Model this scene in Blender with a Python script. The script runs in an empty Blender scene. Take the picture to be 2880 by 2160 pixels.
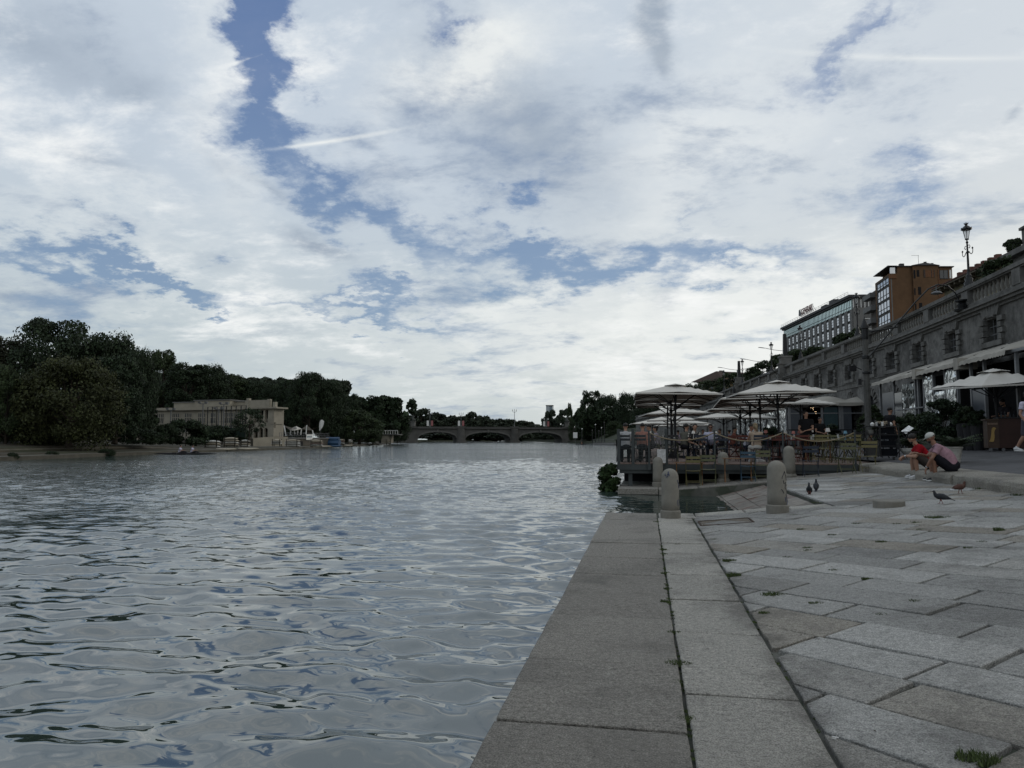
import bpy, math, random
import numpy as np
from mathutils import Vector, Matrix
R = math.radians
random.seed(7); rng = np.random.default_rng(11)
C = bpy.context.scene.collection
# ---------------- camera ----------------
F = 1997.; H0 = 1236.; CZ = 1.45; TH = R(10.64); PT = math.atan((H0-1080)/F)
cd = bpy.data.cameras.new('camera'); cam = bpy.data.objects.new('camera', cd); C.objects.link(cam)
cd.sensor_width = 36; cd.lens = F/2880*36; cd.clip_start = .05; cd.clip_end = 6000
cam.location = (0, 0, CZ); cam.rotation_euler = (R(90)+PT, 0, TH)
bpy.context.scene.camera = cam
def ray(px, py):
    x = (px-1440)/F; y = (1080-py)/F
    f = math.cos(PT)-y*math.sin(PT); u = math.sin(PT)+y*math.cos(PT)
    return x*math.cos(TH)-f*math.sin(TH), x*math.sin(TH)+f*math.cos(TH), u, f
def atz(px, py, z):
    X, Y, u, f = ray(px, py); t = (z-CZ)/u; return (X*t, Y*t, z)
def atX(px, py, XX):
    X, Y, u, f = ray(px, py); t = XX/X; return (XX, Y*t, CZ+u*t)
def P(px, py, d):
    X, Y, u, f = ray(px, py); t = d/f; return (X*t, Y*t, CZ+u*t)
def g(x): return .093*max(0, x-.79)          # the quay rises away from the water
def gp(x): return .72+.07*(min(max(x, 6.3), 13)-6.3)   # promenade above the kerb
def ong(px, py, fn=g):
    z = fn(3)
    for i in range(60):
        x, y, _ = atz(px, py, z); z = .6*z+.4*fn(x)
    return (x, y, z)
# ---------------- world ----------------
sc = bpy.context.scene
SUN_AZ, SUN_EL = 52, 24       # degrees right of the river heading, above the horizon
w = bpy.data.worlds.new('World'); sc.world = w; w.use_nodes = True
nt = w.node_tree; nt.nodes.clear(); N = nt.nodes; L = nt.links
def nd(t, tree=None, **k):
    n = (tree or nt).nodes.new(t)
    for a, b in k.items(): setattr(n, a, b)
    return n
class G:
    """small expression helper over shader nodes"""
    def __init__(s, tree): s.t = tree
    def put(s, sock, v):
        if hasattr(v, 'is_output'): s.t.links.new(v, sock)
        else: sock.default_value = v
    def m(s, op, *a, clamp=False):
        n = nd('ShaderNodeMath', s.t, operation=op, use_clamp=clamp)
        for i, v in enumerate(a): s.put(n.inputs[i], v)
        return n.outputs[0]
    def vm(s, op, *a):
        n = nd('ShaderNodeVectorMath', s.t, operation=op)
        for i, v in enumerate(a):
            if op == 'SCALE' and i == 1: s.put(n.inputs['Scale'], v)
            else: s.put(n.inputs[i], v)
        return n.outputs['Value'] if op in ('LENGTH', 'DOT_PRODUCT') else n.outputs[0]
    def mix(s, f, a, b):
        n = nd('ShaderNodeMix', s.t, data_type='RGBA'); s.put(n.inputs[0], f)
        for k, v in ((6, a), (7, b)):
            if isinstance(v, tuple): v = tuple(v)+(1,)*(4-len(v))
            s.put(n.inputs[k], v)
        return n.outputs[2]
    def noise(s, vec=None, scale=5., detail=4., rough=.5, dist=0., color=False):
        n = nd('ShaderNodeTexNoise', s.t)
        if vec is not None: s.t.links.new(vec, n.inputs['Vector'])
        n.inputs['Scale'].default_value = scale; n.inputs['Detail'].default_value = detail
        n.inputs['Roughness'].default_value = rough; n.inputs['Distortion'].default_value = dist
        return n.outputs['Color' if color else 'Fac']
    def ss(s, v, lo, hi, a=0., b=1.):
        n = nd('ShaderNodeMapRange', s.t, interpolation_type='SMOOTHSTEP')
        for i, x in enumerate((v, lo, hi, a, b)): s.put(n.inputs[i], x)
        return n.outputs[0]
    def mapv(s, vec, loc=(0, 0, 0), rot=(0, 0, 0), sc_=(1, 1, 1), kind='POINT'):
        n = nd('ShaderNodeMapping', s.t, vector_type=kind)
        s.t.links.new(vec, n.inputs[0])
        n.inputs['Location'].default_value = loc; n.inputs['Rotation'].default_value = rot; n.inputs['Scale'].default_value = sc_
        return n.outputs[0]
q = G(nt)
tc = nd('ShaderNodeTexCoord').outputs['Generated']
sx = nd('ShaderNodeSeparateXYZ'); L.new(tc, sx.inputs[0])
az = q.m('ARCTAN2', sx.outputs[0], sx.outputs[1]); el = q.m('ARCSINE', q.m('MULTIPLY', sx.outputs[2], .9999))
cb = nd('ShaderNodeCombineXYZ'); L.new(az, cb.inputs[0]); L.new(el, cb.inputs[1]); uv = cb.outputs[0]
# cloud-deck coordinates: a flat layer seen in perspective
zc = q.m('ADD', q.m('MAXIMUM', sx.outputs[2], 0.), .22)
pl = nd('ShaderNodeCombineXYZ'); L.new(q.m('DIVIDE', sx.outputs[0], zc), pl.inputs[0]); L.new(q.m('DIVIDE', sx.outputs[1], zc), pl.inputs[1])
plv = pl.outputs[0]
w1 = q.noise(plv, 1.6, 7, .6, color=True); w2 = q.noise(plv, 5, 8, .66, color=True)
warp = q.vm('ADD', q.vm('SCALE', q.vm('SUBTRACT', w1, (.5, .5, .5)), .34), q.vm('SCALE', q.vm('SUBTRACT', w2, (.5, .5, .5)), .22))
uvw = q.vm('ADD', uv, warp)
uvs = q.vm('ADD', uv, q.vm('SCALE', q.vm('SUBTRACT', w2, (.5, .5, .5)), .05))
def azel(px, py):
    X, Y, u, f = ray(px, py); return math.atan2(X, Y), math.atan2(u, math.hypot(X, Y))
def blobs(lst, vec):
    tot = None
    for (px, py, ang, a, b, wt) in lst:
        A, E = azel(px, py)
        k = 1/F/(1+((px-1440)**2+(py-1080)**2)/F/F)**.5
        v = q.mapv(vec, (A, E, 0), (0, 0, R(ang)), (a*k*1.9, b*k*1.9, 1), 'TEXTURE')
        gr = nd('ShaderNodeTexGradient', gradient_type='QUADRATIC_SPHERE'); L.new(v, gr.inputs[0])
        o = q.m('MULTIPLY', gr.outputs['Fac'], wt)
        tot = o if tot is None else q.m('ADD', tot, o)
    return tot
blue = blobs([(690, 60, 78, 260, 110, 2.0), (770, 280, -66, 220, 85, 1.35), (640, 130, 60, 120, 50, .5), (930, 440, -42, 240, 60, .85), (1080, 580, -42, 270, 70, .8),
  (1440, 650, -6, 300, 70, 1.3), (1740, 745, -8, 420, 85, 1.5), (2060, 790, 4, 200, 55, .8), (230, 690, -8, 430, 60, 1.4),
  (500, 765, -17, 260, 42, 1.3), (920, 805, -8, 420, 40, 1.0), (1150, 880, -35, 170, 50, .8), (2520, 500, 5, 220, 100, 1.1),
  (2400, 60, 28, 260, 55, .75), (2290, 120, 40, 160, 60, .4), (1960, 590, 12, 120, 30, .5), (1250, 20, -5, 160, 40, .8), (2450, 800, 12, 250, 60, .45), (250, 960, 3, 420, 60, .5), (1950, 900, 0, 300, 40, .35), (950, 150, -30, 90, 60, .5)], uvw)
dark = blobs([(1830, 20, 60, 100, 75, 1.5), (1850, 120, -60, 80, 50, 1.1), (1872, 185, -80, 40, 24, .8), (240, 440, -8, 170, 55, .8), (890, 690, -14, 130, 45, 1.3), (760, 525, -20, 120, 22, .7),
  (910, 605, -14, 80, 16, .7), (600, 735, -12, 160, 45, .5), (1870, 840, 60, 75, 45, 1.0), (2325, 752, 0, 55, 34, 1.1), (1540, 915, 4, 130, 13, .7), (1585, 860, -20, 34, 12, .9),
  (2850, 620, -25, 60, 22, .8), (2860, 310, 30, 60, 26, .7), (20, 835, 0, 80, 26, .9), (380, 255, 0, 90, 45, .4), (1480, 360, -32, 560, 260, .85), (80, 120, -10, 620, 230, .75), (2300, 130, 10, 260, 90, .35), (2150, 930, 5, 60, 10, .6),
  (860, 890, 12, 260, 60, .45), (700, 940, 3, 300, 22, .4), (1250, 1045, 0, 300, 14, .4), (2250, 450, 10, 160, 30, .3), (2480, 820, 8, 110, 30, .5), (620, 480, -60, 160, 30, .3)], uvs)
brit = blobs([(1380, 150, 25, 330, 190, .9), (1250, 230, 30, 200, 90, .5), (1950, 420, 38, 700, 230, .5), (2560, 780, 10, 520, 200, .7), (600, 320, -60, 420, 110, .5), (300, 560, 0, 420, 70, .35),
  (1010, 830, -8, 420, 55, .5), (1450, 840, 5, 420, 70, .45), (1900, 800, 12, 170, 30, .6), (540, 830, 3, 300, 40, .35), (2150, 1010, 6, 200, 14, .5), (1290, 600, -8, 400, 50, .3), (1750, 1010, 0, 900, 150, .7), (2500, 900, 0, 600, 150, .5)], uvw)
trail = blobs([(925, 398, 13, 190, 6, .9), (700, 165, 24, 90, 6, .6), (2640, 165, -14, 420, 9, .45)], uv)
fb = q.noise(q.mapv(plv, rot=(0, 0, .5), sc_=(1., 1.25, 1)), .95, 10, .62, .2)
fb2 = q.noise(q.mapv(plv, rot=(0, 0, -.5), sc_=(1., 1.5, 1)), 3.1, 10, .66, .2)
tex = q.m('ADD', q.m('MULTIPLY', q.m('SUBTRACT', fb, .5), 1.0), q.m('MULTIPLY', q.m('SUBTRACT', fb2, .5), .65))
bm_ = q.ss(q.m('SUBTRACT', q.m('ADD', blue, q.m('MULTIPLY', tex, -2.3)), trail), -.02, 1.25)
dk = q.ss(q.m('ADD', q.m('MULTIPLY', dark, 1.), q.m('MULTIPLY', tex, -1.3)), .05, 1.05)
br = q.ss(q.m('SUBTRACT', q.m('ADD', brit, trail), q.m('MULTIPLY', tex, .6)), -.15, .9)
sky = nd('ShaderNodeTexSky', sky_type='NISHITA', sun_disc=False, sun_elevation=R(SUN_EL), sun_rotation=R(SUN_AZ), air_density=1.2, dust_density=.6)
# cloud radiance (shown at strength 0.1): warm towards the sun side and the horizon
wm = q.ss(q.m('ADD', az, q.m('MULTIPLY', el, -.9)), -.7, .75)
cc = q.mix(wm, (5.3, 5.9, 6.6), (6.7, 6.95, 7.1))
cc = q.mix(q.ss(el, .0, .42, 1, 0), cc, q.mix(wm, (5.1, 5.65, 5.8), (7.4, 7.35, 6.9)))
cc = q.mix(q.m('MULTIPLY', dk, .8), cc, (3.1, 3.7, 4.5))
cc = q.mix(q.m('MULTIPLY', br, .75), cc, (8.3, 8.4, 8.2))
cc = q.mix(q.ss(tex, -.02, -.26, 0, .85), cc, q.mix(wm, (3.1, 3.75, 4.7), (4.0, 4.6, 5.3)))
cc = q.mix(q.ss(tex, .02, .24, 0, .8), cc, (8.6, 8.65, 8.55))
gm = nd('ShaderNodeGamma'); gm.inputs[1].default_value = 1.25; L.new(cc, gm.inputs[0]); cc = q.vm('SCALE', gm.outputs[0], .665)
bs = q.mix(.80, q.vm('SCALE', sky.outputs[0], .9), q.mix(q.ss(el, .1, .6), (2.2, 3.3, 5.0), (.95, 1.75, 3.9)))
col = q.mix(q.m('MULTIPLY', bm_, .93), cc, bs)
col = q.mix(q.ss(el, -.02, .0, 1, 0), col, (1.2, 1.2, 1.15))
bg = nd('ShaderNodeBackground'); bg.inputs[1].default_value = .1; L.new(col, bg.inputs[0])
out = nd('ShaderNodeOutputWorld'); L.new(bg.outputs[0], out.inputs[0])
w.cycles.sampling_method = 'MANUAL'; w.cycles.sample_map_resolution = 512
sl = bpy.data.lights.new('sun', 'SUN'); so = bpy.data.objects.new('sun', sl); C.objects.link(so)
sl.energy = .6; sl.angle = R(14); sl.color = (1, .94, .85)
so.rotation_euler = (R(90-SUN_EL), 0, R(180-SUN_AZ))
so.location = (30, 20, 40)
sc.view_settings.view_transform = 'Standard'; sc.view_settings.look = 'None'
sc.view_settings.exposure = 0; sc.view_settings.gamma = 1; sc.view_settings.use_curve_mapping = False
sc.cycles.max_bounces = 6; sc.cycles.diffuse_bounces = 2; sc.cycles.glossy_bounces = 3; sc.cycles.transmission_bounces = 4; sc.cycles.transparent_max_bounces = 8
sc.cycles.sample_clamp_indirect = 4; sc.cycles.caustics_reflective = False; sc.cycles.caustics_refractive = False
# ---------------- helpers ----------------
MATS = {}; CHR = {}
def mat(name, col, rough=.6, var=.15, scale=8., bump=0., bscale=40., metal=0., spec=.3, island=0., stain=None, alpha=1., gen=False, dirt=0.):
    if name in MATS: return MATS[name]
    m = bpy.data.materials.new(name); m.use_nodes = True; t = m.node_tree; k = G(t)
    b = t.nodes['Principled BSDF']; b.inputs['Roughness'].default_value = rough; b.inputs['Metallic'].default_value = metal
    b.inputs['Specular IOR Level'].default_value = spec
    vec = nd('ShaderNodeTexCoord', t).outputs['Generated' if gen else 'Object']
    c = tuple(col)+(1,)
    v = None
    if var:
        v = k.ss(k.noise(vec, scale, 5, .6), .25, .75, 1-var, 1+var)
    if island:
        gi = nd('ShaderNodeNewGeometry', t).outputs['Random Per Island']
        v2 = k.ss(gi, 0., 1., 1-island, 1+island); v = v2 if v is None else k.m('MULTIPLY', v, v2)
    if dirt:
        v3 = k.ss(k.noise(vec, scale*.12, 3, .7), .3, .6, 1-dirt, 1.); v = v3 if v is None else k.m('MULTIPLY', v, v3)
    if v is not None:
        cc_ = k.vm('SCALE', c[:3], v)
        if stain: cc_ = k.mix(k.ss(k.noise(vec, stain[1], 6, .65), stain[2], stain[2]+.15, 0, stain[3]), cc_, stain[0])
        t.links.new(cc_, b.inputs['Base Color'])
    else: b.inputs['Base Color'].default_value = c
    if bump:
        bn = nd('ShaderNodeBump', t); bn.inputs['Strength'].default_value = bump; bn.inputs['Distance'].default_value = .02
        t.links.new(k.noise(vec, bscale, 6, .6), bn.inputs['Height']); t.links.new(bn.outputs[0], b.inputs['Normal'])
    if alpha < 1: b.inputs['Alpha'].default_value = alpha
    MATS[name] = m; return m
class MB:
    def __init__(s): s.v = []; s.f = []; s.mi = []; s.mat = 0
    def add(s, vs, fs):
        o = len(s.v); s.v.extend(tuple(map(float, p)) for p in vs); s.f.extend(tuple(o+i for i in f) for f in fs); s.mi.extend([s.mat]*len(fs)); return s
    def box(s, x0, x1, y0, y1, z0, z1, M=None):
        vs = [Vector(p) for p in ((x0, y0, z0), (x1, y0, z0), (x1, y1, z0), (x0, y1, z0), (x0, y0, z1), (x1, y0, z1), (x1, y1, z1), (x0, y1, z1))]
        if M is not None: vs = [M @ p for p in vs]
        return s.add(vs, [(0, 3, 2, 1), (4, 5, 6, 7), (0, 1, 5, 4), (1, 2, 6, 5), (2, 3, 7, 6), (3, 0, 4, 7)])
    def cbox(s, c, sz, M=None, rz=0):
        T = Matrix.Translation(c) @ Matrix.Rotation(rz, 4, 'Z')
        if M is not None: T = T @ M
        a, b, d = (k/2 for k in sz); return s.box(-a, a, -b, b, -d, d, T)
    def bar(s, p, q_, wd, h=None):
        p = Vector(p); q_ = Vector(q_); d = q_-p; l = d.length
        if l < 1e-6: return s
        qt = d.to_track_quat('X', 'Z'); T = Matrix.Translation(p) @ qt.to_matrix().to_4x4(); h = h or wd
        return s.box(0, l, -wd/2, wd/2, -h/2, h/2, T)
    def tube(s, pts, rad, n=8, cap=True, flat=1., up=None):
        """rings along a path; rad is one radius or one per point; flat squeezes the second axis"""
        pts = [Vector(p) for p in pts]; m = len(pts)
        rs = rad if hasattr(rad, '__len__') else [rad]*m
        fl = flat if hasattr(flat, '__len__') else [flat]*m
        o = len(s.v); prev = None
        for i, p in enumerate(pts):
            d = (pts[min(i+1, m-1)]-pts[max(i-1, 0)])
            d = d.normalized() if d.length > 1e-9 else Vector((0, 0, 1))
            if up is not None: a = Vector(up)-d*d.dot(Vector(up))
            elif prev is None: a = d.orthogonal()
            else: a = prev-d*d.dot(prev)
            if a.length < 1e-6: a = d.orthogonal()
            a.normalize(); prev = a; b = d.cross(a)
            for j in range(n):
                t = 2*math.pi*j/n; s.v.append(tuple(p+a*(math.cos(t)*rs[i])*1.+b*(math.sin(t)*rs[i]*fl[i])))
        for i in range(m-1):
            for j in range(n):
                k = (j+1) % n; s.f.append((o+i*n+j, o+i*n+k, o+(i+1)*n+k, o+(i+1)*n+j)); s.mi.append(s.mat)
        if cap:
            s.f.append(tuple(o+j for j in range(n))[::-1]); s.f.append(tuple(o+(m-1)*n+j for j in range(n))); s.mi += [s.mat]*2
        return s
    def lathe(s, prof, c=(0, 0, 0), n=16, M=None):
        """prof = [(radius, z)...]"""
        o = len(s.v)
        for r, z in prof:
            for j in range(n):
                t = 2*math.pi*j/n; p = Vector((r*math.cos(t), r*math.sin(t), z))
                if M is not None: p = M @ p
                s.v.append(tuple(p+Vector(c)))
        for i in range(len(prof)-1):
            for j in range(n):
                k = (j+1) % n; s.f.append((o+i*n+j, o+i*n+k, o+(i+1)*n+k, o+(i+1)*n+j)); s.mi.append(s.mat)
        s.f.append(tuple(o+j for j in range(n))[::-1]); s.f.append(tuple(o+(len(prof)-1)*n+j for j in range(n))); s.mi += [s.mat]*2
        return s
    def ball(s, c, r, n=10, m=7):
        r = r if hasattr(r, '__len__') else (r, r, r); o = len(s.v)
        for i in range(1, m):
            a = math.pi*i/m
            for j in range(n):
                t = 2*math.pi*j/n; s.v.append((c[0]+r[0]*math.sin(a)*math.cos(t), c[1]+r[1]*math.sin(a)*math.sin(t), c[2]+r[2]*math.cos(a)))
        s.v.append((c[0], c[1], c[2]+r[2])); s.v.append((c[0], c[1], c[2]-r[2])); T = len(s.v)-2
        for i in range(m-2):
            for j in range(n):
                k = (j+1) % n; s.f.append((o+i*n+j, o+(i+1)*n+j, o+(i+1)*n+k, o+i*n+k)); s.mi.append(s.mat)
        for j in range(n):
            k = (j+1) % n; s.f.append((T, o+j, o+k)); s.f.append((T+1, o+(m-2)*n+k, o+(m-2)*n+j)); s.mi += [s.mat]*2
        return s
    def prism(s, poly, z0, z1):
        """closed polygon in xy, extruded"""
        n = len(poly); vs = [(x, y, z0) for x, y in poly]+[(x, y, z1) for x, y in poly]
        return s.add(vs, [tuple(range(n))[::-1], tuple(range(n, 2*n))]+[(i, (i+1) % n, n+(i+1) % n, n+i) for i in range(n)])
    def quad(s, a, b, c, d): return s.add([a, b, c, d], [(0, 1, 2, 3)])
    def xf(s, M): s.v = [tuple(M @ Vector(p)) for p in s.v]; return s
    def build(s, name, ms, parent=None, smooth=False, loc=None):
        me = bpy.data.meshes.new(name); me.from_pydata(s.v, [], s.f)
        for m in (ms if isinstance(ms, (list, tuple)) else [ms]): me.materials.append(m)
        if isinstance(ms, (list, tuple)) and len(ms) > 1: me.polygons.foreach_set('material_index', s.mi)
        if smooth: me.polygons.foreach_set('use_smooth', [True]*len(s.f))
        me.update(); o = bpy.data.objects.new(name, me); C.objects.link(o)
        if parent is not None: o.parent = parent; CHR.setdefault(parent.name, []).append(o)
        if loc is not None: o.location = loc
        return o
def tag(o, label=None, cat=None, group=None, kind=None):
    if label: o['label'] = label
    if cat: o['category'] = cat
    if group: o['group'] = group
    if kind: o['kind'] = kind
    return o
def thing(name, label, cat, loc=(0, 0, 0), rz=0, group=None):
    o = bpy.data.objects.new(name, None); C.objects.link(o); o.location = loc; o.rotation_euler = (0, 0, rz)
    o.empty_display_size = .2
    return tag(o, label, cat, group)
def copy_tree(o, parent=None):
    c = o.copy(); C.objects.link(c)
    if parent is not None: c.parent = parent; CHR.setdefault(parent.name, []).append(c)
    for ch in list(CHR.get(o.name, [])): copy_tree(ch, c)
    return c
def dup(root, label, loc=None, rz=None, scale=None, group=None):
    c = copy_tree(root); c['label'] = label
    if loc is not None: c.location = loc
    if rz is not None: c.rotation_euler = (0, 0, rz)
    if scale is not None: c.scale = scale if hasattr(scale, '__len__') else (scale,)*3
    if group: c['group'] = group
    return c
def struct(name, mb, m, smooth=False): return tag(mb.build(name, m, smooth=smooth), kind='structure')
STONE = mat('granite_pale', (.24, .235, .215), .85, .22, 14, .35, 120, stain=((.10, .095, .085), 1.4, .52, .6))
STONED = mat('granite_dark', (.155, .15, .135), .85, .25, 10, .4, 90, stain=((.07, .068, .06), 1.1, .5, .7))
IRON = mat('cast_iron', (.018, .019, .02), .45, .2, 20, metal=.3)
BLACK = mat('black_metal', (.012, .012, .014), .5, .1, 20)
GREYM = mat('grey_metal', (.10, .105, .11), .5, .12, 12)
WHITEP = mat('white_paint', (.62, .62, .60), .5, .08, 10)
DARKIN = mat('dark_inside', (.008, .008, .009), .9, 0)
# ================= setting: water, quay, promenade, banks =================
WZ = -.18
def water():
    NR, NA = 1300, 760
    rr = 1.2*(560/1.2)**(np.linspace(0, 1, NR)); aa = np.radians(np.linspace(-62, 34, NA))
    RR, AA = np.meshgrid(rr, aa, indexing='ij'); X = RR*np.sin(AA); Y = RR*np.cos(AA); Z = np.zeros_like(X)
    r = np.random.default_rng(5)
    fade = np.clip(1.05-RR/120, .35, 1)*(.8+.35*np.sin(X*.55+.3*Y+1)*np.sin(Y*.42-X*.2))
    calm = 1-.8*np.clip((X+1.2)/1.5, 0, 1)*np.clip((Y-13.5)/1.5, 0, 1)
    cell = RR*.00475
    for i in range(84):
        lam = .17*(1.2/.17)**(r.random()**.9); k = 2*math.pi/lam
        th = r.normal(1.42, .50); ph = r.random()*6.283
        vis = np.clip((lam/cell-2.6)/2.5, 0, 1)
        sl = .029*(1.15 if .38 < lam < 1.0 else .75)
        wx = X*k*math.cos(th)+Y*k*math.sin(th)+ph+.9*np.sin(X*.9*r.random()+Y*1.1*r.random()+ph)
        Z += sl/k*vis*(np.sin(wx)+.2*np.sin(2*wx+.5))
    Z = Z*fade*calm+WZ
    v = np.stack([X, Y, Z], -1).reshape(-1, 3)
    i = np.arange((NR-1)*(NA-1)); a = (i//(NA-1))*NA+i % (NA-1)
    f = np.stack([a, a+NA, a+NA+1, a+1], 1)
    me = bpy.data.meshes.new('river_water'); me.vertices.add(len(v)); me.vertices.foreach_set('co', v.ravel())
    me.loops.add(f.size); me.loops.foreach_set('vertex_index', f.ravel().astype(np.int32))
    me.polygons.add(len(f)); me.polygons.foreach_set('loop_start', np.arange(0, f.size, 4, dtype=np.int32)); me.polygons.foreach_set('loop_total', np.full(len(f), 4, np.int32))
    me.polygons.foreach_set('use_smooth', np.ones(len(f), bool)); me.update(calc_edges=True)
    m = bpy.data.materials.new('river_water'); m.use_nodes = True; t = m.node_tree; k = G(t); b = t.nodes['Principled BSDF']
    b.inputs['Base Color'].default_value = (.027, .042, .037, 1); b.inputs['IOR'].default_value = 2.5
    geo = nd('ShaderNodeNewGeometry', t).outputs['Position']
    dist = k.vm('LENGTH', geo)
    b.inputs['Roughness'].default_value = .03; t.links.new(k.ss(dist, 12., 160., .01, .06), b.inputs['Roughness'])
    h1 = k.noise(k.mapv(geo, rot=(0, 0, .12), sc_=(1, 1.6, 1)), 3.4, 3, .5, .3); h2 = k.noise(k.mapv(geo, rot=(0, 0, -.1), sc_=(1.0, .75, 1)), 1.5, 4, .6, .3)
    h3 = k.noise(k.mapv(geo, rot=(0, 0, .1), sc_=(.8, .32, 1)), .8, 4, .6)
    gust = k.ss(k.noise(k.mapv(geo, sc_=(.35, 1, 1)), .06, 3), .35, .65, .75, 1.2)
    h = k.m('ADD', k.m('MULTIPLY', h1, k.ss(dist, 7., 26., .0, .05)), k.m('ADD', k.m('MULTIPLY', h2, k.ss(dist, 14., 50., .0, .13)), k.m('MULTIPLY', h3, k.ss(dist, 30., 120., .0, .24))))
    bn = nd('ShaderNodeBump', t); bn.inputs['Distance'].default_value = 1.; k.put(bn.inputs['Strength'], k.m('MULTIPLY', gust, k.ss(geo_x(t, geo), -1.1, -.6, 1., .2)))
    t.links.new(h, bn.inputs['Height']); t.links.new(bn.outputs[0], b.inputs['Normal'])
    me.materials.append(m); o = bpy.data.objects.new('river_water', me); C.objects.link(o); tag(o, kind='structure')
    # bed and the far sheet of the river beyond the modelled waves
    s = MB(); s.quad((-1500, 558, WZ-.03), (900, 558, WZ-.03), (900, 3500, WZ-.03), (-1500, 3500, WZ-.03)); struct('far_river_water', s, m)
def geo_x(t, geo):
    n = nd('ShaderNodeSeparateXYZ', t); t.links.new(geo, n.inputs[0]); return n.outputs[0]
water()
b = MB(); b.quad((-260, -20, -2.5), (40, -20, -2.5), (40, 900, -2.5), (-260, 900, -2.5)); struct('river_bed', b, mat('river_bed', (.05, .05, .04), .9))
# ---- quay body below the slabs (solid stone, keeps the water out)
JOINT = mat('joint_soil', (.022, .02, .017), .95, .35, 25, .4, 80, stain=((.03, .04, .018), 3, .5, .6))
QF = mat('quay_face', (.10, .10, .088), .9, .3, 4, .5, 30, stain=((.03, .04, .025), 2, .45, .8))
def slopebox(b, x0, x1, y0, y1, dz, zb=-2.4, gf=g):
    z0, z1 = gf(x0)+dz, gf(x1)+dz
    b.add([(x0, y0, zb), (x1, y0, zb), (x1, y1, zb), (x0, y1, zb), (x0, y0, z0), (x1, y0, z1), (x1, y1, z1), (x0, y1, z0)],
          [(0, 3, 2, 1), (4, 5, 6, 7), (0, 1, 5, 4), (1, 2, 6, 5), (2, 3, 7, 6), (3, 0, 4, 7)])
qb = MB()
slopebox(qb, -.78, .79, -3, 14.4, -.03); slopebox(qb, .79, 6.3, -3, 14.4, -.03)
slopebox(qb, 3.35, 6.3, 14.4, 21.4, -.03)
slopebox(qb, -.82, .79, 21.5, 26, -.03); slopebox(qb, .79, 6.3, 21.4, 26, -.03); qb.box(-.8, 6.3, 26, 215, -2.4, -.03)
struct('quay_body', qb, [QF])
# ---- slabs
def clip(poly, x0, x1, y0, y1):
    for ax, val, sg in ((0, x0, 1), (0, x1, -1), (1, y0, 1), (1, y1, -1)):
        out_ = []
        for i in range(len(poly)):
            a, c = poly[i], poly[(i+1) % len(poly)]; da, dc = sg*(a[ax]-val), sg*(c[ax]-val)
            if da >= 0: out_.append(a)
            if (da >= 0) != (dc >= 0):
                t = da/(da-dc); out_.append((a[0]+t*(c[0]-a[0]), a[1]+t*(c[1]-a[1])))
        poly = out_
        if len(poly) < 3: return []
    return poly
def slab(b, poly, zf=g, gap=.009, th=.06, jit=.006, lift=0.):
    n = len(poly); cx = sum(p[0] for p in poly)/n; cy = sum(p[1] for p in poly)/n
    A = abs(sum(poly[i][0]*poly[(i+1) % n][1]-poly[(i+1) % n][0]*poly[i][1] for i in range(n)))/2
    if A < .012: return
    pts = []
    for i in range(n):
        a, c = poly[i], poly[(i+1) % n]; l = math.hypot(c[0]-a[0], c[1]-a[1]); k = max(1, int(l/.13)) if cy < 12 else max(1, int(l/.4))
        for j in range(k):
            t = j/k; pts.append((a[0]+t*(c[0]-a[0]), a[1]+t*(c[1]-a[1]), j == 0))
    tz = random.gauss(0, .0035)+lift; tx, ty = random.gauss(0, .0022), random.gauss(0, .0022); top = []; inn = []
    for x, y, corner in pts:
        d = math.hypot(x-cx, y-cy)+1e-6; s_ = 1-(gap+random.random()*jit+(.012*random.random() if corner else 0))/d; X_ = cx+(x-cx)*s_; Y_ = cy+(y-cy)*s_
        z = zf(X_)+tz+tx*(X_-cx)+ty*(Y_-cy)
        top.append((X_, Y_, z-.005)); s2 = 1-(.010)/d; inn.append((cx+(X_-cx)*s2, cy+(Y_-cy)*s2, z))
    m = len(top); v = inn+top+[(x, y, z-th) for x, y, z in top]
    f = [tuple(range(m))]+[(i, m+i, m+(i+1) % m, (i+1) % m) for i in range(m)]+[(m+i, 2*m+i, 2*m+(i+1) % m, m+(i+1) % m) for i in range(m)]
    b.add(v, f)
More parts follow.
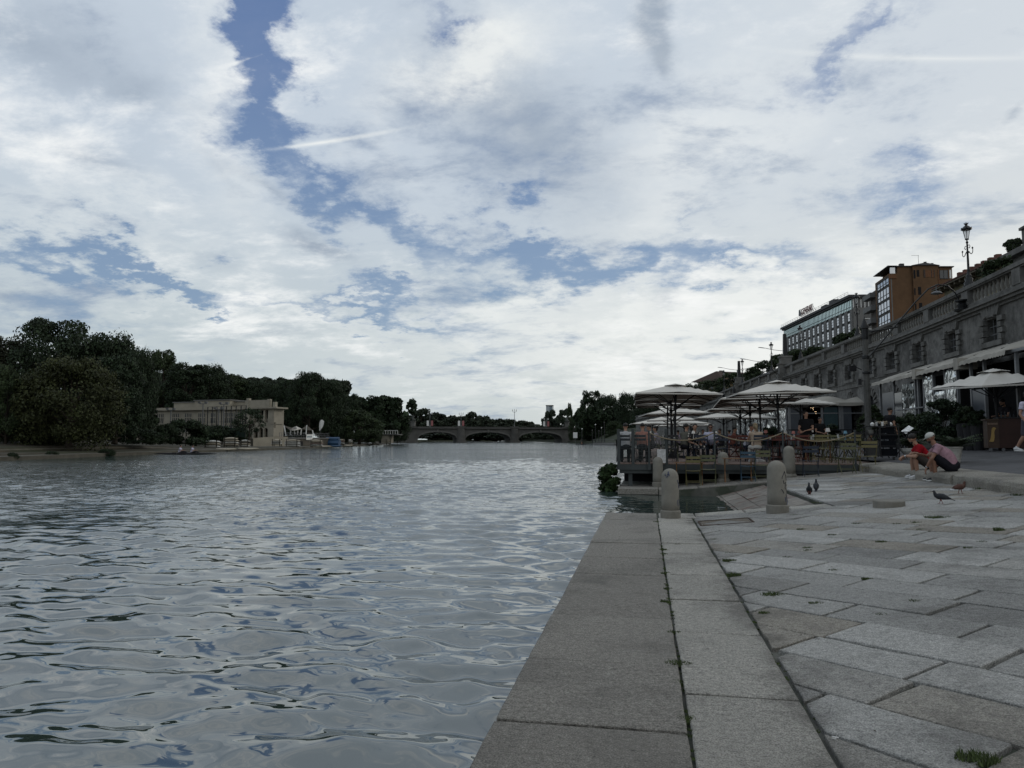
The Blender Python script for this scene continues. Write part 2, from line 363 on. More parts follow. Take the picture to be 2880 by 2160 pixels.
def granite(name, col, isl, rough=.8, warm=None):
    m = mat(name, col, rough, 0); t = m.node_tree; k = G(t); bs = t.nodes['Principled BSDF']
    vec = nd('ShaderNodeTexCoord', t).outputs['Object']; gi = nd('ShaderNodeNewGeometry', t).outputs['Random Per Island']
    c = k.mix(gi, tuple(v*(1-isl) for v in col), tuple(v*(1+isl) for v in col))
    wv = nd('ShaderNodeTexWhiteNoise', t, noise_dimensions='1D'); t.links.new(gi, wv.inputs['W'])
    if warm: c = k.mix(k.ss(wv.outputs[0], .68, .95, 0, .8), c, warm)
    c = k.vm('SCALE', c, k.ss(k.noise(vec, 110, 3, .8), .3, .7, .5, 1.6))
    c = k.vm('SCALE', c, k.ss(k.noise(k.mapv(vec, sc_=(.55, 1.5, 1)), 30, 4, .7), .55, .70, 1., .55))  # pits darkened in the colour, in place of shade from the bump
    c = k.vm('SCALE', c, k.ss(k.noise(vec, 26, 4, .7), .3, .7, .82, 1.18))
    c = k.mix(k.ss(k.noise(vec, .9, 6, .68, .4), .48, .68, 0, .5), c, (.10, .097, .088))
    sxx = nd('ShaderNodeSeparateXYZ', t); t.links.new(vec, sxx.inputs[0]); dd = k.m('ADD', k.m('ABSOLUTE', k.m('SUBTRACT', sxx.outputs[0], .83)), k.m('MULTIPLY', k.m('SUBTRACT', k.noise(vec, 2.3, 4, .6), .5), .9))
    c = k.mix(k.ss(dd, -.12, .20, .55, 0), c, (.06, .054, .046))
    c = k.mix(k.ss(k.noise(vec, 3.1, 5, .6), .62, .72, 0, .25), c, (.34, .33, .31))
    c = k.mix(k.ss(k.noise(vec, 9, 3, .5), .72, .76, 0, .5), c, (.04, .04, .035))
    t.links.new(c, bs.inputs['Base Color'])
    bn = nd('ShaderNodeBump', t); bn.inputs['Strength'].default_value = 1.; bn.inputs['Distance'].default_value = .06
    h = k.m('ADD', k.noise(k.mapv(vec, sc_=(.5, 1.3, 1)), 34, 6, .72), k.m('MULTIPLY', k.noise(vec, 120, 2, .5), .35)); t.links.new(h, bn.inputs['Height']); t.links.new(bn.outputs[0], bs.inputs['Normal'])
    return m
GEDGE = granite('granite_edge', (.275, .26, .232), .08)
GSTRIP = granite('granite_strip', (.43, .415, .375), .10)
GFIELD = granite('granite_field', (.40, .397, .378), .3, warm=(.32, .29, .24))
def cuts(pys, px): return [ong(px, y)[1] for y in pys]
ys1 = [1.0, 1.9]+sorted(cuts([2045, 1863, 1734, 1612, 1566, 1525, 1459], 1700))+[14.45]
ys2 = [1.0, 2.1, 3.1]+sorted(cuts([1952, 1778, 1685.5, 1617.6, 1566, 1529, 1496, 1468.7], 1950))+[13.6]
b = MB()
for a, c in zip(ys1, ys1[1:]): slab(b, [(-.80, a), (.190, a), (.190, c), (-.80, c)], gap=.007, jit=.005, th=.1)
struct('quay_edge_stones', b, GEDGE)
b = MB()
for a, c in zip(ys2, ys2[1:]): slab(b, [(.194, a), (.822, a), (.826, c), (.194, c)], gap=.007)
slab(b, [(.215, 13.6), (6.3, 13.6), (6.3, 14.45), (.215, 14.45)][:0] or [(.215, 13.6), (.9, 13.6), (.9, 14.45), (.215, 14.45)])
x = .9
while x < 3.3:
    x2 = min(x+random.uniform(.7, 1.2), 3.35); slab(b, [(x, 13.95), (x2, 13.95), (x2, 14.45), (x, 14.45)]); x = x2
struct('kerb_strip_stones', b, GSTRIP)
b = MB(); A45 = R(-49); ux = (math.cos(A45), math.sin(A45)); uy = (-math.sin(A45), math.cos(A45))
rects = [(.834, 6.28, 1.0, 13.93), (3.37, 6.28, 13.93, 21.4)]
row = -16.
ROWS = []
while row < 28:
    ROWS.append(row); h_ = random.uniform(.44, .54); al = -22+random.random()
    # rows are pinned to the joints seen in the photograph near the camera
    while al < 12:
        l_ = random.uniform(.85, 1.4)
        quad_ = [(ux[0]*a_+uy[0]*r_, ux[1]*a_+uy[1]*r_) for a_, r_ in ((al, row), (al+l_, row), (al+l_, row+h_), (al, row+h_))]
        for rc in rects:
            pg = clip(quad_, *rc)
            if len(pg) >= 3: slab(b, pg, gap=.011, jit=.01)
        al += l_
    row += h_
struct('quay_paving', b, GFIELD)
# ---- boat ramp in the recess, and the platform kerb beyond it
def ramp(x): return -.205+(x-1.9)*.262
b = MB(); x = 1.2
for i in range(5):
    x2 = x+.43 if i < 4 else 3.3; y = 14.46
    while y < 21.35:
        y2 = min(y+random.uniform(.8, 1.5), 21.38); slab(b, [(x, y), (x2, y), (x2, y2), (x, y2)], zf=lambda q_: min(ramp(q_), g(q_)-.05), gap=.012); y = y2
    x = x2
struct('boat_ramp', b, mat('ramp_stone', (.17, .155, .135), .75, .3, 6, .4, 60, island=.18, stain=((.10, .05, .035), 1.3, .5, .7)))
b = MB(); b.add([(.6, 14.42, -2.4), (3.36, 14.42, -2.4), (3.36, 21.45, -2.4), (.6, 21.45, -2.4), (.6, 14.42, ramp(.6)-.05), (3.36, 14.42, ramp(3.3)-.05), (3.36, 21.45, ramp(3.3)-.05), (.6, 21.45, ramp(.6)-.05)],
      [(0, 3, 2, 1), (4, 5, 6, 7), (0, 1, 5, 4), (1, 2, 6, 5), (2, 3, 7, 6), (3, 0, 4, 7)]); struct('ramp_body', b, JOINT)
b = MB(); x = -.85
for x2 in (.35, 1.5, 2.7, 3.9, 5.1, 6.28):
    slab(b, [(x, 21.42), (x2, 21.42), (x2, 22.15), (x, 22.15)], th=.16, gap=.006); slab(b, [(x, 22.15), (x2, 22.15), (x2, 23.6), (x, 23.6)], gap=.006); x = x2
struct('platform_kerb', b, GEDGE)
# ---- kerb to the promenade
b = MB(); y = -1.
KW = 7.15
while y < 23.:
    y2 = y+random.uniform(1.3, 2.1)
    if y2 > 22.4: y2 = 23.2
    jt = random.uniform(-.02, .02); z0 = g(6.3)-.03; zt = .72
    v = []; n = 7
    for i in range(n+1):
        yy = y+.006+(y2-y-.012)*i/n; wv = random.uniform(-.018, .018)
        v += [(6.30+jt+wv, yy, z0-.2), (6.275+jt+wv+random.uniform(-.02, .02), yy, zt-.09+random.uniform(-.02, .02)), (6.30+jt+wv, yy, zt-.025), (6.34+jt, yy, zt), (KW, yy, gp(KW))]
    f = []
    for i in range(n):
        o = i*5
        for j in range(4): f.append((o+j, o+5+j, o+6+j, o+1+j))
    f += [(0, 1, 2, 3, 4), (n*5+4, n*5+3, n*5+2, n*5+1, n*5)]
    b.add(v, f); y = y2
struct('promenade_kerb', b, granite('granite_kerb', (.31, .29, .25), .15))
b = MB()
ASPH = mat('asphalt', (.085, .085, .088), .9, .18, 3, .35, 260, stain=((.045, .045, .046), .7, .5, .6))
xs = [KW, 8.5, 10, 11.5, 13, 16, 60]
vs = []; fs = []
for i, x in enumerate(xs):
    for j, y in enumerate((-3, 6, 14, 23.2, 26, 60, 120)): vs.append((x, y, gp(x)-.004))
for i in range(len(xs)-1):
    for j in range(6): fs.append((i*7+j, (i+1)*7+j, (i+1)*7+j+1, i*7+j+1))
b.add(vs, fs); b.box(6.3, 14.4, 23.2, 200, -1, .70); b.box(6.3, 7.2, -3, 23.2, -1, .5)
struct('promenade', b, ASPH)
# ---- left bank and the far banks
def shore(pts, h=1.0): return [atz(px, py, WZ)[:2] for px, py in pts]
SH = [(-115, -45), (-72, 12)]+shore([(0, 1296.7), (300, 1283), (600, 1271.5), (800, 1264.5), (960, 1255.5), (1100, 1249.6)])
GRASS = mat('dry_grass_bank', (.034, .028, .017), .95, .35, .5, .5, 6, stain=((.02, .024, .010), .12, .45, .8))
BANKW = mat('bank_wall', (.065, .06, .047), .9, .25, 1, .3, 8)
def bank(name, line, prof, m, side=-1):
    b = MB(); n = len(line); vs = []
    nr = []
    for i in range(n):
        a, c = Vector(line[max(i-1, 0)]), Vector(line[min(i+1, n-1)]); d = (c-a).normalized(); nr.append(Vector((-d.y, d.x))*(-side))
    for (off, z) in prof:
        for i in range(n):
            p = Vector(line[i])+nr[i]*off; low = 1-.7*min(1, max(0, (line[i][1]-78)/12))*(1 if off < 35 else 0); vs.append((p.x, p.y, z*low if z > .3 else z))
    fs = [(k*n+i, k*n+i+1, (k+1)*n+i+1, (k+1)*n+i) for k in range(len(prof)-1) for i in range(n-1)]
    b.add(vs, fs); return struct(name, b, m)
def dens(line, st=6):
    o = []
    for a, c in zip(line, line[1:]):
        k = max(1, int(math.dist(a, c)/st))
        for j in range(k): o.append((a[0]+(c[0]-a[0])*j/k+random.gauss(0, .12), a[1]+(c[1]-a[1])*j/k))
    return o+[line[-1]]
SL = dens(SH)
bank('left_bank_wall', SL, [(-.1, -1), (0, .12), (1.0, .16), (5.0, .30), (5.3, .62), (5.9, .64)], BANKW)
bank('left_bank_terrain', SL, [(1.3, .15), (1.6, .27), (4.9, .34), (5.6, .72), (9, .95), (16, 1.35), (30, 1.9), (60, 2.4), (90, 4), (160, 10), (320, 30), (700, 60)], GRASS)
# land behind and beyond the bridge, right bank slope
FG = mat('far_grass', (.022, .028, .013), .95, .3, .2, 0)
b = MB()
def land(x0, x1, y0, y1, z, b=b): b.box(x0, x1, y0, y1, -1, z)
fp = [P(1560, 1240, 420)[:2], P(1415, 1240, 900)[:2], P(1415, 1240, 3000)[:2], P(3000, 1240, 3000)[:2], P(2600, 1240, 420)[:2]]
b.prism(fp, -1, 1.2); struct('far_right_bank', b, FG)
b = MB(); fp = [P(1120, 1240, 372)[:2], P(1190, 1240, 470)[:2], P(1395, 1240, 610)[:2], P(1400, 1240, 1500)[:2], P(-900, 1240, 1500)[:2], P(-900, 1240, 380)[:2]]
b.prism(fp[::-1], -1, .9); struct('far_left_bank', b, FG)
# ================= embankment wall, lamps, upper street, buildings =================
WL = [(14.4, 14), (14.4, 44), (12.9, 68.7), (11.4, 96.3), (10.6, 112), (4, 165), (-2.8, 213)]
WS = [0]
for a, c in zip(WL, WL[1:]): WS.append(WS[-1]+math.dist(a, c))
def wp(s):
    """point and direction along the wall at run length s"""
    for i in range(len(WL)-1):
        if s <= WS[i+1] or i == len(WL)-2:
            t = (s-WS[i])/(WS[i+1]-WS[i]); a, c = WL[i], WL[i+1]
            return Vector((a[0]+(c[0]-a[0])*t, a[1]+(c[1]-a[1])*t, 0)), math.atan2(c[1]-a[1], c[0]-a[0])
def wM(s, z=0):
    """frame on the wall: x runs along it away from the viewer, y points out over the promenade"""
    p, a = wp(s); return Matrix.Translation((p.x, p.y, z)) @ Matrix.Rotation(a, 4, 'Z')
def s_of(px, py):
    best = None
    X, Y, u, f = ray(px, py)
    for i in range(0, int(WS[-1]*4)):
        p, a = wp(i/4); d = abs(p.x/p.y-X/Y)
        if best is None or d < best[0]: best = (d, i/4)
    return best[1]
ZC, ZB = 8.33, 7.22      # coping top, balustrade base
RUB = mat('rubble_wall', (.135, .132, .124), .9, .4, 2.6, 1.6, 3.2, stain=((.045, .043, .04), .5, .5, .7), dirt=.25)
ASH = mat('ashlar_stone', (.125, .122, .114), .85, .25, 3, .5, 14, stain=((.05, .048, .042), .8, .5, .7))
BALM = mat('baluster_stone', (.17, .165, .15), .8, .25, 4, .2, 30)
wall = thing('embankment_wall', 'high dark rubble embankment wall with small barred windows under a balustrade', 'wall', (0, 0, 0))
wins = [s_of(px, py) for px, py in ((2792, 925), (2679, 960), (2585, 990), (2508, 1012), (2449, 1030), (2389, 1045), (2342, 1058), (2300.6, 1065), (2263.8, 1070))]
st = wins[-1]
while st < 88: st += 4.9; wins.append(st)
wins = [max(.9, wins[0]-4.6*k) for k in (3, 2, 1) if wins[0]-4.6*k > 1.5]+wins
W2, WZ0, WZ1 = .66, 5.55, 6.52
def seg(b, s0, s1, z0, z1, y0, y1):
    """wall block between run lengths, split at the corners so that it follows the bends"""
    cs = [s0]+[c for c in WS if s0+.01 < c < s1-.01]+[s1]
    for a, c in zip(cs, cs[1:]):
        p, an = wp(a+1e-4); q_, _ = wp(c-1e-4); T = Matrix.Translation((p.x, p.y, 0)) @ Matrix.Rotation(an, 4, 'Z'); b.box(0, (q_-p).length, y0, y1, z0, z1, T)
b = MB(); cur = 0
for s in wins:      # facade split round each opening so that the windows are real recesses
    seg(b, cur, s-W2, .4, ZB-.3, -1.2, 0); seg(b, s-W2, s+W2, WZ1, ZB-.3, -1.2, 0); seg(b, s-W2, s+W2, 4.3, WZ0, -1.2, 0); seg(b, s-W2, s+W2, .4, 4.3, -1.2, -.35); seg(b, s-W2, s+W2, WZ0, WZ1, -1.2, -.5); cur = s+W2
seg(b, cur, WS[-1], .4, ZB-.3, -1.2, 0)
b.build('wall_face', RUB, wall)
b = MB(); seg(b, 0, WS[-1], ZB-.3, ZB-.18, -1.2, .10); seg(b, 0, WS[-1], ZB-.18, ZB-.06, -1.2, .24); seg(b, 0, WS[-1], ZB-.06, ZB+.02, -1.2, .34); b.build('cornice', ASH, wall)
b = MB(); seg(b, 0, WS[-1], ZB+.02, ZB+.26, -.32, .10); b.build('plinth', ASH, wall)
b = MB(); seg(b, 0, WS[-1], ZC-.17, ZC, -.36, .16); seg(b, 0, WS[-1], ZC-.23, ZC-.17, -.30, .10); b.build('coping', ASH, wall)
b = MB(); seg(b, 0, WS[-1], 4.95, 5.25, -.3, .05); seg(b, 0, WS[-1], 5.25, 5.31, -.3, .09); b.build('string_course', ASH, wall)
# pedestals and balusters bay by bay
bal = MB(); pr = [(.075, 0), (.08, .05), (.055, .09), (.05, .13), (.085, .24), (.09, .32), (.065, .46), (.045, .56), (.06, .60), (.075, .63), (.075, .66)]
bal.lathe([(r, z*.95) for r, z in pr], n=7); balo = None; nb = 0
lampS = {}
for nm, px, py in (('A', 2722, 801), ('B', 2408, 938), ('C', 2249, 1005), ('D', 2168, 1043), ('E', 2087, 1070), ('F', 2035, 1085)): lampS[nm] = s_of(px, py)
pyl = [s_of(2206, 1030), s_of(2077, 1078)]
marks = sorted(list(lampS.values())+pyl); peds = []
s = lampS['A']-3*4.55
while s < WS[-1]-1: peds.append(s); s += 4.55
far = MB()
for i, s in enumerate(peds):
    b = MB(); b.box(-.32, .32, -.34, .13, ZB+.26, ZC-.23, wM(s)); o = b.build('pedestal', ASH, wall)
    s1 = s+4.55
    if s > 130: continue
    k = 11 if s < 60 else 9
    for j in range(k):
        ss_ = s+.32+(4.55-.64)*(j+.5)/k
        if ss_ > WS[-1]-.5 or ss_ < .3: continue
        M = wM(ss_, ZB+.27); p = M @ Vector((0, -.11, 0))
        if nb < 96:
            if balo is None: balo = bal.build('baluster', BALM, wall, smooth=True); o2 = balo
            else: o2 = balo.copy(); C.objects.link(o2); o2.parent = wall
            o2.location = p; nb += 1
        else: far.lathe([(.08, 0), (.05, .1), (.09, .28), (.05, .54), (.075, .63)], p, 5)
tag(far.build('far_balusters', BALM, wall), kind='stuff')
b = MB(); seg(b, 112, WS[-1], ZB+.26, ZC-.23, -.25, .02); b.build('parapet_panel', ASH, wall)
# windows: recess, bars, rusticated quoins, fan of voussoirs, sill, arched door below
def rough(b, c, sz, M):
    jx = [random.uniform(-.02, .03) for _ in range(8)]; a, e, d = (k/2 for k in sz); vs = []
    for i, (x, y, z) in enumerate(((-a, -e, -d), (a, -e, -d), (a, e*.6, -d*.85), (-a, e*.6, -d*.85), (-a, -e, d), (a, -e, d), (a, e*.6, d*.85), (-a, e*.6, d*.85))):
        vs.append(M @ Vector((c[0]+x+jx[i]*.5, c[1]+y, c[2]+z+jx[-i-1]*.5)))
    o = len(b.v); b.add(vs, [(0, 3, 2, 1), (4, 5, 6, 7), (0, 1, 5, 4), (1, 2, 6, 5), (2, 3, 7, 6), (3, 0, 4, 7)])
GLZ = mat('dark_glass', (.03, .035, .04), .12, .2, 3, spec=.6); BARM = mat('window_bar', (.13, .135, .14), .5, 0)
for i, s in enumerate(wins):
    M = wM(s)
    b = MB(); b.box(-W2+.01, W2-.01, -.49, -.46, WZ0+.01, WZ1-.01, M); wn = b.build('window', GLZ, wall)
    b = MB()
    for x in (-.28, 0, .28): b.box(x-.012, x+.012, -.16, -.135, WZ0, WZ1, M)
    for z in (WZ0+.32, WZ0+.66): b.box(-W2, W2, -.165, -.14, z-.012, z+.012, M)
    b.build('window_bars', BARM, wn)
    b = MB()
    for sd in (-1, 1):
        for k in range(4): rough(b, (sd*(W2+(.17 if k % 2 else .11)), .05, WZ0+.12+k*.25), (.42 if k % 2 else .26, .26, .235), M)
    for k in range(7):
        t = (k-3)/3; a = t*.5; T = M @ Matrix.Translation((t*.66, .04, WZ1+.33)) @ Matrix.Rotation(a, 4, 'Y')
        rough(b, (0, .01, (.05 if k % 2 else 0)), (.19, .24, .66+(.12 if k == 3 else 0)), T)
    b.box(-W2-.32, W2+.32, -.3, .15, WZ0-.22, WZ0-.003, M)
    b.build('window_surround', ASH, wn)
    b = MB()
    if i > 1:
        pts = [(-.5, 1.0), (.5, 1.0), (.5, 3.7)]+[(.5*math.cos(a), 3.7+.5*math.sin(a)) for a in np.linspace(.2, 2.94, 7)]+[(-.5, 3.7)]
        n = len(pts); b.add([M @ Vector((x, -.33, z)) for x, z in pts]+[M @ Vector((x, -.1, z)) for x, z in pts], [tuple(range(n, 2*n))]+[(k, (k+1) % n, n+(k+1) % n, n+k) for k in range(n)])
        b.mi = [0]*len(b.f)
        dr = b.build('arched_door', DARKIN, wall); b = MB()
        for k in range(9):
            a = .15+(math.pi-.3)*k/8; T = M @ Matrix.Translation((.78*math.cos(a), .03, 3.7+.78*math.sin(a))) @ Matrix.Rotation(math.pi/2-a, 4, 'Y'); rough(b, (0, 0, 0), (.17, .16, .52), T)
        for sd in (-1, 1):
            for k in range(6): rough(b, (sd*(.66+(.08 if k % 2 else 0)), .02, 1.3+k*.4), (.36 if k % 2 else .24, .16, .34), M)
        b.build('door_surround', ASH, dr)
# street level behind the wall
b = MB(); vs = []
for s in np.linspace(0, WS[-1], 30):
    p, a = wp(s); vs += [(p.x+.9, p.y, ZB+.1), (p.x+90, p.y+10, ZB+.1)]
b.add(vs, [(2*i, 2*i+2, 2*i+3, 2*i+1) for i in range(29)]); struct('upper_street', b, ASPH)
# ---- ornate lamps on the wall
GLL = mat('lamp_glass', (.55, .56, .55), .15, 0, alpha=.35)
def lamp(label):
    t = thing('street_lamp', label, 'street lamp', group='ornate cast iron lamps on the embankment balustrade')
    b = MB(); b.lathe([(.24, 0), (.25, .06), (.19, .10), (.21, .2), (.15, .26), (.17, .38), (.10, .44), (.13, .5), (.07, .58), (.055, .75), (.065, .78), (.05, .82), (.042, 1.55), (.06, 1.58), (.06, 1.62), (.038, 1.66), (.034, 2.02), (.06, 2.06), (.03, 2.12), (.025, 2.22)], n=10); b.build('pole', IRON, t, smooth=True)
    b = MB()
    for sd in (-1, 1):
        pts = [(0, sd*.03, 1.66), (0, sd*.12, 1.60), (0, sd*.2, 1.50), (0, sd*.28, 1.46), (0, sd*.36, 1.52), (0, sd*.38, 1.63), (0, sd*.36, 1.70)]; b.tube(pts, [.022, .02, .018, .018, .016, .014, .02], 6)
        pts = [(0, sd*.04, 1.9), (0, sd*.14, 1.92), (0, sd*.2, 1.84), (0, sd*.15, 1.76), (0, sd*.1, 1.8)]; b.tube(pts, .014, 6); b.lathe([(.03, -.02), (.045, 0), (.03, .03), (.012, .06)], (0, sd*.36, 1.71), 6)
    b.build('scroll_bracket', IRON, t)
    b = MB(); b.lathe([(.07, 2.22), (.15, 2.62)], n=6); ln = b.build('lantern', GLL, t)
    b = MB()
    for k in range(6):
        a = k*math.pi/3; b.bar((.07*math.cos(a), .07*math.sin(a), 2.22), (.155*math.cos(a), .155*math.sin(a), 2.63), .014)
    b.lathe([(.09, 2.19), (.085, 2.23)], n=6); b.build('lantern_frame', IRON, ln)
    b = MB(); b.lathe([(.17, 2.62), (.23, 2.66), (.215, 2.70), (.12, 2.80), (.07, 2.83), (.05, 2.88), (.09, 2.92), (.035, 2.95), (.01, 3.0)], n=10)
    for k in range(6):
        a = k*math.pi/3; b.ball((.22*math.cos(a), .22*math.sin(a), 2.71), .028, 5, 4); b.ball((.085*math.cos(a), .085*math.sin(a), 2.95), .02, 5, 4)
    b.build('lantern_cap', IRON, ln); return t
lab = dict(A='largest black ornate lamp with curled brackets, before the tiled roof at right', B='black ornate lamp seen against the right end of the long grey office building', C='black ornate lamp seen against the left half of the long grey office building',
           D='black ornate lamp against the sky beside the nearest double-armed street light', E='small black ornate lamp against the sky, right of the distant obelisk', F='tiniest distant black lamp standing in the trees right of the brown-roofed house')
base = None
for k in 'ABCDEF':
    p = wM(lampS[k], ZC) @ Vector((0, -.1, 0))
    if base is None: base = lamp(lab[k]); base.location = p; base.rotation_euler = (0, 0, R(10)); lo = base
    else: lo = dup(base, lab[k], p, R(10))
# obelisks
for i, s in enumerate(pyl):
    t = thing('obelisk', ['dark stone obelisk on a stepped pedestal at the left edge of the grey office building', 'distant dark stone obelisk on the wall beside the smaller lamps, left of the office building'][i], 'obelisk', wM(s, 0) @ Vector((0, -.1, 0)), group='obelisks on the embankment wall')
    b = MB(); b.box(-.75, .75, -.5, .5, 1.0, ZB+.3); b.box(-.6, .6, -.45, .45, ZB+.3, ZC+.1); b.box(-.7, .7, -.55, .55, ZC+.1, ZC+.2); b.box(-.5, .5, -.4, .4, ZC+.2, ZC+.75); b.box(-.6, .6, -.46, .46, ZC+.75, ZC+.9); b.build('pedestal', ASH, t)
    b = MB(); z0, z1, a, e = ZC+.9, ZC+3.0, .2, .14; b.add([(-a, -a, z0), (a, -a, z0), (a, a, z0), (-a, a, z0), (-e, -e, z1), (e, -e, z1), (e, e, z1), (-e, e, z1)], [(4, 5, 6, 7), (0, 1, 5, 4), (1, 2, 6, 5), (2, 3, 7, 6), (3, 0, 4, 7)]); b.build('shaft', IRON, t)
# ---- double armed street lights on the upper street
def slight(label, px, py, dep, arms=(-1, 1)):
    p = P(px, py, dep); t = thing('double_street_light', label, 'street light', (p[0], p[1], ZB), group='plain street lights of the upper street'); h = p[2]-ZB
    b = MB(); b.tube([(0, 0, 0), (0, 0, h-.1), (0, 0, h+.1)], [.09, .06, .05], 8); b.build('pole', GREYM, t)
    b = MB()
    for s in arms: b.tube([(0, 0, h), (s*1.3, 0, h+.18), (s*2.6, 0, h+.5)], .035, 6)
    b.build('arm', GREYM, t)
    for s in arms: b = MB(); b.tube([(s*2.45, 0, h+.44), (s*2.7, 0, h+.5), (s*3.25, 0, h+.58), (s*3.4, 0, h+.56)], [.05, .14, .13, .05], 8, flat=.4, up=(0, 1, 0)); b.build('lamp_head', GREYM, t)
slight('thin grey double-armed street light in front of the middle of the grey office building', 2326, 958, 95)
slight('thin grey double-armed street light just left of a tall ornate lamp, over the hedge', 2145, 1018, 110)
slight('farthest thin grey double-armed street light, beside the distant obelisk', 2073, 1041, 128)
slight('thin grey street light half hidden behind the near obelisk', 2203, 987, 100)
# ---- curved tram-style brackets reaching over the promenade
PSTONE = mat('grey_post', (.075, .075, .07), .8, .25, 5, .3, 30)
def bracket_post(label, pp, s, zt, zl):
    """pp = foot of the post, s = run length of the wall bracket"""
    t = thing('bracket_post', label, 'lamp post', (pp[0], pp[1], gp(pp[0])), group='posts with long curved lamp brackets'); z0 = gp(pp[0])
    H = (zt-z0)/1.08; HA = zt-z0; b = MB(); b.tube([(0, 0, 0), (0, 0, H*.97)], [.15, .115], 8); b.lathe([(.16, -.02), (.2, 0), (.2, .5), (.16, .55)], n=8); b.build('pole', PSTONE, t)
    b = MB(); b.lathe([(.135, H*.90), (.145, H*.92), (.145, H*.985), (.18, H*.99), (.16, H*1.01), (.03, H*1.07), (.01, H*1.09)], n=8); b.build('cap', IRON, t)
    e = wM(s, 0) @ Vector((0, .22, 0)); ex, ey = e.x-pp[0], e.y-pp[1]; ze = ZB+.55-z0
    def q_(u, z): return (ex*u, ey*u, z)
    b = MB(); b.tube([q_(.03, H*.755), q_(.16, HA*.81), q_(.34, HA*.965), q_(.52, HA*1.12), q_(.66, HA*1.225), (ex*.76, ey*.76, HA*1.26), q_(.86, HA*1.25), q_(.93, HA*1.20), q_(.98, HA*1.12), q_(1., ze)], [.03]*3+[.034]*7, 8)
    b.tube([q_(.02, H*.96), q_(.33, HA*.93)], .035, 6); b.build('curved_arm', IRON, t)
    b = MB(); b.lathe([(.34, ze-.52), (.36, ze-.44), (.2, ze-.38), (.24, ze-.25), (.13, ze-.14), (.3, ze-.08), (.3, ze-.03), (.08, ze+.02)], (ex, ey, 0), 10); b.build('wall_bracket', IRON, t)
    b = MB(); b.bar(q_(.74, HA*1.26), q_(.74, HA*1.19), .03); b.lathe([(.06, 0), (.2, -.06), (.24, -.12), (.1, -.16)], q_(.74, HA*1.21), 10); b.build('hanging_lamp', GREYM, t)
    b = MB(); b.lathe([(.13, H*.74), (.155, H*.745), (.155, H*.765), (.13, H*.77)], n=8); b.build('collar', IRON, t)
    return t
pp = P(2444, 1236, 31.5); t_ = P(2432, 893, 31.5)
t = bracket_post('nearest thick grey post with a long dark curved bracket arching to the wall', pp, lampS['A'], t_[2], 8)
b = MB(); h = 3.6; b.bar((-.2, 0, h), (-.55, -.1, h+.15), .03); b.cbox((-.62, -.12, h+.05), (.34, .14, .24), rz=.3); b.build('floodlight', BLACK, t); b = MB(); b.bar((-.15, 0, h-.5), (-.35, 0, h-.5), .03); b.cbox((-.3, 0, h-.55), (.14, .14, .26)); b.build('security_camera', BLACK, t)
b = MB(); b.lathe([(.14, 3.4), (.17, 3.42), (.17, 3.5), (.14, 3.52)], n=8); b.build('collar', IRON, t)
pp = P(2068, 1236, 66); t_ = P(2068, 1082, 66)
bracket_post('distant grey post with a curved bracket, rising behind the white umbrellas', pp, s_of(2200, 1062), t_[2], 8)
pp = P(1990, 1236, 100); t_ = P(1990, 1145, 100)
bracket_post('farthest small post with a curved bracket, between the two rows of umbrellas', pp, s_of(2040, 1105), t_[2], 8)
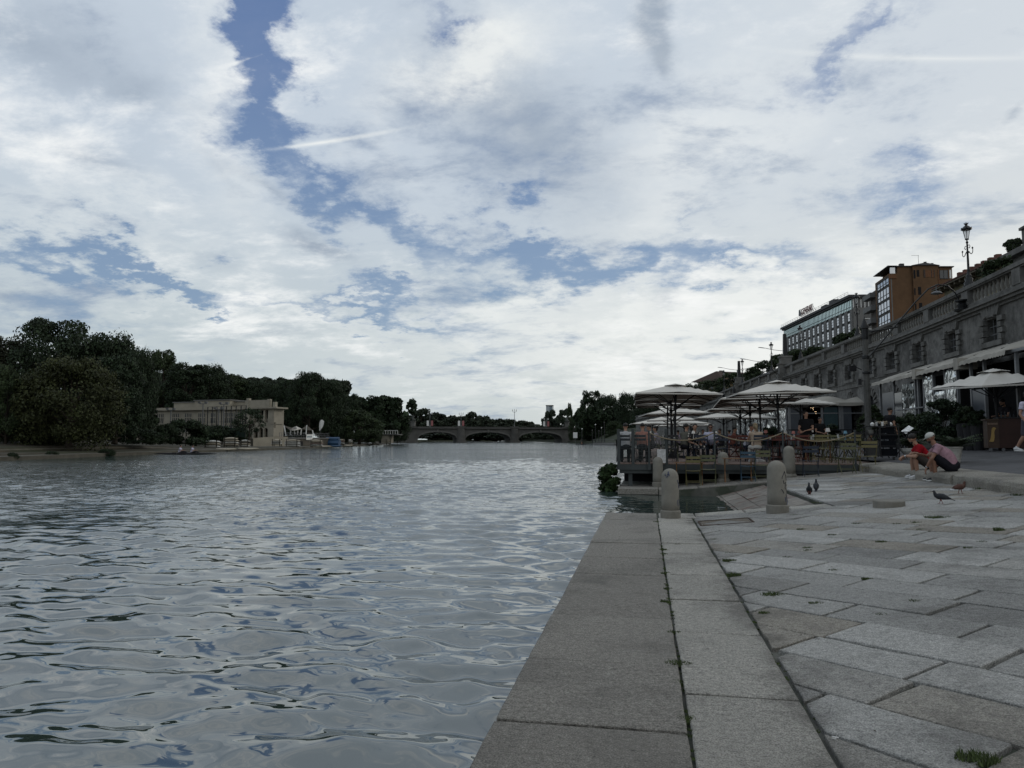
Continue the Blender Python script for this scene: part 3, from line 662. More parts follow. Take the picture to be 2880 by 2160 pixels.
# ---- buildings on the upper street
def facade(a, c):
    a = Vector((a[0], a[1], 0)); c = Vector((c[0], c[1], 0)); d = (c-a); l = d.length; return Matrix.Translation(a) @ Matrix.Rotation(math.atan2(d.y, d.x), 4, 'Z'), l
CONC = mat('grey_cladding', (.15, .148, .142), .8, .12, .6, .1, 20); CONCD = mat('dark_cladding', (.09, .09, .088), .8, .12, 1)
SKYG = mat('blue_glass', (.42, .56, .57), .06, .1, .5, spec=.9, metal=.7); WING = mat('sky_window', (.5, .52, .55), .06, .05, 1, spec=1., metal=.75); ROOFD = mat('roof_edge', (.04, .04, .042), .6, .1, 1)
def tower():
    far_, near_ = P(2204, 921, 268), P(2394, 831, 207); zt = (far_[2]+near_[2])/2
    t = thing('office_building', 'long grey office building with glazed top floor and rows of bright windows', 'building', (0, 0, 0))
    M, l = facade(near_, far_)       # x along the river front from its near corner, -y is inland when heading away
    def B(b, x0, x1, y0, y1, z0, z1): b.box(x0, x1, -y1, -y0, z0, z1, M)   # y measured inland
    b = MB(); B(b, 0, l, .3, 16, ZB, zt-.6); b.build('wall', CONCD, t)
    b = MB(); B(b, -1., l+.6, -1.1, 17, zt-.7, zt); B(b, -.6, l+.3, -.6, 16.6, zt-1.2, zt-.7); B(b, 3, l-1, 8, 14, zt, zt+1.2); B(b, 18, 22, 2, 6, zt, zt+2.4); B(b, 25, 29, 2, 6, zt, zt+2.); B(b, -.5, 4, 9, 14, zt, zt+3); b.build('roof', ROOFD, t)
    b = MB()
    for k in range(2): b.bar(M @ Vector((0, .9, zt+.5+k*.5)), M @ Vector((l, .9, zt+.5+k*.5)), .06)
    for k in range(25): b.bar(M @ Vector((l*k/24, .9, zt)), M @ Vector((l*k/24, .9, zt+1)), .05)
    b.build('roof_rail', GREYM, t)
    b = MB(); B(b, .2, l-.2, 0, .3, zt-4.2, zt-1.2); gl = b.build('glazed_storey', SKYG, t)
    b = MB(); nm = 52
    for k in range(nm+1): x = .2+(l-.4)*k/nm; B(b, x-.05, x+.05, -.08, .02, zt-4.2, zt-1.2)
    B(b, .2, l-.2, -.06, .02, zt-3.5, zt-3.35); b.build('mullion', CONCD, gl)
    nb_ = 15; bw = l/nb_; zs = [zt-4.9-3.2*k for k in range(5)]
    pier = MB()
    for k in range(nb_+1):
        x = k*bw; B(pier, max(0, x-bw*.24), min(l, x+bw*.24), -.15, .35, ZB, zt-4.2)
    pier.build('piers', CONC, t)
    for k in range(nb_):
        x = (k+.5)*bw
        for zq in zs:
            if zq-2.3 < ZB: continue
            b = MB(); B(b, x-bw*.13, x+bw*.2, -.02, .29, zq-2.5, zq-.2); wn = b.build('window', WING, t)
            b = MB()
            for r_ in (1, 2): B(b, x-bw*.13, x+bw*.2, -.07, -.02, zq-.2-r_*.767-.05, zq-.2-r_*.767+.05)
            b.build('glazing_bar', CONCD, wn)
    b = MB()                                          # end wall that faces the viewer
    B(b, -.3, -.02, .3, 16, ZB, zt-3.7); b.build('end_wall', CONC, t)
    b = MB()
    for k in range(12): B(b, -.25, -.05, .6+k*1.1, 1.3+k*1.1, zt-3.5, zt-1.)
    for z in range(4): B(b, -.36, -.29, 3.5, 6.8, zt-7-z*3.1, zt-5.7-z*3.1)
    b.build('end_window', GLZ, t)
    b = MB()
    for k in range(13): B(b, -.28, -.02, .3+k*1.1, .55+k*1.1, zt-4.2, zt-1.2)
    for z in range(4): B(b, -.6, -.37, 3.4, 7., zt-7.2-z*3.1, zt-7-z*3.1)
    b.build('end_mullion', WHITEP, t)
    sgn = thing('rooftop_sign', 'dark red rooftop letters with grey emblem above the long office building', 'sign', (0, 0, 0))
    fr = MB(); x0, x1 = l*.49, l*.70
    for k in range(9):
        x = x0+(x1-x0)*k/8; fr.bar(M @ Vector((x, .2, zt)), M @ Vector((x, .2, zt+3.3)), .09); fr.bar(M @ Vector((x, -1.2, zt)), M @ Vector((x, .2, zt+2.6)), .07)
    for z in (.9, 1.2, 3.2): fr.bar(M @ Vector((x0, .2, zt+z)), M @ Vector((x1, .2, zt+z)), .08)
    fr.build('sign_frame', GREYM, sgn)
    cu = bpy.data.curves.new('sign_text', 'FONT'); cu.body = 'GENERALI'; cu.size = 3.1; cu.extrude = .08; cu.space_character = .98
    to = bpy.data.objects.new('tmp', cu); C.objects.link(to); bpy.context.view_layer.update(); me = bpy.data.meshes.new_from_object(to.evaluated_get(bpy.context.evaluated_depsgraph_get()))
    bpy.data.objects.remove(to); xs_ = [v.co.x for v in me.vertices]; wdt = max(xs_)-min(xs_)
    # letters read from the river: text runs towards the viewer
    s_ = (x1-x0)*.80/wdt; T = M @ Matrix.Translation((x1-(x1-x0)*.18, .45, zt+1.25)) @ Matrix.Rotation(math.pi, 4, 'Z') @ Matrix.Rotation(R(90), 4, 'X') @ Matrix.Diagonal((s_, .95, 1, 1))
    me.transform(T); me.materials.append(mat('sign_red', (.10, .02, .02), .5, 0)); o = bpy.data.objects.new('lettering', me); C.objects.link(o); o.parent = sgn
    b = MB(); b.tube([M @ Vector((x1-.8, .45, zt+1.3)), M @ Vector((x1-1.2, .45, zt+2)), M @ Vector((x1-.9, .45, zt+2.9)), M @ Vector((x1-1.3, .45, zt+3.5))], [.9, .75, .55, .3], 8, flat=.15, up=(0, 0, 1))
    b.bar(M @ Vector((x1-.2, .5, zt+1.3)), M @ Vector((x1-.6, .5, zt+3.3)), .25, .5); b.bar(M @ Vector((x1-1.9, .5, zt+1.3)), M @ Vector((x1-1.4, .5, zt+2.6)), .25, .5); b.build('emblem', GREYM, sgn)
tower()
OCH = mat('ochre_render', (.115, .064, .032), .85, .12, .8, .1, 30, dirt=.12); OCH2 = mat('ochre_trim', (.13, .06, .028), .8, .1, 2)
def ochre():
    a = P(2501, 768, 165); e = P(2678, 746, 165); zt = a[2]+1.8; far_ = P(2443, 794, 181)
    t = thing('apartment_building', 'ochre orange apartment block with a penthouse roof and a glazed balcony front', 'building', (0, 0, 0))
    M, l = facade(a, e)       # x to the right along the blind side wall, y away from the viewer along the river front
    yd = (Vector((far_[0], far_[1], 0))-Vector((a[0], a[1], 0))).normalized()
    for k_ in range(3): M[k_][1] = yd[k_]
    def B(b, x0, x1, y0, y1, z0, z1): b.box(x0, x1, y0, y1, z0, z1, M)
    b = MB(); B(b, 0, l*.36, 0, 11, ZB, zt-1.9); B(b, l*.36, l*.76, -.5, 11, ZB, zt-.1); B(b, l*.76, l, .2, 11, ZB, zt-.35); B(b, l*.13, l*.36, .1, 11, zt-1.9, zt-.25); b.build('wall', OCH, t)
    b = MB(); B(b, -.4, l*.12, -.3, 11, zt-.2, zt-.05); B(b, l*.1, l*.4, -.3, 11, zt-.25, zt-.08); b.add([M @ Vector(p) for p in ((l*.34, -.9, zt-.1), (l*.79, -.9, zt-.1), (l*.79, 11, zt-.1), (l*.34, 11, zt-.1), (l*.56, -.6, zt+.6), (l*.56, 11, zt+.6))], [(0, 1, 4), (1, 2, 5, 4), (2, 3, 5), (3, 0, 4, 5), (0, 3, 2, 1)])
    B(b, l*.75, l+.35, -.3, 11, zt-.35, zt-.18); rf = b.build('roof', ROOFD, t)
    b = MB(); B(b, l*.22, l*.29, 2, 3, zt-.1, zt+1.0); B(b, l*.17, l*.33, 1.5, 3.5, zt-.08, zt+.35); b.build('chimney', ROOFD, rf); b = MB(); B(b, l*.72, l*.76, 2, 3, zt, zt+1.1); b.build('chimney', ROOFD, rf)
    b = MB(); b.bar(M @ Vector((l*.52, 2, zt+.3)), M @ Vector((l*.52, 2, zt+3)), .06); b.bar(M @ Vector((l*.41, 2, zt+2.95)), M @ Vector((l*.53, 2, zt+2.95)), .05); b.lathe([(.02, 0), (.35, .1), (.4, .2)], M @ Vector((l*.6, 1, zt+.9)), 8); b.build('antenna', GREYM, rf)
    for (x0, x1, z0, z1, y) in ((.37, .39, 5.5, 7.2, -.5), (.43, .48, 5.2, 7.1, -.5), (.37, .395, 9.2, 11, -.5), (.435, .485, 9, 11, -.5), (.37, .40, 1.2, 3.2, -.5), (.42, .46, 1.2, 2.8, -.5), (.81, .835, 4.6, 6.8, .2)):
        b = MB(); B(b, l*x0, l*x1, y-.03, y+.06, zt-z1, zt-z0); b.build('window', DARKIN, t)
    b = MB(); B(b, l*.53, l*.70, -.56, -.44, zt-2.9, zt-1.2); w_ = b.build('window', OCH2, t); b = MB()
    for x in (.53, .545, .65, .69): B(b, l*x, l*x+.12, -.62, -.57, zt-3, zt-1.1)
    b.build('window_frame', ROOFD, w_)
    b = MB(); B(b, l*.80, l*.93, .12, .22, zt-3, zt-1.1); w_ = b.build('loggia_window', GLZ, t); b = MB()
    for x in (.795, .86, .925): B(b, l*x, l*x+.12, .08, .14, zt-3.1, zt-1.)
    B(b, l*.79, l*.94, .06, .12, zt-3.15, zt-3.0); b.build('window_frame', ROOFD, w_)
    b = MB(); B(b, l*.955, l*.985, .15, .19, zt-3, zt-1.); b.build('loggia_opening', WHITEP, t)
    b = MB(); B(b, -.1, l*.0+.08, -.12, -.003, ZB, zt-2); B(b, l*.755, l*.77, -.62, -.55, ZB, zt-1); B(b, -.2, l*.11, -.2, .1, zt-3.1, zt-2.3); b.build('downpipe', OCH2, t)
    b = MB(); B(b, l*.02, l*.10, .3, .5, zt-1.9, zt-.4); b.build('terrace_window', WING, t)
    # glazed front towards the river, running away from the corner
    M2, l2 = facade(a, far_)
    def B2(b, x0, x1, y0, y1, z0, z1): b.box(x0, x1, y0, y1, z0, z1, M2)   # y>0 is towards the river
    n = 0
    b = MB(); B2(b, .05, l2*.62, -.5, 0, ZB, zt-2.2); b.build('front_wall', CONC, t)
    z = zt-2.9
    for k in range(5):
        h_ = 1.3 if k == 0 else 2.35
        b = MB(); B2(b, .25, l2*.55, .0, .08, z-h_, z); w_ = b.build('window', WING, t); b = MB()
        for j in range(5): x = .25+(l2*.55-.25)*j/4; B2(b, x-.07, x+.07, .06, .16, z-h_-.1, z+.1)
        B2(b, .2, l2*.56, .06, .15, z-h_*.68, z-h_*.62); b.build('window_frame', CONCD, w_); z -= h_+.75
    b = MB(); B2(b, l2*.62, l2*1.0, -3, -.3, ZB, zt-3.4); b.build('side_wall', mat('brown_render', (.06, .05, .042), .8, .1, 1), t)
    for k in range(5):
        b = MB(); B2(b, l2*.72, l2*1.12, -.3, 1.1, zt-5.2-k*3.25, zt-4.+-k*3.25); b.build('balcony', CONC, t)
ochre()
YEL = mat('yellow_render', (.20, .18, .115), .85, .15, .8, .1, 20); TILE = mat('roof_tile', (.115, .055, .042), .9, .3, 1.5, .8, 12, stain=((.05, .035, .03), .6, .5, .6))
def yellow():
    a = P(2655, 806, 76); e = P(2885, 698, 60.7); zt = (a[2]+e[2])/2
    t = thing('tiled_roof_building', 'low yellowish building with a reddish tiled roof behind the balustrade at right', 'building', (0, 0, 0)); M, l = facade(e, a)
    b = MB(); b.box(0, l, -12, 0, ZB, zt-.3, M); b.build('wall', YEL, t)
    b = MB(); b.add([M @ Vector(p) for p in ((-.5, 1.1, zt-.25), (l+.6, 1.1, zt-.25), (l-3, -5.5, zt+.9), (2, -5.5, zt+.9), (-.5, 1.1, zt-.12), (l+.6, 1.1, zt-.12), (l+.6, -12, zt-.2), (-.5, -12, zt-.2))], [(0, 1, 5, 4), (4, 5, 2, 3), (5, 6, 2), (6, 7, 3, 2), (7, 4, 3), (0, 7, 6, 1)]); rf = b.build('roof', TILE, t)
    b = MB(); b.box(-.5, l+.6, 0, 1.05, zt-.42, zt-.28, M); k = 0
    while k*1.1 < l: b.box(k*1.1, k*1.1+.25, 0, .9, zt-.7, zt-.42, M); k += 1
    b.build('eaves', mat('eaves_wood', (.10, .085, .06), .8), rf)
    for j in range(7): b = MB(); b.box(l-1.2-j*1.25, l-.75-j*1.25, -1.5, -1., zt, zt+1.25, M); b.build('chimney', TILE, rf)
    j = 0
    while 3+j*3.6 < l-2:
        for z in (1.9, 5.2):
            b = MB(); b.box(3+j*3.6, 4.3+j*3.6, -.02, .04, zt-z-1.7, zt-z, M); b.build('window', GLZ, t)
        j += 1
yellow()
def corner():
    p = P(2843, 706, 40); t = thing('corner_building', 'stone corner building with a planted roof terrace, cut by the right edge', 'building', (0, 0, 0)); x, y, z = p
    b = MB(); b.box(x, x+14, y-16, y+1, ZB, z-.5); b.build('wall', ASH, t)
    b = MB(); b.box(x-.4, x+14, y-16, y+1.3, z-.5, z-.2); b.box(x+.0, x+14, y-16, y+1, z-.2, z+.02); b.build('parapet', ASH, t)
    b = MB(); b.box(x+.65, x+1.3, y-.6, y+.1, z+.02, z+1.2); b.box(x+.55, x+1.4, y-.7, y+.2, z+1.2, z+1.35); b.build('pier', ASH, t)
    b = MB()
    for k in range(8): b.tube([(x+.1+.2*k, y, z+.0), (x+.12+.2*k, y, z+.4), (x+.3+.2*k, y, z+.5)], .012, 4)
    b.build('railing', IRON, t)
corner()
def brownhouse():
    D = 150; a = P(1963, 1085, D); e = P(2040, 1085, D-8); M, l = facade(a, e); z1 = P(1963, 1072, D)[2]; zr = P(2010, 1049, D)[2]
    t = thing('brown_roof_house', 'distant house with a dark brown gabled roof rising above the trees', 'building', (0, 0, 0))
    b = MB(); b.box(0, l, 0, 9, 1, z1, M); b.build('wall', mat('ochre_wall', (.16, .12, .07), .9, .1, 1), t)
    b = MB(); b.add([M @ Vector(p) for p in ((-1.2, -1, z1-.2), (l+1, -1, z1-.6), (l+1, 10, z1-.6), (-1.2, 10, z1-.2), (l*.55, 1, zr), (l*.55, 8, zr))], [(0, 1, 4), (1, 2, 5, 4), (2, 3, 5), (3, 0, 4, 5), (0, 3, 2, 1)]); rf = b.build('roof', mat('brown_tile', (.055, .035, .028), .9, .2, 1), t)
    for k in range(3): b = MB(); b.box(l*(.25+.13*k), l*(.3+.13*k), 2, 3, zr-1.6, zr-.2+.2*k, M); b.build('chimney', ASH, rf)
    for k in range(3): b = MB(); b.box(1+k*1.6, 1.8+k*1.6, -.05, .02, z1-2.2, z1-.8, M); b.build('window', GLZ, t)
brownhouse()
def highrise():
    a = P(1536, 1236, 900); x, y = a[0], a[1]; zt = P(1544, 1142, 900)[2]; w_ = 900/F*18
    t = thing('office_tower', 'distant pale grey tower block rising behind the trees near the bridge', 'building', (x, y, 0))
    b = MB(); b.box(0, w_*.55, 0, 12, 0, zt); b.build('wall', mat('tower_pale', (.34, .37, .39), .4, .05, 1), t)
    b = MB(); b.box(w_*.56, w_, 0, 12, 0, zt-.5); b.build('glazed_wing', mat('tower_grey', (.16, .2, .23), .3, .05, 1), t)
    b = MB(); b.box(-.3, w_+.3, -.3, 12, zt, zt+1.2); b.build('roof', CONCD, t)
highrise()
# ================= trees, left bank, bridge =================
def leafmat(name, col, dark=.5):
    m = mat(name, col, .7, 0, spec=.25); t = m.node_tree; k = G(t); bs = t.nodes['Principled BSDF']
    gi = nd('ShaderNodeNewGeometry', t).outputs['Random Per Island']; vec = nd('ShaderNodeTexCoord', t).outputs['Object']
    c = k.mix(gi, tuple(v*.55 for v in col), tuple(v*1.5 for v in col))
    c = k.vm('SCALE', c, k.ss(k.noise(vec, .45, 3), .3, .7, .65, 1.3)); t.links.new(c, bs.inputs['Base Color']); return m
LG = leafmat('leaves_dark_green', (.018, .031, .014)); LO = leafmat('leaves_olive', (.030, .036, .012)); LB = leafmat('leaves_brownish', (.021, .025, .012)); LM = leafmat('leaves_mid_green', (.026, .041, .016))
LF = leafmat('leaves_far', (.026, .036, .022)); LSH = leafmat('leaves_shrub', (.028, .042, .018)); BARK = mat('bark', (.035, .028, .022), .95, .3, 4, .5, 20)
def leaves(pts, nrm, size, r, elong=1.5):
    """one small bent leaf card per point"""
    n = len(pts); d = r.normal(size=(n, 3)); d /= np.linalg.norm(d, axis=1)[:, None]
    nn = nrm*.9+d*.8; nn /= np.linalg.norm(nn, axis=1)[:, None]
    a = np.cross(nn, r.normal(size=(n, 3))); a /= np.linalg.norm(a, axis=1)[:, None]; b_ = np.cross(nn, a)
    s = size*(.6+.8*r.random((n, 1))); p0 = pts-a*s*elong/2; p2 = pts+a*s*elong/2-nn*s*.25; p1 = pts+b_*s*.5; p3 = pts-b_*s*.5
    v = np.stack([p0, p3, p2, p1], 1).reshape(-1, 3); return v
def cards_mesh(name, v, m, parent):
    n = len(v)//4; me = bpy.data.meshes.new(name); me.vertices.add(len(v)); me.vertices.foreach_set('co', v.astype(np.float32).ravel())
    me.loops.add(len(v)); me.loops.foreach_set('vertex_index', np.arange(len(v), dtype=np.int32)); me.polygons.add(n)
    me.polygons.foreach_set('loop_start', np.arange(0, len(v), 4, dtype=np.int32)); me.polygons.foreach_set('loop_total', np.full(n, 4, np.int32)); me.update(calc_edges=True); me.materials.append(m)
    o = bpy.data.objects.new(name, me); C.objects.link(o)
    if parent is not None: o.parent = parent; CHR.setdefault(parent.name, []).append(o)
    return o
def crown_pts(r, n, R_, H, zb, lobes, lr, droop=.0, shape='round', hollow=.45):
    """n leaf points in lobes scattered over an uneven crown of radius R_ and height H above zb"""
    cs = []; 
    for i in range(lobes):
        u = r.random(); a = r.random()*6.283
        if shape == 'round': t = .06+.92*u; prof = math.sin(math.pi*(.10+.86*t)**.9)**.62
        elif shape == 'cone': t = u**1.3; prof = (1-t)**.8*.95+.06
        elif shape == 'column': t = u; prof = .55+.45*math.sin(math.pi*min(1, .15+t*.8))
        else: t = u; prof = 1
        rad = R_*prof*(.55+.47*math.sqrt(r.random())); cs.append((rad*math.cos(a), rad*math.sin(a), zb+H*t*.94, lr*(.6+.75*r.random())))
    cs = np.array(cs); idx = r.integers(0, lobes, n); c = cs[idx]; d = r.normal(size=(n, 3)); d /= np.linalg.norm(d, axis=1)[:, None]
    rad = c[:, 3:4]*(1-hollow*r.random((n, 1))**1.6); off = d*rad*np.array([1.15, 1.15, .72]); off[:, 2] -= droop*np.abs(rad[:, 0])*r.random(n)
    return c[:, :3]+off, d, cs
def tree(label, seed, R_, H, zb, n, leaf, m, lobes=70, lr=None, shape='round', droop=.2, trunk=None, cat='tree', name='leafy_tree', group=None, limbs=9):
    r = np.random.default_rng(seed); t = thing(name, label, cat, group=group); lr = lr or R_*.27
    p, d, cs = crown_pts(r, n, R_, H, zb, lobes, lr, droop, shape)
    cards_mesh('crown', leaves(p, d, leaf, r), m, t)
    b = MB(); tr = trunk or H*.035
    top = zb+H*.7; b.tube([(0, 0, -.5), (tr*.3, 0, zb*.5), (0, tr*.4, zb+H*.2), (tr*.3, 0, top)], [tr*1.4, tr, tr*.7, tr*.2], 8)
    for i in range(limbs):
        c = cs[i]; z0 = zb*.7+(c[2]-zb*.7)*.35; b.tube([(0, 0, z0), (c[0]*.45, c[1]*.45, z0+(c[2]-z0)*.45), (c[0]*.95, c[1]*.95, c[2])], [tr*.5, tr*.3, tr*.08], 5)
    b.build('trunk', BARK, t); return t
# prototypes: nominal width 2 (R=1*) and total height; scaled when placed
PRT = {}
def proto(key, *a, **k): PRT[key] = None; PA[key] = (a, k)
PA = {}
proto('broad', 3, 7., 13., .4, 24000, .27, LG, lobes=110, shape='round')
proto('chestnut', 4, 7., 13., .2, 34000, .25, LO, lobes=130, droop=.6)
proto('brown', 5, 6., 13., .3, 20000, .27, LB, lobes=70, droop=.5)
proto('tall', 6, 5., 15., .5, 20000, .28, LG, lobes=90, shape='column')
proto('mid', 8, 6., 12., .3, 20000, .28, LM, lobes=70)
proto('feather', 9, 7.5, 14., 1., 24000, .25, LG, lobes=100, lr=1.7, droop=.1)
proto('far', 10, 6., 11., .5, 6000, .75, LF, lobes=50)
proto('bush', 12, 3., 3.6, .0, 7000, .2, LG, lobes=50, name='river_bush', trunk=.05, limbs=0)
def plant_tree(kind, label, cx, ytop, ybot, hw, dep, grp):
    a, k = PA[kind]; base = P(cx, 1240 if ybot is None else ybot, dep); top = P(cx, ytop, dep); wid = hw*dep/F
    zb = base[2] if ybot is not None else 1.5; H = top[2]-zb; nomH = a[2]+a[1+2] if False else a[3]+a[2]; sc_ = (wid/a[1], wid/a[1], H/(nomH*1.02))
    loc = (base[0], base[1], zb); rz = random.random()*6.28
    if PRT[kind] is None: t = tree(label, *a, **k); PRT[kind] = t; t.location = loc; t.rotation_euler = (0, 0, rz); t.scale = sc_; t['group'] = grp
    else: t = dup(PRT[kind], label, loc, rz, sc_, grp)
    if kind == 'bush': t['category'] = 'bush'
    return t
GL = 'trees on the far left bank'
TL = [('brown', 'dark reddish-brown tree cut by the left edge, high behind the others', 12, 935, 1100, 75, 100), ('feather', 'tallest feathery dark tree, highest of the left bank', 150, 884, 1215, 130, 98),
 ('broad', 'dark tree with ragged top between the tallest tree and the taller rounded one', 300, 930, 1215, 95, 100), ('mid', 'small green tree at the left edge near the water', 14, 1022, 1245, 52, 70),
 ('chestnut', 'big olive-yellow chestnut tree with hanging branches, nearest the water at left', 195, 990, 1246, 118, 72), ('brown', 'brownish tree between the green edge tree and the olive chestnut', 62, 1045, 1245, 60, 74),
 ('tall', 'dark narrow tree just right of the olive chestnut', 322, 992, 1240, 62, 80), ('broad', 'dark tree half behind the left end of the cream boathouse', 388, 972, 1238, 50, 90),
 ('mid', 'tree with a lighter green right side above the left end of the cream boathouse', 455, 978, 1165, 50, 172), ('tall', 'tall dark tree rising behind the boathouse roof, leftmost of that row', 520, 1016, 1160, 52, 165),
 ('broad', 'second rounded dark tree behind the boathouse roof', 590, 1022, 1160, 58, 170), ('mid', 'third tree behind the boathouse roof, mid green', 650, 1050, 1165, 48, 175),
 ('broad', 'fourth tree behind the boathouse roof, above its right half', 715, 1068, 1165, 52, 178), ('broad', 'low tree behind the boathouse porch', 770, 1075, 1190, 42, 175),
 ('tall', 'dark tree just right of the boathouse porch', 812, 1062, 1225, 40, 172), ('feather', 'big dark tree over the white sail canopy', 868, 1040, 1225, 62, 168), ('broad', 'dark wide tree right of the sail canopy', 925, 1062, 1228, 48, 172),
 ('tall', 'pointed dark tree standing behind the low green willow', 985, 1103, 1232, 34, 205), ('mid', 'low rounded light green willow overhanging the moored boats', 1010, 1150, 1246, 58, 178), ('tall', 'dark tree with a knobbly crown near the bridge', 1068, 1106, 1238, 44, 225),
 ('mid', 'low green tree between the willow and the last boat racks', 1050, 1172, 1243, 26, 200), ('broad', 'dark tree at the left end of the bridge', 1118, 1155, 1242, 30, 260), ('broad', 'dark low tree filling behind the boat racks by the blue boats', 940, 1130, 1238, 50, 185)]
for k, lb, cx, yt, yb, hw, dp in TL: plant_tree(k, lb, cx, yt, yb, hw, dp, GL)
# forest backdrop behind the first rows: dense wood nobody could count
def wood(name, label, pts, leaf, m, seed):
    r = np.random.default_rng(seed); V = []
    for (px, ytop, ybot, hw, dep) in pts:
        b0 = P(px, ybot, dep); tp = P(px, ytop, dep); wd = hw*dep/F; H = tp[2]-b0[2]
        n = 1500; a = r.random(n)*6.283; u = r.random(n); k = 14; cs = np.stack([r.normal(0, .45, k), r.normal(0, .45, k), .15+.8*r.random(k)], 1); c = cs[r.integers(0, k, n)]
        d = r.normal(size=(n, 3)); d /= np.linalg.norm(d, axis=1)[:, None]; q_ = c*np.array([wd, wd, H])+d*np.array([wd*.38, wd*.38, H*.17])
        q_[:, 2] = np.minimum(q_[:, 2], H*1.0); p = q_+np.array(b0); V.append(leaves(p, d, leaf*dep/100, r))
    o = cards_mesh(name, np.concatenate(V), m, None); tag(o, label, 'woodland', kind='stuff'); return o
pts = [(px, 1062+ (px-560)*.035+random.uniform(-4, 6), 1190, 42, 420) for px in range(430, 960, 26)]
wood('hillside_wood', 'dark wooded hillside behind the boathouse trees', pts, .55, LF, 21)
pts = [(px, yt, 1232, 60, 118) for px, yt in ((-40, 985), (60, 1000), (160, 990), (260, 995), (350, 1010))]+[(px, 1140, 1243, 60, 92) for px in range(-60, 440, 50)]+[(px, 1085, 1225, 45, 190) for px in range(480, 800, 55)]+[(px, 1120, 1235, 34, 215) for px in range(830, 1120, 40)]
wood('bank_undergrowth', 'dense dark undergrowth between the left bank trees', pts, .42, LG, 22)
# bushes on the left bank
GB = 'bushes along the left bank'
for lb, cx, yt, yb, hw, dp in (('big black-green rounded bush in front of the boathouse', 522, 1178, 1246, 56, 100), ('second dark bush right of the biggest one, before the boathouse', 600, 1195, 1240, 50, 118), ('mid green bush below the boathouse tennis fence', 665, 1205, 1240, 40, 119),
   ('low dark bush at the foot of the olive chestnut', 130, 1205, 1248, 60, 74), ('dark bush beneath the trees right of the chestnut', 400, 1205, 1246, 45, 84), ('pale green shrub in front of the boathouse left end', 465, 1190, 1244, 28, 92), ('tiny tuft at the water in the middle of the grassy bank', 300, 1262, 1281, 20, 70), ('tiny tuft at the water left of the middle one', 145, 1268, 1288, 16, 62), ('tiny tuft of weeds at the far left waterline', 35, 1272, 1293, 14, 56)):
    plant_tree('bush', lb, cx, yt, yb, hw, dp, GB)
t = tree('thin-crowned crooked dark tree leaning in front of the boathouse corner', 31, 4.2, 6.2, 2.6, 2600, .26, LG, lobes=34, lr=1.0, name='crooked_tree', trunk=.22, group=GL)
p = P(700, 1243, 112); t.location = p; tp = P(720, 1150, 112); s_ = (tp[2]-p[2])/8.6; t.scale = (s_*.95, s_*.95, s_)
# ---- trees near and behind the bridge
GF = 'trees around the bridge'
for k, lb, cx, yt, yb, hw, dp in (('far', 'round far tree behind the left end of the bridge parapet', 1185, 1149, 1215, 36, 470), ('far', 'far tree behind the left arch, right of the round one', 1232, 1160, 1215, 34, 480), ('far', 'low far tree above the crown of the left arch', 1275, 1172, 1215, 26, 480), ('far', 'dark peaked far tree above the first bridge pier', 1328, 1158, 1215, 24, 480),
   ('far', 'low rounded far tree above the middle arch', 1375, 1180, 1215, 26, 480), ('far', 'lowest far tree above the middle arch, left of the tall lamps', 1415, 1188, 1215, 20, 480), ('far', 'low far tree between the tall bridge lamps and the tower block', 1478, 1185, 1215, 22, 480), ('far', 'slim far tree in front of the pale tower block', 1548, 1152, 1215, 20, 440), ('far', 'far tree above the right bridge abutment', 1590, 1148, 1215, 26, 430),
   ('mid', 'rounded lighter tree at the right end of the bridge', 1618, 1166, 1240, 17, 370), ('tall', 'tallest tree of the clump right of the bridge', 1665, 1092, 1240, 30, 350), ('broad', 'wide tree of the clump right of the bridge, right of its tallest', 1708, 1105, 1240, 40, 340), ('broad', 'dark tree just left of the white umbrellas', 1765, 1100, 1240, 38, 320), ('broad', 'dark tree behind the nearest left umbrella', 1820, 1118, 1236, 45, 300), ('mid', 'small ball-topped tree between the bridge and the clump', 1602, 1131, 1215, 8, 400),
   ('mid', 'low green tree on the slope below the clump', 1728, 1183, 1238, 26, 300), ('far', 'tree seen through the right arch of the bridge', 1545, 1212, 1242, 20, 520), ('far', 'tree seen through the middle arch of the bridge', 1395, 1205, 1242, 60, 560), ('far', 'tree seen through the left arch of the bridge', 1250, 1208, 1240, 60, 560)):
    plant_tree(k, lb, cx, yt, yb, hw, dp, GF)
wood('far_river_wood', 'dark far woods closing the river beyond the bridge arches', [(px, (1176 if px < 1350 else 1188)+5*math.sin(px), 1238, 30, 640) for px in range(1150, 1480, 16)]+[(px, 1200, 1238, 20, 700) for px in range(1500, 1600, 14)], .42, LF, 25)
wood('right_bank_wood', 'dense dark growth right of the bridge behind the umbrellas', [(px, 1150, 1240, 30, 335) for px in range(1640, 1860, 22)], .5, LG, 26)
b = MB(); q0 = [P(1597, 1241, 384)[:2], P(1640, 1241, 330)[:2], P(1690, 1244, 250)[:2], P(1735, 1246, 215)[:2], P(1800, 1246, 205)[:2], P(2100, 1246, 300)[:2], P(2000, 1241, 500)[:2]]
b.prism(q0, -1, .6); q1 = [P(1640, 1238, 360)[:2], P(1712, 1242, 270)[:2], P(1790, 1244, 225)[:2], P(2100, 1244, 300)[:2], P(2000, 1241, 480)[:2]]; n_ = len(q1)
cx_, cy_ = sum(p[0] for p in q1)/n_, sum(p[1] for p in q1)/n_
b.add([(x, y, .55) for x, y in q1]+[(x+(cx_-x)*.35, y+(cy_-y)*.35, 6) for x, y in q1], [tuple(range(n_, 2*n_))]+[(i, (i+1) % n_, n_+(i+1) % n_, n_+i) for i in range(n_)]); struct('right_bank_terrain', b, FG)
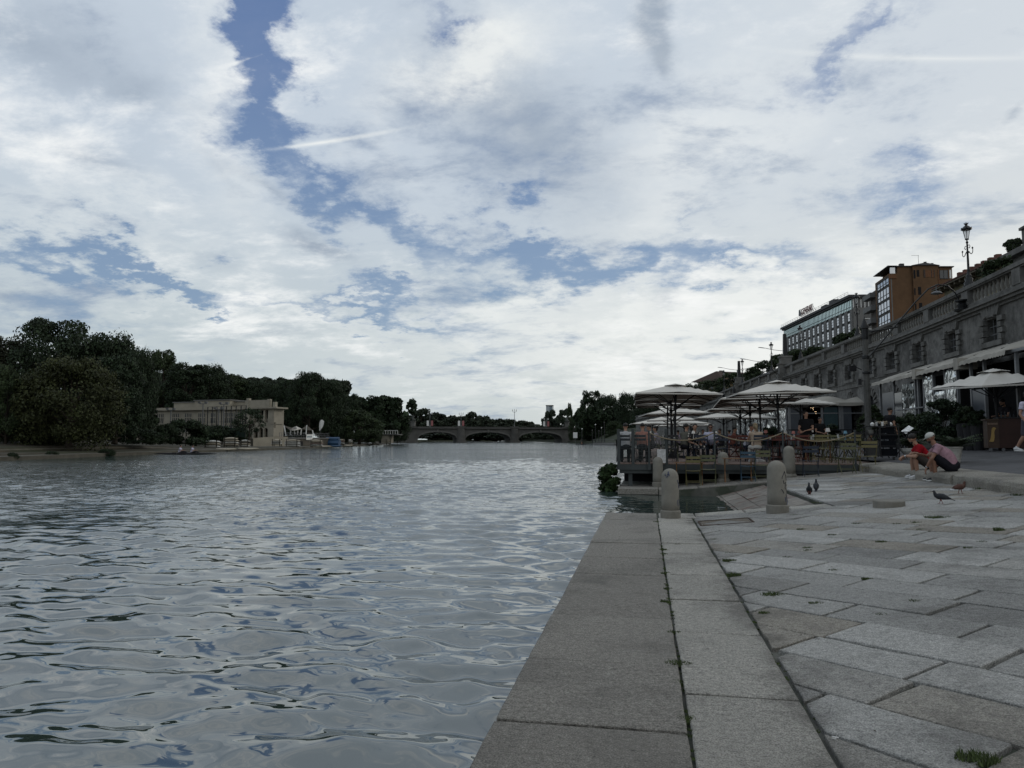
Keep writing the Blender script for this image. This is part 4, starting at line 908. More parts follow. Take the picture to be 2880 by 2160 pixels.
# ---- greenery behind the balustrade
GH = 'shrubs and young trees behind the balustrade'
rr = [('sprawling young tree with sparse twigs behind the balustrade at right', 2812, 730, 800, 42, 37, 2000), ('second bushy shrub behind the balustrade, right of the big lamp', 2762, 790, 815, 32, 42, 1600), ('tuft of greenery on the corner building roof terrace', 2852, 672, 706, 20, 40.5, 1500),
  ('shrub behind the balustrade before the right end of the office building', 2400, 925, 985, 42, 62, 3600), ('low shrub behind the balustrade, below the middle of the office building', 2308, 975, 1015, 20, 72, 1600), ('dark bushy tree behind the balustrade before the office building left end', 2250, 985, 1050, 34, 78, 3600), ('shrub right of the bushy one before the office building', 2280, 975, 1030, 16, 76, 1800),
  ('wide dark shrub immediately right of the near obelisk', 2222, 988, 1040, 22, 80, 2600), ('shrub immediately left of the near obelisk', 2190, 998, 1055, 24, 86, 2600), ('rising hedge tree left of the double street light', 2150, 1018, 1070, 30, 92, 3000), ('hedge tree halfway down the row behind the parapet', 2115, 1036, 1085, 22, 98, 2400), ('end hedge tree standing above the umbrella tops', 2098, 1050, 1095, 14, 104, 2000),
  ('dark tree right of the brown-roofed house', 2058, 1048, 1120, 36, 112, 3600), ('dark tree in front of the brown-roofed house', 2005, 1070, 1130, 42, 122, 3600), ('low tree left of the brown-roofed house', 1955, 1082, 1135, 34, 135, 3000), ('dark tree right of the distant obelisk', 2085, 1052, 1110, 20, 108, 2400)]
for i, (lb, cx, yt, yb, hw, dp, n) in enumerate(rr):
    b0, tp = P(cx, yb, dp), P(cx, yt, dp); t = tree(lb, 60+i, hw*dp/F, tp[2]-b0[2], 0, n, .13 if dp < 60 else .2, LSH if i % 3 else LM, lobes=26, lr=hw*dp/F*.34, name='balustrade_shrub', cat='shrub', group=GH, trunk=.05, limbs=6, droop=0); t.location = b0
# ---- boathouse
CREAM = mat('cream_render', (.26, .24, .195), .85, .12, .6, .1, 20, dirt=.2); CREAMD = mat('cream_trim', (.26, .24, .195), .85, .1, 1)
def boathouse():
    D0, D1 = 150, 143; a = P(425, 1151, D0); e = P(703, 1147, D1); M, l = facade(a, e); zt = (a[2]+e[2])/2; zb = 1.2
    t = thing('boathouse', 'cream two-storey rowing clubhouse with paned windows and an arched porch, across the river', 'building', (0, 0, 0))
    def B(b, x0, x1, y0, y1, z0, z1): b.box(x0, x1, y0, y1, z0, z1, M)
    H = zt-zb; b = MB(); B(b, 0, l, 0, 9, zb, zt-.35); B(b, 2.2, l*.83, 4, 9, zt-.4, zt+1.5); B(b, l*.36, l*.72, 2.6, 9, zt-.4, zt+1.75); b.build('wall', CREAM, t)
    b = MB(); B(b, -.4, l+.4, -.55, 9.4, zt-.35, zt-.15); B(b, -.2, l+.2, -.25, 9.2, zt-.15, zt+.25); b.build('cornice', CREAMD, t)
    b = MB(); B(b, 2, l*.845, 3.8, 9.2, zt+1.5, zt+1.68); B(b, l*.35, l*.73, 2.4, 9.2, zt+1.75, zt+1.95); b.build('roof', mat('grey_roof', (.12, .12, .115), .8, .1, 1), t)
    pxs = [(452, .9), (495, .9), (530, .9), (568, .9), (603, .9), (639, .9), (662, .9), (687, 1.)]
    for px, w_ in pxs:
        # where the view ray meets the facade line
        X, Y, u, f = ray(px, 1165); A = Vector((a[0], a[1])); D_ = Vector((e[0]-a[0], e[1]-a[1])).normalized(); den = X*D_.y-Y*D_.x; x = (Y*A.x-X*A.y)/den if abs(den) > 1e-9 else 0
        for z0, z1 in ((zt-3.1, zt-1.0), (zt-5.0, zt-3.5)):
            if px == 687: z0, z1 = ((zt-4.9, zt-.9) if z1 == zt-1.0 else (zt-9, zt-8.9))
            if z0 < zb: continue
            b = MB(); B(b, x-w_, x+w_, -.04, .05, z0, z1); wn = b.build('window', GLZ, t); b = MB()
            for k in range(5): xx = x-w_+2*w_*k/4; B(b, xx-.07, xx+.07, -.1, -.04, z0, z1)
            B(b, x-w_, x+w_, -.1, -.04, z0-.08, z0+.08); B(b, x-w_, x+w_, -.11, -.04, (z0*.4+z1*.6)-.07, (z0*.4+z1*.6)+.07); b.build('window_frame', CREAMD, wn)
    # porch block
    a2 = P(704, 1150, 143.5); e2 = P(786, 1153, 141); M2, l2 = facade(a2, e2)
    def B2(b, x0, x1, y0, y1, z0, z1): b.box(x0, x1, y0, y1, z0, z1, M2)
    f_ = -1.6; z2 = zt+.1
    b = MB(); B2(b, 0, l2, 1., 1.4, zb, z2-.4)
    cols = [(-.2, .5), (l2*.27, l2*.27+.45), (l2*.47, l2*.47+.35), (l2*.64, l2*.64+.35), (l2*.80, l2), (l2*.0, l2*.2)]
    for x0, x1 in cols: B2(b, x0, x1, f_, f_+.6, zb, z2-.4)
    B2(b, 0, l2, f_+.01, f_+.59, zb+2.5, zb+3.6); B2(b, 0, l2, f_+.01, f_+.59, z2-.65, z2-.4); B2(b, 0, .4, f_+.6, 1, zb, z2-.4); B2(b, l2-.4, l2, f_+.6, 1, zb, z2-.4); B2(b, 0, l2, f_, 1, zb+3.1, zb+3.3)
    for k, (x0, x1) in enumerate(((l2*.2, l2*.27), (l2*.31, l2*.47), (l2*.50, l2*.64), (l2*.67, l2*.80))):
        w_ = (x1-x0)/2; xm = (x0+x1)/2
        for j in range(8):
            t0, t1 = j/8*math.pi, (j+1)/8*math.pi; q0, q1 = (xm-w_*math.cos(t0), zb+2.5-w_+w_*math.sin(t0)), (xm-w_*math.cos(t1), zb+2.5-w_+w_*math.sin(t1))
            b.add([M2 @ Vector(p) for p in ((q0[0], f_+.05, q0[1]), (q1[0], f_+.05, q1[1]), (q1[0], f_+.05, zb+2.55), (q0[0], f_+.05, zb+2.55), (q0[0], f_+.5, q0[1]), (q1[0], f_+.5, q1[1]))], [(0, 1, 2, 3), (0, 4, 5, 1)])
    b.build('porch', CREAM, t)
    b = MB(); B2(b, -.5, l2+.9, f_-.5, 1.5, z2-.4, z2-.1); B2(b, 0, l2*.86, f_+.1, f_+.5, z2-.1, z2+1.35); B2(b, l2*.05, l2*.13, f_, f_+.7, z2-.1, z2+1.75); B2(b, l2*.76, l2*.84, f_, f_+.7, z2-.1, z2+1.5); B2(b, l2*.95, l2*1.03, f_, f_+.7, z2-.1, z2+.9); b.build('porch_parapet', CREAMD, t)
    for x0, x1, z0, z1 in ((.2, .27, zb, zb+2.5), (.31, .47, zb, zb+2.5), (.5, .64, zb, zb+2.5), (.67, .8, zb, zb+2.5), (.21, .27, zb+3.6, z2-.7), (.31, .46, zb+3.6, z2-.7), (.51, .63, zb+3.6, z2-.7), (.68, .79, zb+3.6, z2-.7)): b = MB(); B2(b, l2*x0, l2*x1, .7, .98, z0, z1); b.build('porch_shade_panel', GLZ, t)  # dark panels set behind the porch openings stand for the shade inside
    b = MB()
    for k in range(22): x = l2*.12+l2*.68*k/21; b.bar(M2 @ Vector((x, f_+.3, zb+3.6)), M2 @ Vector((x, f_+.3, zb+4.2)), .08)
    B2(b, l2*.1, l2*.82, f_+.2, f_+.4, zb+4.2, zb+4.3); b.build('balcony_rail', CREAMD, t)
    # stair ramp and retaining wall towards the water
    b = MB(); n0, n1 = P(712, 1262, 124), P(772, 1228, 128); b.add([(n0[0], n0[1], -.1), (n1[0], n1[1], -.1), (n1[0], n1[1], n1[2]), (P(712, 1232, 124)), (n0[0]+1, n0[1]+3, -.1), (n1[0]+1, n1[1]+3, -.1), (n1[0]+1, n1[1]+3, n1[2]), (n0[0]+1, n0[1]+3, P(712, 1232, 124)[2])], [(0, 1, 2, 3), (4, 7, 6, 5), (3, 2, 6, 7), (0, 3, 7, 4)]); b.build('stair_wall', CREAM, t)
    return zb
boathouse()
def fence(label, p0, p1, n, h, name='tennis_fence'):
    t = thing(name, label, 'fence', (0, 0, 0)); M, l = facade(p0, p1); z = p0[2]
    for k in range(n+1): b = MB(); b.bar(M @ Vector((l*k/n, 0, z)), M @ Vector((l*k/n, 0, z+h)), .12); b.build('fence_post', IRON, t)
    b = MB()
    for k in (.5, 1.): b.bar(M @ Vector((0, 0, z+h*k)), M @ Vector((l, 0, z+h*k)), .05)
    b.build('fence_rail', IRON, t)
    b = MB(); b.box(0, l, -.03, .03, z, z+h*.3, M); b.build('windscreen', mat('dark_green_screen', (.012, .025, .018), .9), t)
fence('tall thin-posted tennis fence with dark green screen before the boathouse', P(582, 1230, 122), P(690, 1226, 116), 8, 5.2)
for i, (px, yt) in enumerate(((568, 1134), (627, 1136), (478, 1152), (613, 1150))):
    p = P(px, 1235, 118); tp = P(px, yt, 118); t = thing('floodlight_mast', ['tall thin floodlight mast above the boathouse roof, right of its centre window', 'tallest floodlight mast, two lamps against the boathouse attic', 'leftmost floodlight mast before the boathouse', 'floodlight mast with lamps just under the boathouse cornice'][i], 'floodlight', p, group='floodlight masts by the boathouse'); h = tp[2]-p[2]
    b = MB(); b.bar((0, 0, 0), (0, 0, h), .12); b.build('mast', GREYM, t); b = MB(); b.bar((-.7, 0, h-.1), (.7, 0, h-.1), .08); b.build('crossarm', GREYM, t)
    for sd in (-1, 1): b = MB(); b.cbox((sd*.6, -.1, h+.12), (.45, .3, .3)); b.build('lamp_head', GREYM, t)
# ---- terrace right of the boathouse with sail canopy
def sail():
    t = thing('sail_canopy', 'white and taupe star-shaped sail canopy on masts over the riverside terrace', 'canopy', (0, 0, 0)); D = 138
    SW = mat('sail_white', (.42, .40, .36), .8, .05, 1); SG = mat('sail_taupe', (.17, .155, .135), .8, .05, 1)
    def q_(x, y, d=D): return P(400+x/4.424, 1060+y/4.424, d)
    b = MB(); b.add([q_(1865, 632, D+3), q_(1915, 612), q_(1985, 645), q_(2048, 600, D+2), q_(1975, 655), q_(1862, 668, D-3), q_(1925, 650, D-1)], [(0, 1, 6), (1, 2, 6), (2, 3, 4), (2, 4, 6), (4, 5, 6)]); b.build('white_sail', SW, t)
    b = MB(); b.add([q_(1765, 605), q_(1870, 635), q_(1925, 652), q_(1865, 668, D-3), q_(1830, 660)], [(0, 1, 2, 3, 4)]); b.build('taupe_sail', SG, t)
    b = MB(); b.add([q_(2048, 600), q_(2118, 664), q_(2060, 662), q_(1985, 645)], [(0, 1, 2, 3)]); b.build('taupe_sail', SG, t)
    for x0, y0, x1, y1 in ((1765, 605, 1785, 720), (1845, 660, 1845, 720), (1935, 655, 1935, 720), (1982, 650, 1972, 720), (2048, 600, 2038, 715), (2118, 664, 2128, 720), (1893, 660, 1897, 715)):
        b = MB(); b.bar(q_(x0, y0), q_(x1, y1), .16); b.build('mast', WHITEP, t)
sail()
def terrace():
    t = thing('club_terrace', 'raised stone clubhouse terrace with railing above the boat racks', 'terrace', (0, 0, 0)); a, e = P(786, 1232, 131), P(925, 1228, 150); M, l = facade(a, e); z = a[2]
    b = MB(); b.box(0, l, 0, 16, -.2, z-.1, M); b.build('terrace_wall', mat('terrace_stone', (.07, .062, .05), .9, .3, .5, .4, 6), t); b = MB(); b.box(-.1, l+.1, -.15, .3, z-.1, z+.1, M); b.build('ledge', CONC, t)
    b = MB()
    for k in range(30): b.bar(M @ Vector((l*k/29, 0, z)), M @ Vector((l*k/29, 0, z+1.)), .05)
    for h in (.5, 1.): b.bar(M @ Vector((0, 0, z+h)), M @ Vector((l, 0, z+h)), .05)
    b.build('railing', GREYM, t)
    for x in (.33, .62): b = MB(); b.box(l*x, l*x+2.2, -.03, .5, .2, z-.6, M); b.build('dark_opening', DARKIN, t)
    bn = thing('banner', 'white banner with blue-grey writing hung on the terrace railing', 'banner', (0, 0, 0)); b = MB(); b.box(l*.49, l*.62, -.22, -.17, z-.35, z+.75, M); b.build('cloth', WHITEP, bn)
    b = MB()
    for k in range(9): x = l*(.505+.0115*k); b.box(x, x+l*.007, -.25, -.225, z+.1+.05*(k % 3), z+.45-.06*(k % 2), M)
    b.build('lettering', mat('banner_ink', (.22, .28, .33), .8), bn)
    f = thing('feather_flag', 'small white teardrop flag at the right end of the clubhouse terrace', 'flag', (0, 0, 0)); p = P(900, 1222, 150); b = MB(); b.bar(p, (p[0], p[1], p[2]+3.2), .06); b.build('pole', GREYM, f); b = MB(); b.tube([(p[0]-.1, p[1], p[2]+.8), (p[0]+.2, p[1], p[2]+1.8), (p[0]+.4, p[1], p[2]+2.8), (p[0]+.3, p[1], p[2]+3.1)], [.1, .45, .5, .1], 8, flat=.06, up=(1, 0, 0)); b.build('cloth', WHITEP, f)
terrace()
# ---- boat racks and boats
BW = mat('boat_white', (.52, .52, .49), .4, .08, 1); BC = mat('boat_cream', (.36, .32, .25), .5, .1, 1); BR = mat('boat_red', (.22, .16, .14), .5, .1, 1); BBL = mat('boat_blue', (.02, .055, .11), .5, .1, 1); WOODR = mat('rack_wood', (.05, .045, .035), .9)
def hull(L_, name, label, m, p, ang, grp, up=False, wd=.33):
    b = MB(); n = 11; pts = [(-L_/2+L_*k/(n-1), 0, .10*((2*k/(n-1)-1)**2)) for k in range(n)]; rs = [max(.03, wd*math.sqrt(max(0, 1-(2*k/(n-1)-1)**2))) for k in range(n)]
    b.tube(pts, rs, 8, flat=.5, up=(0, 1, 0)); o = b.build(name, m, smooth=True, loc=p); o.rotation_euler = (R(180) if up else 0, 0, ang); tag(o, label, 'boat', grp); return o
def rack(i, desc, x0, x1, ys, dep, ang, cols, post=True):
    p0, p1 = P(x0, ys[0], dep), P(x1, ys[0], dep); w_ = math.dist(p0[:2], p1[:2]); cx, cy = (p0[0]+p1[0])/2, (p0[1]+p1[1])/2
    if post:
        t = thing('boat_rack', 'dark timber boat rack '+desc, 'boat rack', (cx, cy, 0), ang, 'boat racks on the left bank')
        for sx in (-.3, .3):
            z1 = P((x0+x1)/2, ys[0]-4, dep)[2]
            for yy in (-.5, .4): b = MB(); b.box(w_*sx-.06, w_*sx+.06, yy, yy+.1, .0, z1); b.build('rack_post', WOODR, t)
        b = MB()
        for y in ys: z = P(x0, y+3, dep)[2]; b.box(-w_*.36, w_*.36, -.55, -.5, z-.05, z)
        b.build('rack_bar', WOODR, t)
    rows = ['top', 'second', 'third', 'fourth', 'lowest']
    for k, y in enumerate(ys):
        z = P((x0+x1)/2, y, dep)[2]; sh = random.uniform(-.03, .03)*w_
        hull(w_*random.uniform(.86, .99), 'rowing_boat', rows[k]+' upturned '+{id(BW): 'white', id(BC): 'cream', id(BR): 'reddish'}[id(cols[k % len(cols)])]+' boat '+desc, cols[k % len(cols)], (cx+sh, cy, z), ang, 'rowing boats on racks', up=True)
AN = math.atan2(SL[-1][1]-SL[len(SL)//2][1], SL[-1][0]-SL[len(SL)//2][0])
AV = TH
rack(0, 'nearest the dark bushes', 571, 623, [1241.5, 1248, 1255], 103, AV, [BW, BC, BW])
rack(1, 'below the crooked tree', 625, 674, [1233, 1238.5, 1244.5, 1250], 108, AV, [BC, BC, BW, BC])
rack(2, 'by the stair wall', 675, 706, [1239.5, 1248.5, 1253.5], 112, AV, [BW, BC, BW])
rack(3, 'right of the stairs', 762, 796, [1238.5, 1242, 1246.5], 124, AV, [BC, BW, BW])
rack(4, 'left of the terrace doorway', 798, 847, [1238.5, 1243, 1247.5, 1252.8], 126, AV, [BC, BW, BW, BW])
rack(5, 'left of the blue boats', 868, 911, [1238.8, 1242.5, 1247, 1251], 130, AV, [BC, BC, BR, BW])
rack(6, 'at the willow foot', 953, 970, [1237, 1241, 1246], 165, AV, [BC, BR, BW])
rack(7, 'just right of the willow foot', 978, 992, [1238, 1242, 1246.5], 170, AV, [BW, BW, BC])
rack(8, 'left of the white hut', 1046, 1062, [1237, 1241, 1245], 200, AV, [BC, BW, BW])
rack(9, 'right of the white hut', 1083, 1103, [1238.5, 1242, 1245.5], 205, AV, [BC, BC, BW])
for i, (lb, x0, x1, y, dp, m) in enumerate((('long white boat lying on the quay below the crooked tree', 605, 666, 1264.5, 96, BC), ('long pale boat on the quay left of the stair wall', 668, 728, 1263, 99, BC), ('narrow blue boat moored under the blue tarpaulin', 930, 962, 1255, 135, BBL), ('narrow pale boat at the water left of the blue one', 886, 932, 1256, 133, BC), ('low grey boat moored by the willow', 966, 994, 1253, 150, BC))):
    p0, p1 = P(x0, y, dp), P(x1, y, dp); hull(math.dist(p0, p1), 'rowing_boat', lb, m, ((p0[0]+p1[0])/2, (p0[1]+p1[1])/2, p0[2]), AV, 'boats lying along the left quay')
b = MB(); p = P(934, 1252, 150); b.tube([(-1.7, 0, .5), (1.7, 0, .5)], .75, 8, flat=.8); b.tube([(-1.4, .1, 1.25), (1.5, .1, 1.25)], .5, 8, flat=.8); o = b.build('covered_boat', BBL, loc=p); tag(o, 'boats wrapped in a bright blue tarpaulin beside the terrace wall', 'boat')
p = P(1072, 1246, 205); t = thing('club_hut', 'small white hut with railed roof deck close to the bridge', 'hut', p); b = MB(); b.box(-1.6, 2.2, 0, 4, 0, 2.3); b.build('wall', CREAM, t); b = MB(); b.box(-3, 5, -.3, 4, 2.3, 2.6); b.build('roof', CONCD, t); b = MB()
for k in range(12): b.bar((-3+8*k/11, -.2, 2.6), (-3+8*k/11, -.2, 3.6), .1)
b.bar((-3, -.2, 3.6), (5, -.2, 3.6), .12); b.build('railing', WHITEP, t); b = MB(); b.box(-.6, 0, -.05, .02, 0, 1.9); b.build('door', DARKIN, t)
# park benches and small white things under the trees
for i, (px, py) in enumerate(((418, 1230), (372, 1229), (228, 1233))):
    p = P(px, py, [92, 88, 80][i]); t = thing('park_bench', ['pale bench before the dark bushes left of the boathouse', 'low pale bench under the trees right of the chestnut', 'dark litter bench beneath the olive chestnut'][i], 'bench', (p[0], p[1], p[2]-.4), TH); m = [WHITEP, CREAM, ROOFD][i]
    b = MB(); b.box(-.8, .8, -.2, .2, .4, .47); b.build('seat', m, t); b = MB(); b.box(-.8, .8, .2, .26, .5, .9); b.build('backrest', m, t)
    for sx in (-.7, .7): b = MB(); b.box(sx-.05, sx+.05, -.2, .25, 0, .4); b.build('leg', m, t)
# ---- bridge
def bridge():
    t = thing('arched_bridge', 'grey stone road bridge with low arches spanning the river', 'bridge', (0, 0, 0)); BS = mat('bridge_stone', (.085, .083, .078), .9, .2, .35, .3, 2, dirt=.3); BSD = mat('bridge_arch_stone', (.105, .103, .097), .9, .15, .5)
    e0, e1 = P(1128, 1236, 366), P(1612, 1236, 388); M, l = facade(e0, e1); zt = 1.45+35.5*377/F; zp = zt-1.
    def U(px):
        X, Y, u, f = ray(px, 1236); A = Vector((e0[0], e0[1])); D_ = Vector((e1[0]-e0[0], e1[1]-e0[1])).normalized(); den = X*D_.y-Y*D_.x; return (Y*A.x-X*A.y)/den
    W_ = 14; ctr = [U(px) for px in (1158, 1297, 1447, 1592)]; pw = 4.2; crown = zp-1.9; spr = 1.6
    arches = [(a+pw/2+ (1.0 if i == 0 else 0), c-pw/2) for i, (a, c) in enumerate(zip(ctr, ctr[1:]))]
    b = MB()
    def arcz(x, x0, x1):
        u_ = (2*(x-x0)/(x1-x0)-1); return spr+(crown-spr)*math.sqrt(max(0, 1-u_*u_))**.95
    for x0, x1 in arches:
        n = 28
        for j in range(n):
            a, c = x0+(x1-x0)*j/n, x0+(x1-x0)*(j+1)/n; za, zc_ = arcz(a, x0, x1), arcz(c, x0, x1)
            b.add([M @ Vector(p) for p in ((a, 0, za), (c, 0, zc_), (c, 0, zp), (a, 0, zp), (a, W_, za), (c, W_, zc_), (c, W_, zp), (a, W_, zp))], [(0, 1, 2, 3), (0, 4, 5, 1), (5, 4, 7, 6)])
    for c in ctr[1:3]: b.box(c-pw/2, c+pw/2, 0, W_, -1, zp, M)
    b.box(-8, ctr[0]+pw/2+1, 0, W_, -1, zp, M); b.box(ctr[3]-pw/2, l+8, 0, W_, -1, zp, M); b.build('spandrel_wall', BS, t)
    for x0, x1 in arches:
        b = MB(); n = 28
        for j in range(n):
            a, c = x0+(x1-x0)*j/n, x0+(x1-x0)*(j+1)/n; za, zc_ = arcz(a, x0, x1), arcz(c, x0, x1); b.add([M @ Vector(p) for p in ((a, -.25, za), (c, -.25, zc_), (c, -.25, zc_+.85), (a, -.25, za+.85), (a, 0, za), (c, 0, zc_), (c, 0, zc_+.85), (a, 0, za+.85))], [(0, 1, 2, 3), (0, 4, 5, 1), (3, 2, 6, 7)])
        b.box((x0+x1)/2-.5, (x0+x1)/2+.5, -.7, 0, crown-.1, crown+1.4, M); b.build('arch_ring', BSD, t)
    for c in ctr[1:3]:
        b = MB(); n = 9
        for z0, z1, g_ in ((-1, .5, .9), (.5, 1.4, .6), (1.4, zp, .0)):
            poly = [(c-pw/2-g_, 0)]+[(c-(pw/2+g_)*math.cos(math.pi*k/8), -(1.6+g_)*math.sin(math.pi*k/8)) for k in range(1, 8)]+[(c+pw/2+g_, 0)]
            v0 = [M @ Vector((x, y, 0)) for x, y in poly]; b.prism([(p.x, p.y) for p in v0], z0, z1)
        b.build('pier', BS, t)
    b = MB(); b.box(-8, l+8, -.9, W_+.5, zp, zp+.3, M); b.build('cornice', BSD, t)
    b = MB(); b.box(-8, l+8, -.5, -.1, zt-.15, zt, M); b.box(-8, l+8, -.4, -.2, zp+.3, zt-.15, M)
    for c in ctr: b.box(c-2.2, c+2.2, -1.2, .2, zp+.3, zt+.25, M)
    b.build('parapet', BS, t)
    # statues, banner lamps
    for px, lb in ((1145, 'leftmost grey statue group on the bridge end plinth'), (1161, 'second grey statue group on the left bridge end'), (1594, 'grey statue group half hidden in trees at the right bridge end')):
        u_ = U(px); p = M @ Vector((u_, -.4, zt)); s = thing('bridge_statue', lb, 'statue', p, 0, 'statues on the bridge ends'); b = MB(); b.box(-1.1, 1.1, -1, 1, 0, 2.3); b.box(-1.3, 1.3, -1.2, 1.2, 2.3, 2.6); b.build('plinth', BSD, s)
        b = MB(); b.tube([(0, 0, 2.6), (.1, 0, 3.6), (-.1, 0, 4.6), (.05, 0, 5.3)], [.9, .7, .55, .3], 8); b.ball((.05, 0, 5.6), .32); b.tube([(-.1, 0, 4.6), (.7, 0, 4.9), (1.0, 0, 5.6)], [.25, .2, .12], 6); b.tube([(.2, 0, 3.2), (.9, .1, 3.4), (1.1, .1, 2.7)], [.45, .4, .3], 6); b.build('figures', mat('bronze_dark', (.05, .055, .05), .7), s, smooth=True)
    for px, lb, hh in ((1209, 'bridge lamp with white and red banners above the left arch', 7.5), (1297, 'bridge lamp with banners on the left river pier', 7.5), (1447.5, 'tallest bridge lamp standing on the middle river pier', 9.5), (1537, 'bridge lamp with red and white banners in front of the slim tree', 5)):
        u_ = U(px); p = M @ Vector((u_, .5, zt)); s = thing('bridge_lamp', lb, 'street lamp', p, TH, 'banner lamps on the bridge'); b = MB(); b.tube([(0, 0, 0), (0, 0, 1.2), (0, 0, hh)], [.4, .16, .1], 6); b.build('pole', GREYM, s)
        b = MB()
        for sd in (-1, 1): b.tube([(0, 0, hh-1.8), (sd*.9, 0, hh-1.4), (sd*1.1, 0, hh-.2), (sd*.9, 0, hh)], .08, 5)
        b.build('arm', GREYM, s)
        for sd in (-1, 1):
            b = MB(); b.lathe([(.1, hh-1.2), (.3, hh-.7), (.1, hh-.4)], (sd*1.0, 0, 0), 6); b.build('lantern', WHITEP, s)
            if px != 1447.5: b = MB(); b.box(sd*1.1-.55, sd*1.1+.55, -.03, .03, .4, 3.1); b.build('banner', WHITEP if sd < 0 else mat('banner_red', (.30, .12, .12), .8), s)
bridge()
# far low roofs above the bridge
for i, (px, w_) in enumerate(((1405, 20), (1432, 26), (1478, 30))):
    p = P(px, 1196, 800); b = MB(); b.box(0, w_*800/F, 0, 20, 0, P(px, 1192+2*i, 800)[2]); b.box(-2, w_*800/F+2, -1, 20, P(px, 1192+2*i, 800)[2], P(px, 1189+2*i, 800)[2]); o = b.build('distant_roof', CONCD, loc=(p[0], p[1], 0)); tag(o, ['leftmost pale flat roof beyond the bridge', 'middle flat roof beyond the bridge, left of the tallest lamp', 'right flat roof beyond the bridge, right of the tallest lamp'][i], 'building', 'distant roofs beyond the bridge')
# ================= restaurant deck, umbrellas, furniture, pavilions =================
ZD = .71
DECKW = mat('deck_boards', (.16, .115, .095), .75, .25, 3, .2, 40); BEAM = mat('deck_beam', (.045, .052, .053), .7, .15, 3)
dk = thing('restaurant_deck', 'raised timber restaurant deck on steel posts at the water edge', 'deck', (0, 0, 0)); DA = (-.86, 22.55); DB = (6.25, 23.1); DL = 78
def dy(x): return DA[1]+(DB[1]-DA[1])*(x-DA[0])/(DB[0]-DA[0])
nbd = 46
b = MB()
for k in range(nbd):
    x0 = DA[0]+(7.2-DA[0])*k/nbd; x1 = DA[0]+(7.2-DA[0])*(k+1)/nbd-.012; zz = random.uniform(-.002, .002); b.add([(x0, dy(x0)+.02, ZD-.03), (x1, dy(x1)+.02, ZD-.03), (x1, DL, ZD-.03), (x0, DL, ZD-.03), (x0, dy(x0)+.02, ZD+zz), (x1, dy(x1)+.02, ZD+zz), (x1, DL, ZD+zz), (x0, DL, ZD+zz)], [(4, 5, 6, 7), (0, 1, 5, 4), (1, 2, 6, 5), (3, 0, 4, 7)])
b.build('floorboards', DECKW, dk)
b = MB(); b.box(DA[0], 7.2, 24, DL, ZD-.05, ZD-.035); b.box(DA[0]+.1, 7.2, 25.2, 25.3, .0, ZD-.05); b.build('underdeck_shade', DARKIN, dk)  # black layer and backing sheet stand for the shade below the deck
M, l = facade(DA, (7.0, dy(7.0))); b = MB(); b.box(0, l, -.08, 0, ZD-.20, ZD-.035, M); b.build('front_beam', BEAM, dk); b = MB(); b.box(.04, l, -.03, .09, ZD-.31, ZD-.203, M); b.build('lower_beam', BEAM, dk)
b = MB(); b.box(DA[0]-.04, DA[0]+.04, 22.6, DL, ZD-.2, ZD-.035); b.build('side_beam', BEAM, dk)
for x in (-.55, 1.6, 3.9): b = MB(); b.box(x, x+.12, dy(x)+.05, dy(x)+.17, g(x)-.03, ZD-.31); b.build('support_post', BEAM, dk)
# glass corner screen
GLS = mat('clear_glass', (.03, .04, .04), .03, 0, alpha=.16, spec=.6)
sc1 = thing('glass_screen', 'glass windscreen panels in grey metal posts at the deck corner over the water', 'screen', (0, 0, 0)); ytop = ZD+1.02
for x, y in ((-.84, dy(-.84)), (-.40, dy(-.4)), (.62, dy(.6)), (-.84, 24.2), (-.84, 26.0)):
    b = MB(); b.box(x-.045, x+.045, y-.03, y+.03, ZD-.2, ytop+.05); b.build('screen_post', BEAM, sc1)
for x0, x1 in ((-.79, -.46), (-.34, .56)): b = MB(); b.box(x0, x1, dy(x0), dy(x0)+.012, ZD+.05, ytop); b.build('glass_pane', GLS, sc1)
for y0, y1 in ((22.6, 24.15), (24.25, 25.95), (26.05, 28)): b = MB(); b.box(-.85, -.838, y0, y1, ZD+.05, ytop); b.build('glass_pane', GLS, sc1)
b = MB()
for k in range(7): b.box(-.34, .56, dy(0)+.02, dy(0)+.03, ZD+.1+k*.13, ZD+.106+k*.13)
for k in range(9): b.box(-.34+k*.11, -.334+k*.11, dy(0)+.02, dy(0)+.03, ZD+.1, ZD+.9)
b.build('wire_mesh', GREYM, sc1)
# rope posts and ropes
ROPE = mat('rope', (.22, .18, .12), .9, .3, 60)
rp = []
for i, (px, lb) in enumerate(((1826, 'left grey rope post beside the glass screen'), (2008, 'slim grey rope post in front of the man in sunglasses'), (2194, 'grey rope post in front of the woman in beige'), (2386, 'right-hand grey rope post where the rope ends'))):
    p = atz(px, 1303, ZD); x = p[0]; t = thing('rope_post', lb, 'post', (x, dy(x)-.1, ZD-.2), group='posts carrying the rope along the deck edge'); b = MB(); b.lathe([(.028, 0), (.028, 1.18), (.034, 1.18), (.034, 1.22)], n=8); b.build('shaft', BEAM, t); b = MB(); b.box(-.05, .05, -.05, .05, 0, .2); b.build('foot', BEAM, t); rp.append((x, dy(x)-.1))
def rope(p0, p1, sag, lb):
    b = MB(); n = 12; b.tube([(p0[0]+(p1[0]-p0[0])*k/n, p0[1]+(p1[1]-p0[1])*k/n, ZD+.95-sag*4*(k/n)*(1-k/n)) for k in range(n+1)], .018, 6); tag(b.build('rope', ROPE, smooth=True), lb, 'rope', 'ropes slung between the deck posts')
rope(rp[0], rp[1], .24, 'rope hanging between the left post and the slim post'); rope(rp[1], rp[2], .26, 'rope hanging below the woman in beige'); rope(rp[2], rp[3], .27, 'right-hand rope hanging in front of the empty tables')
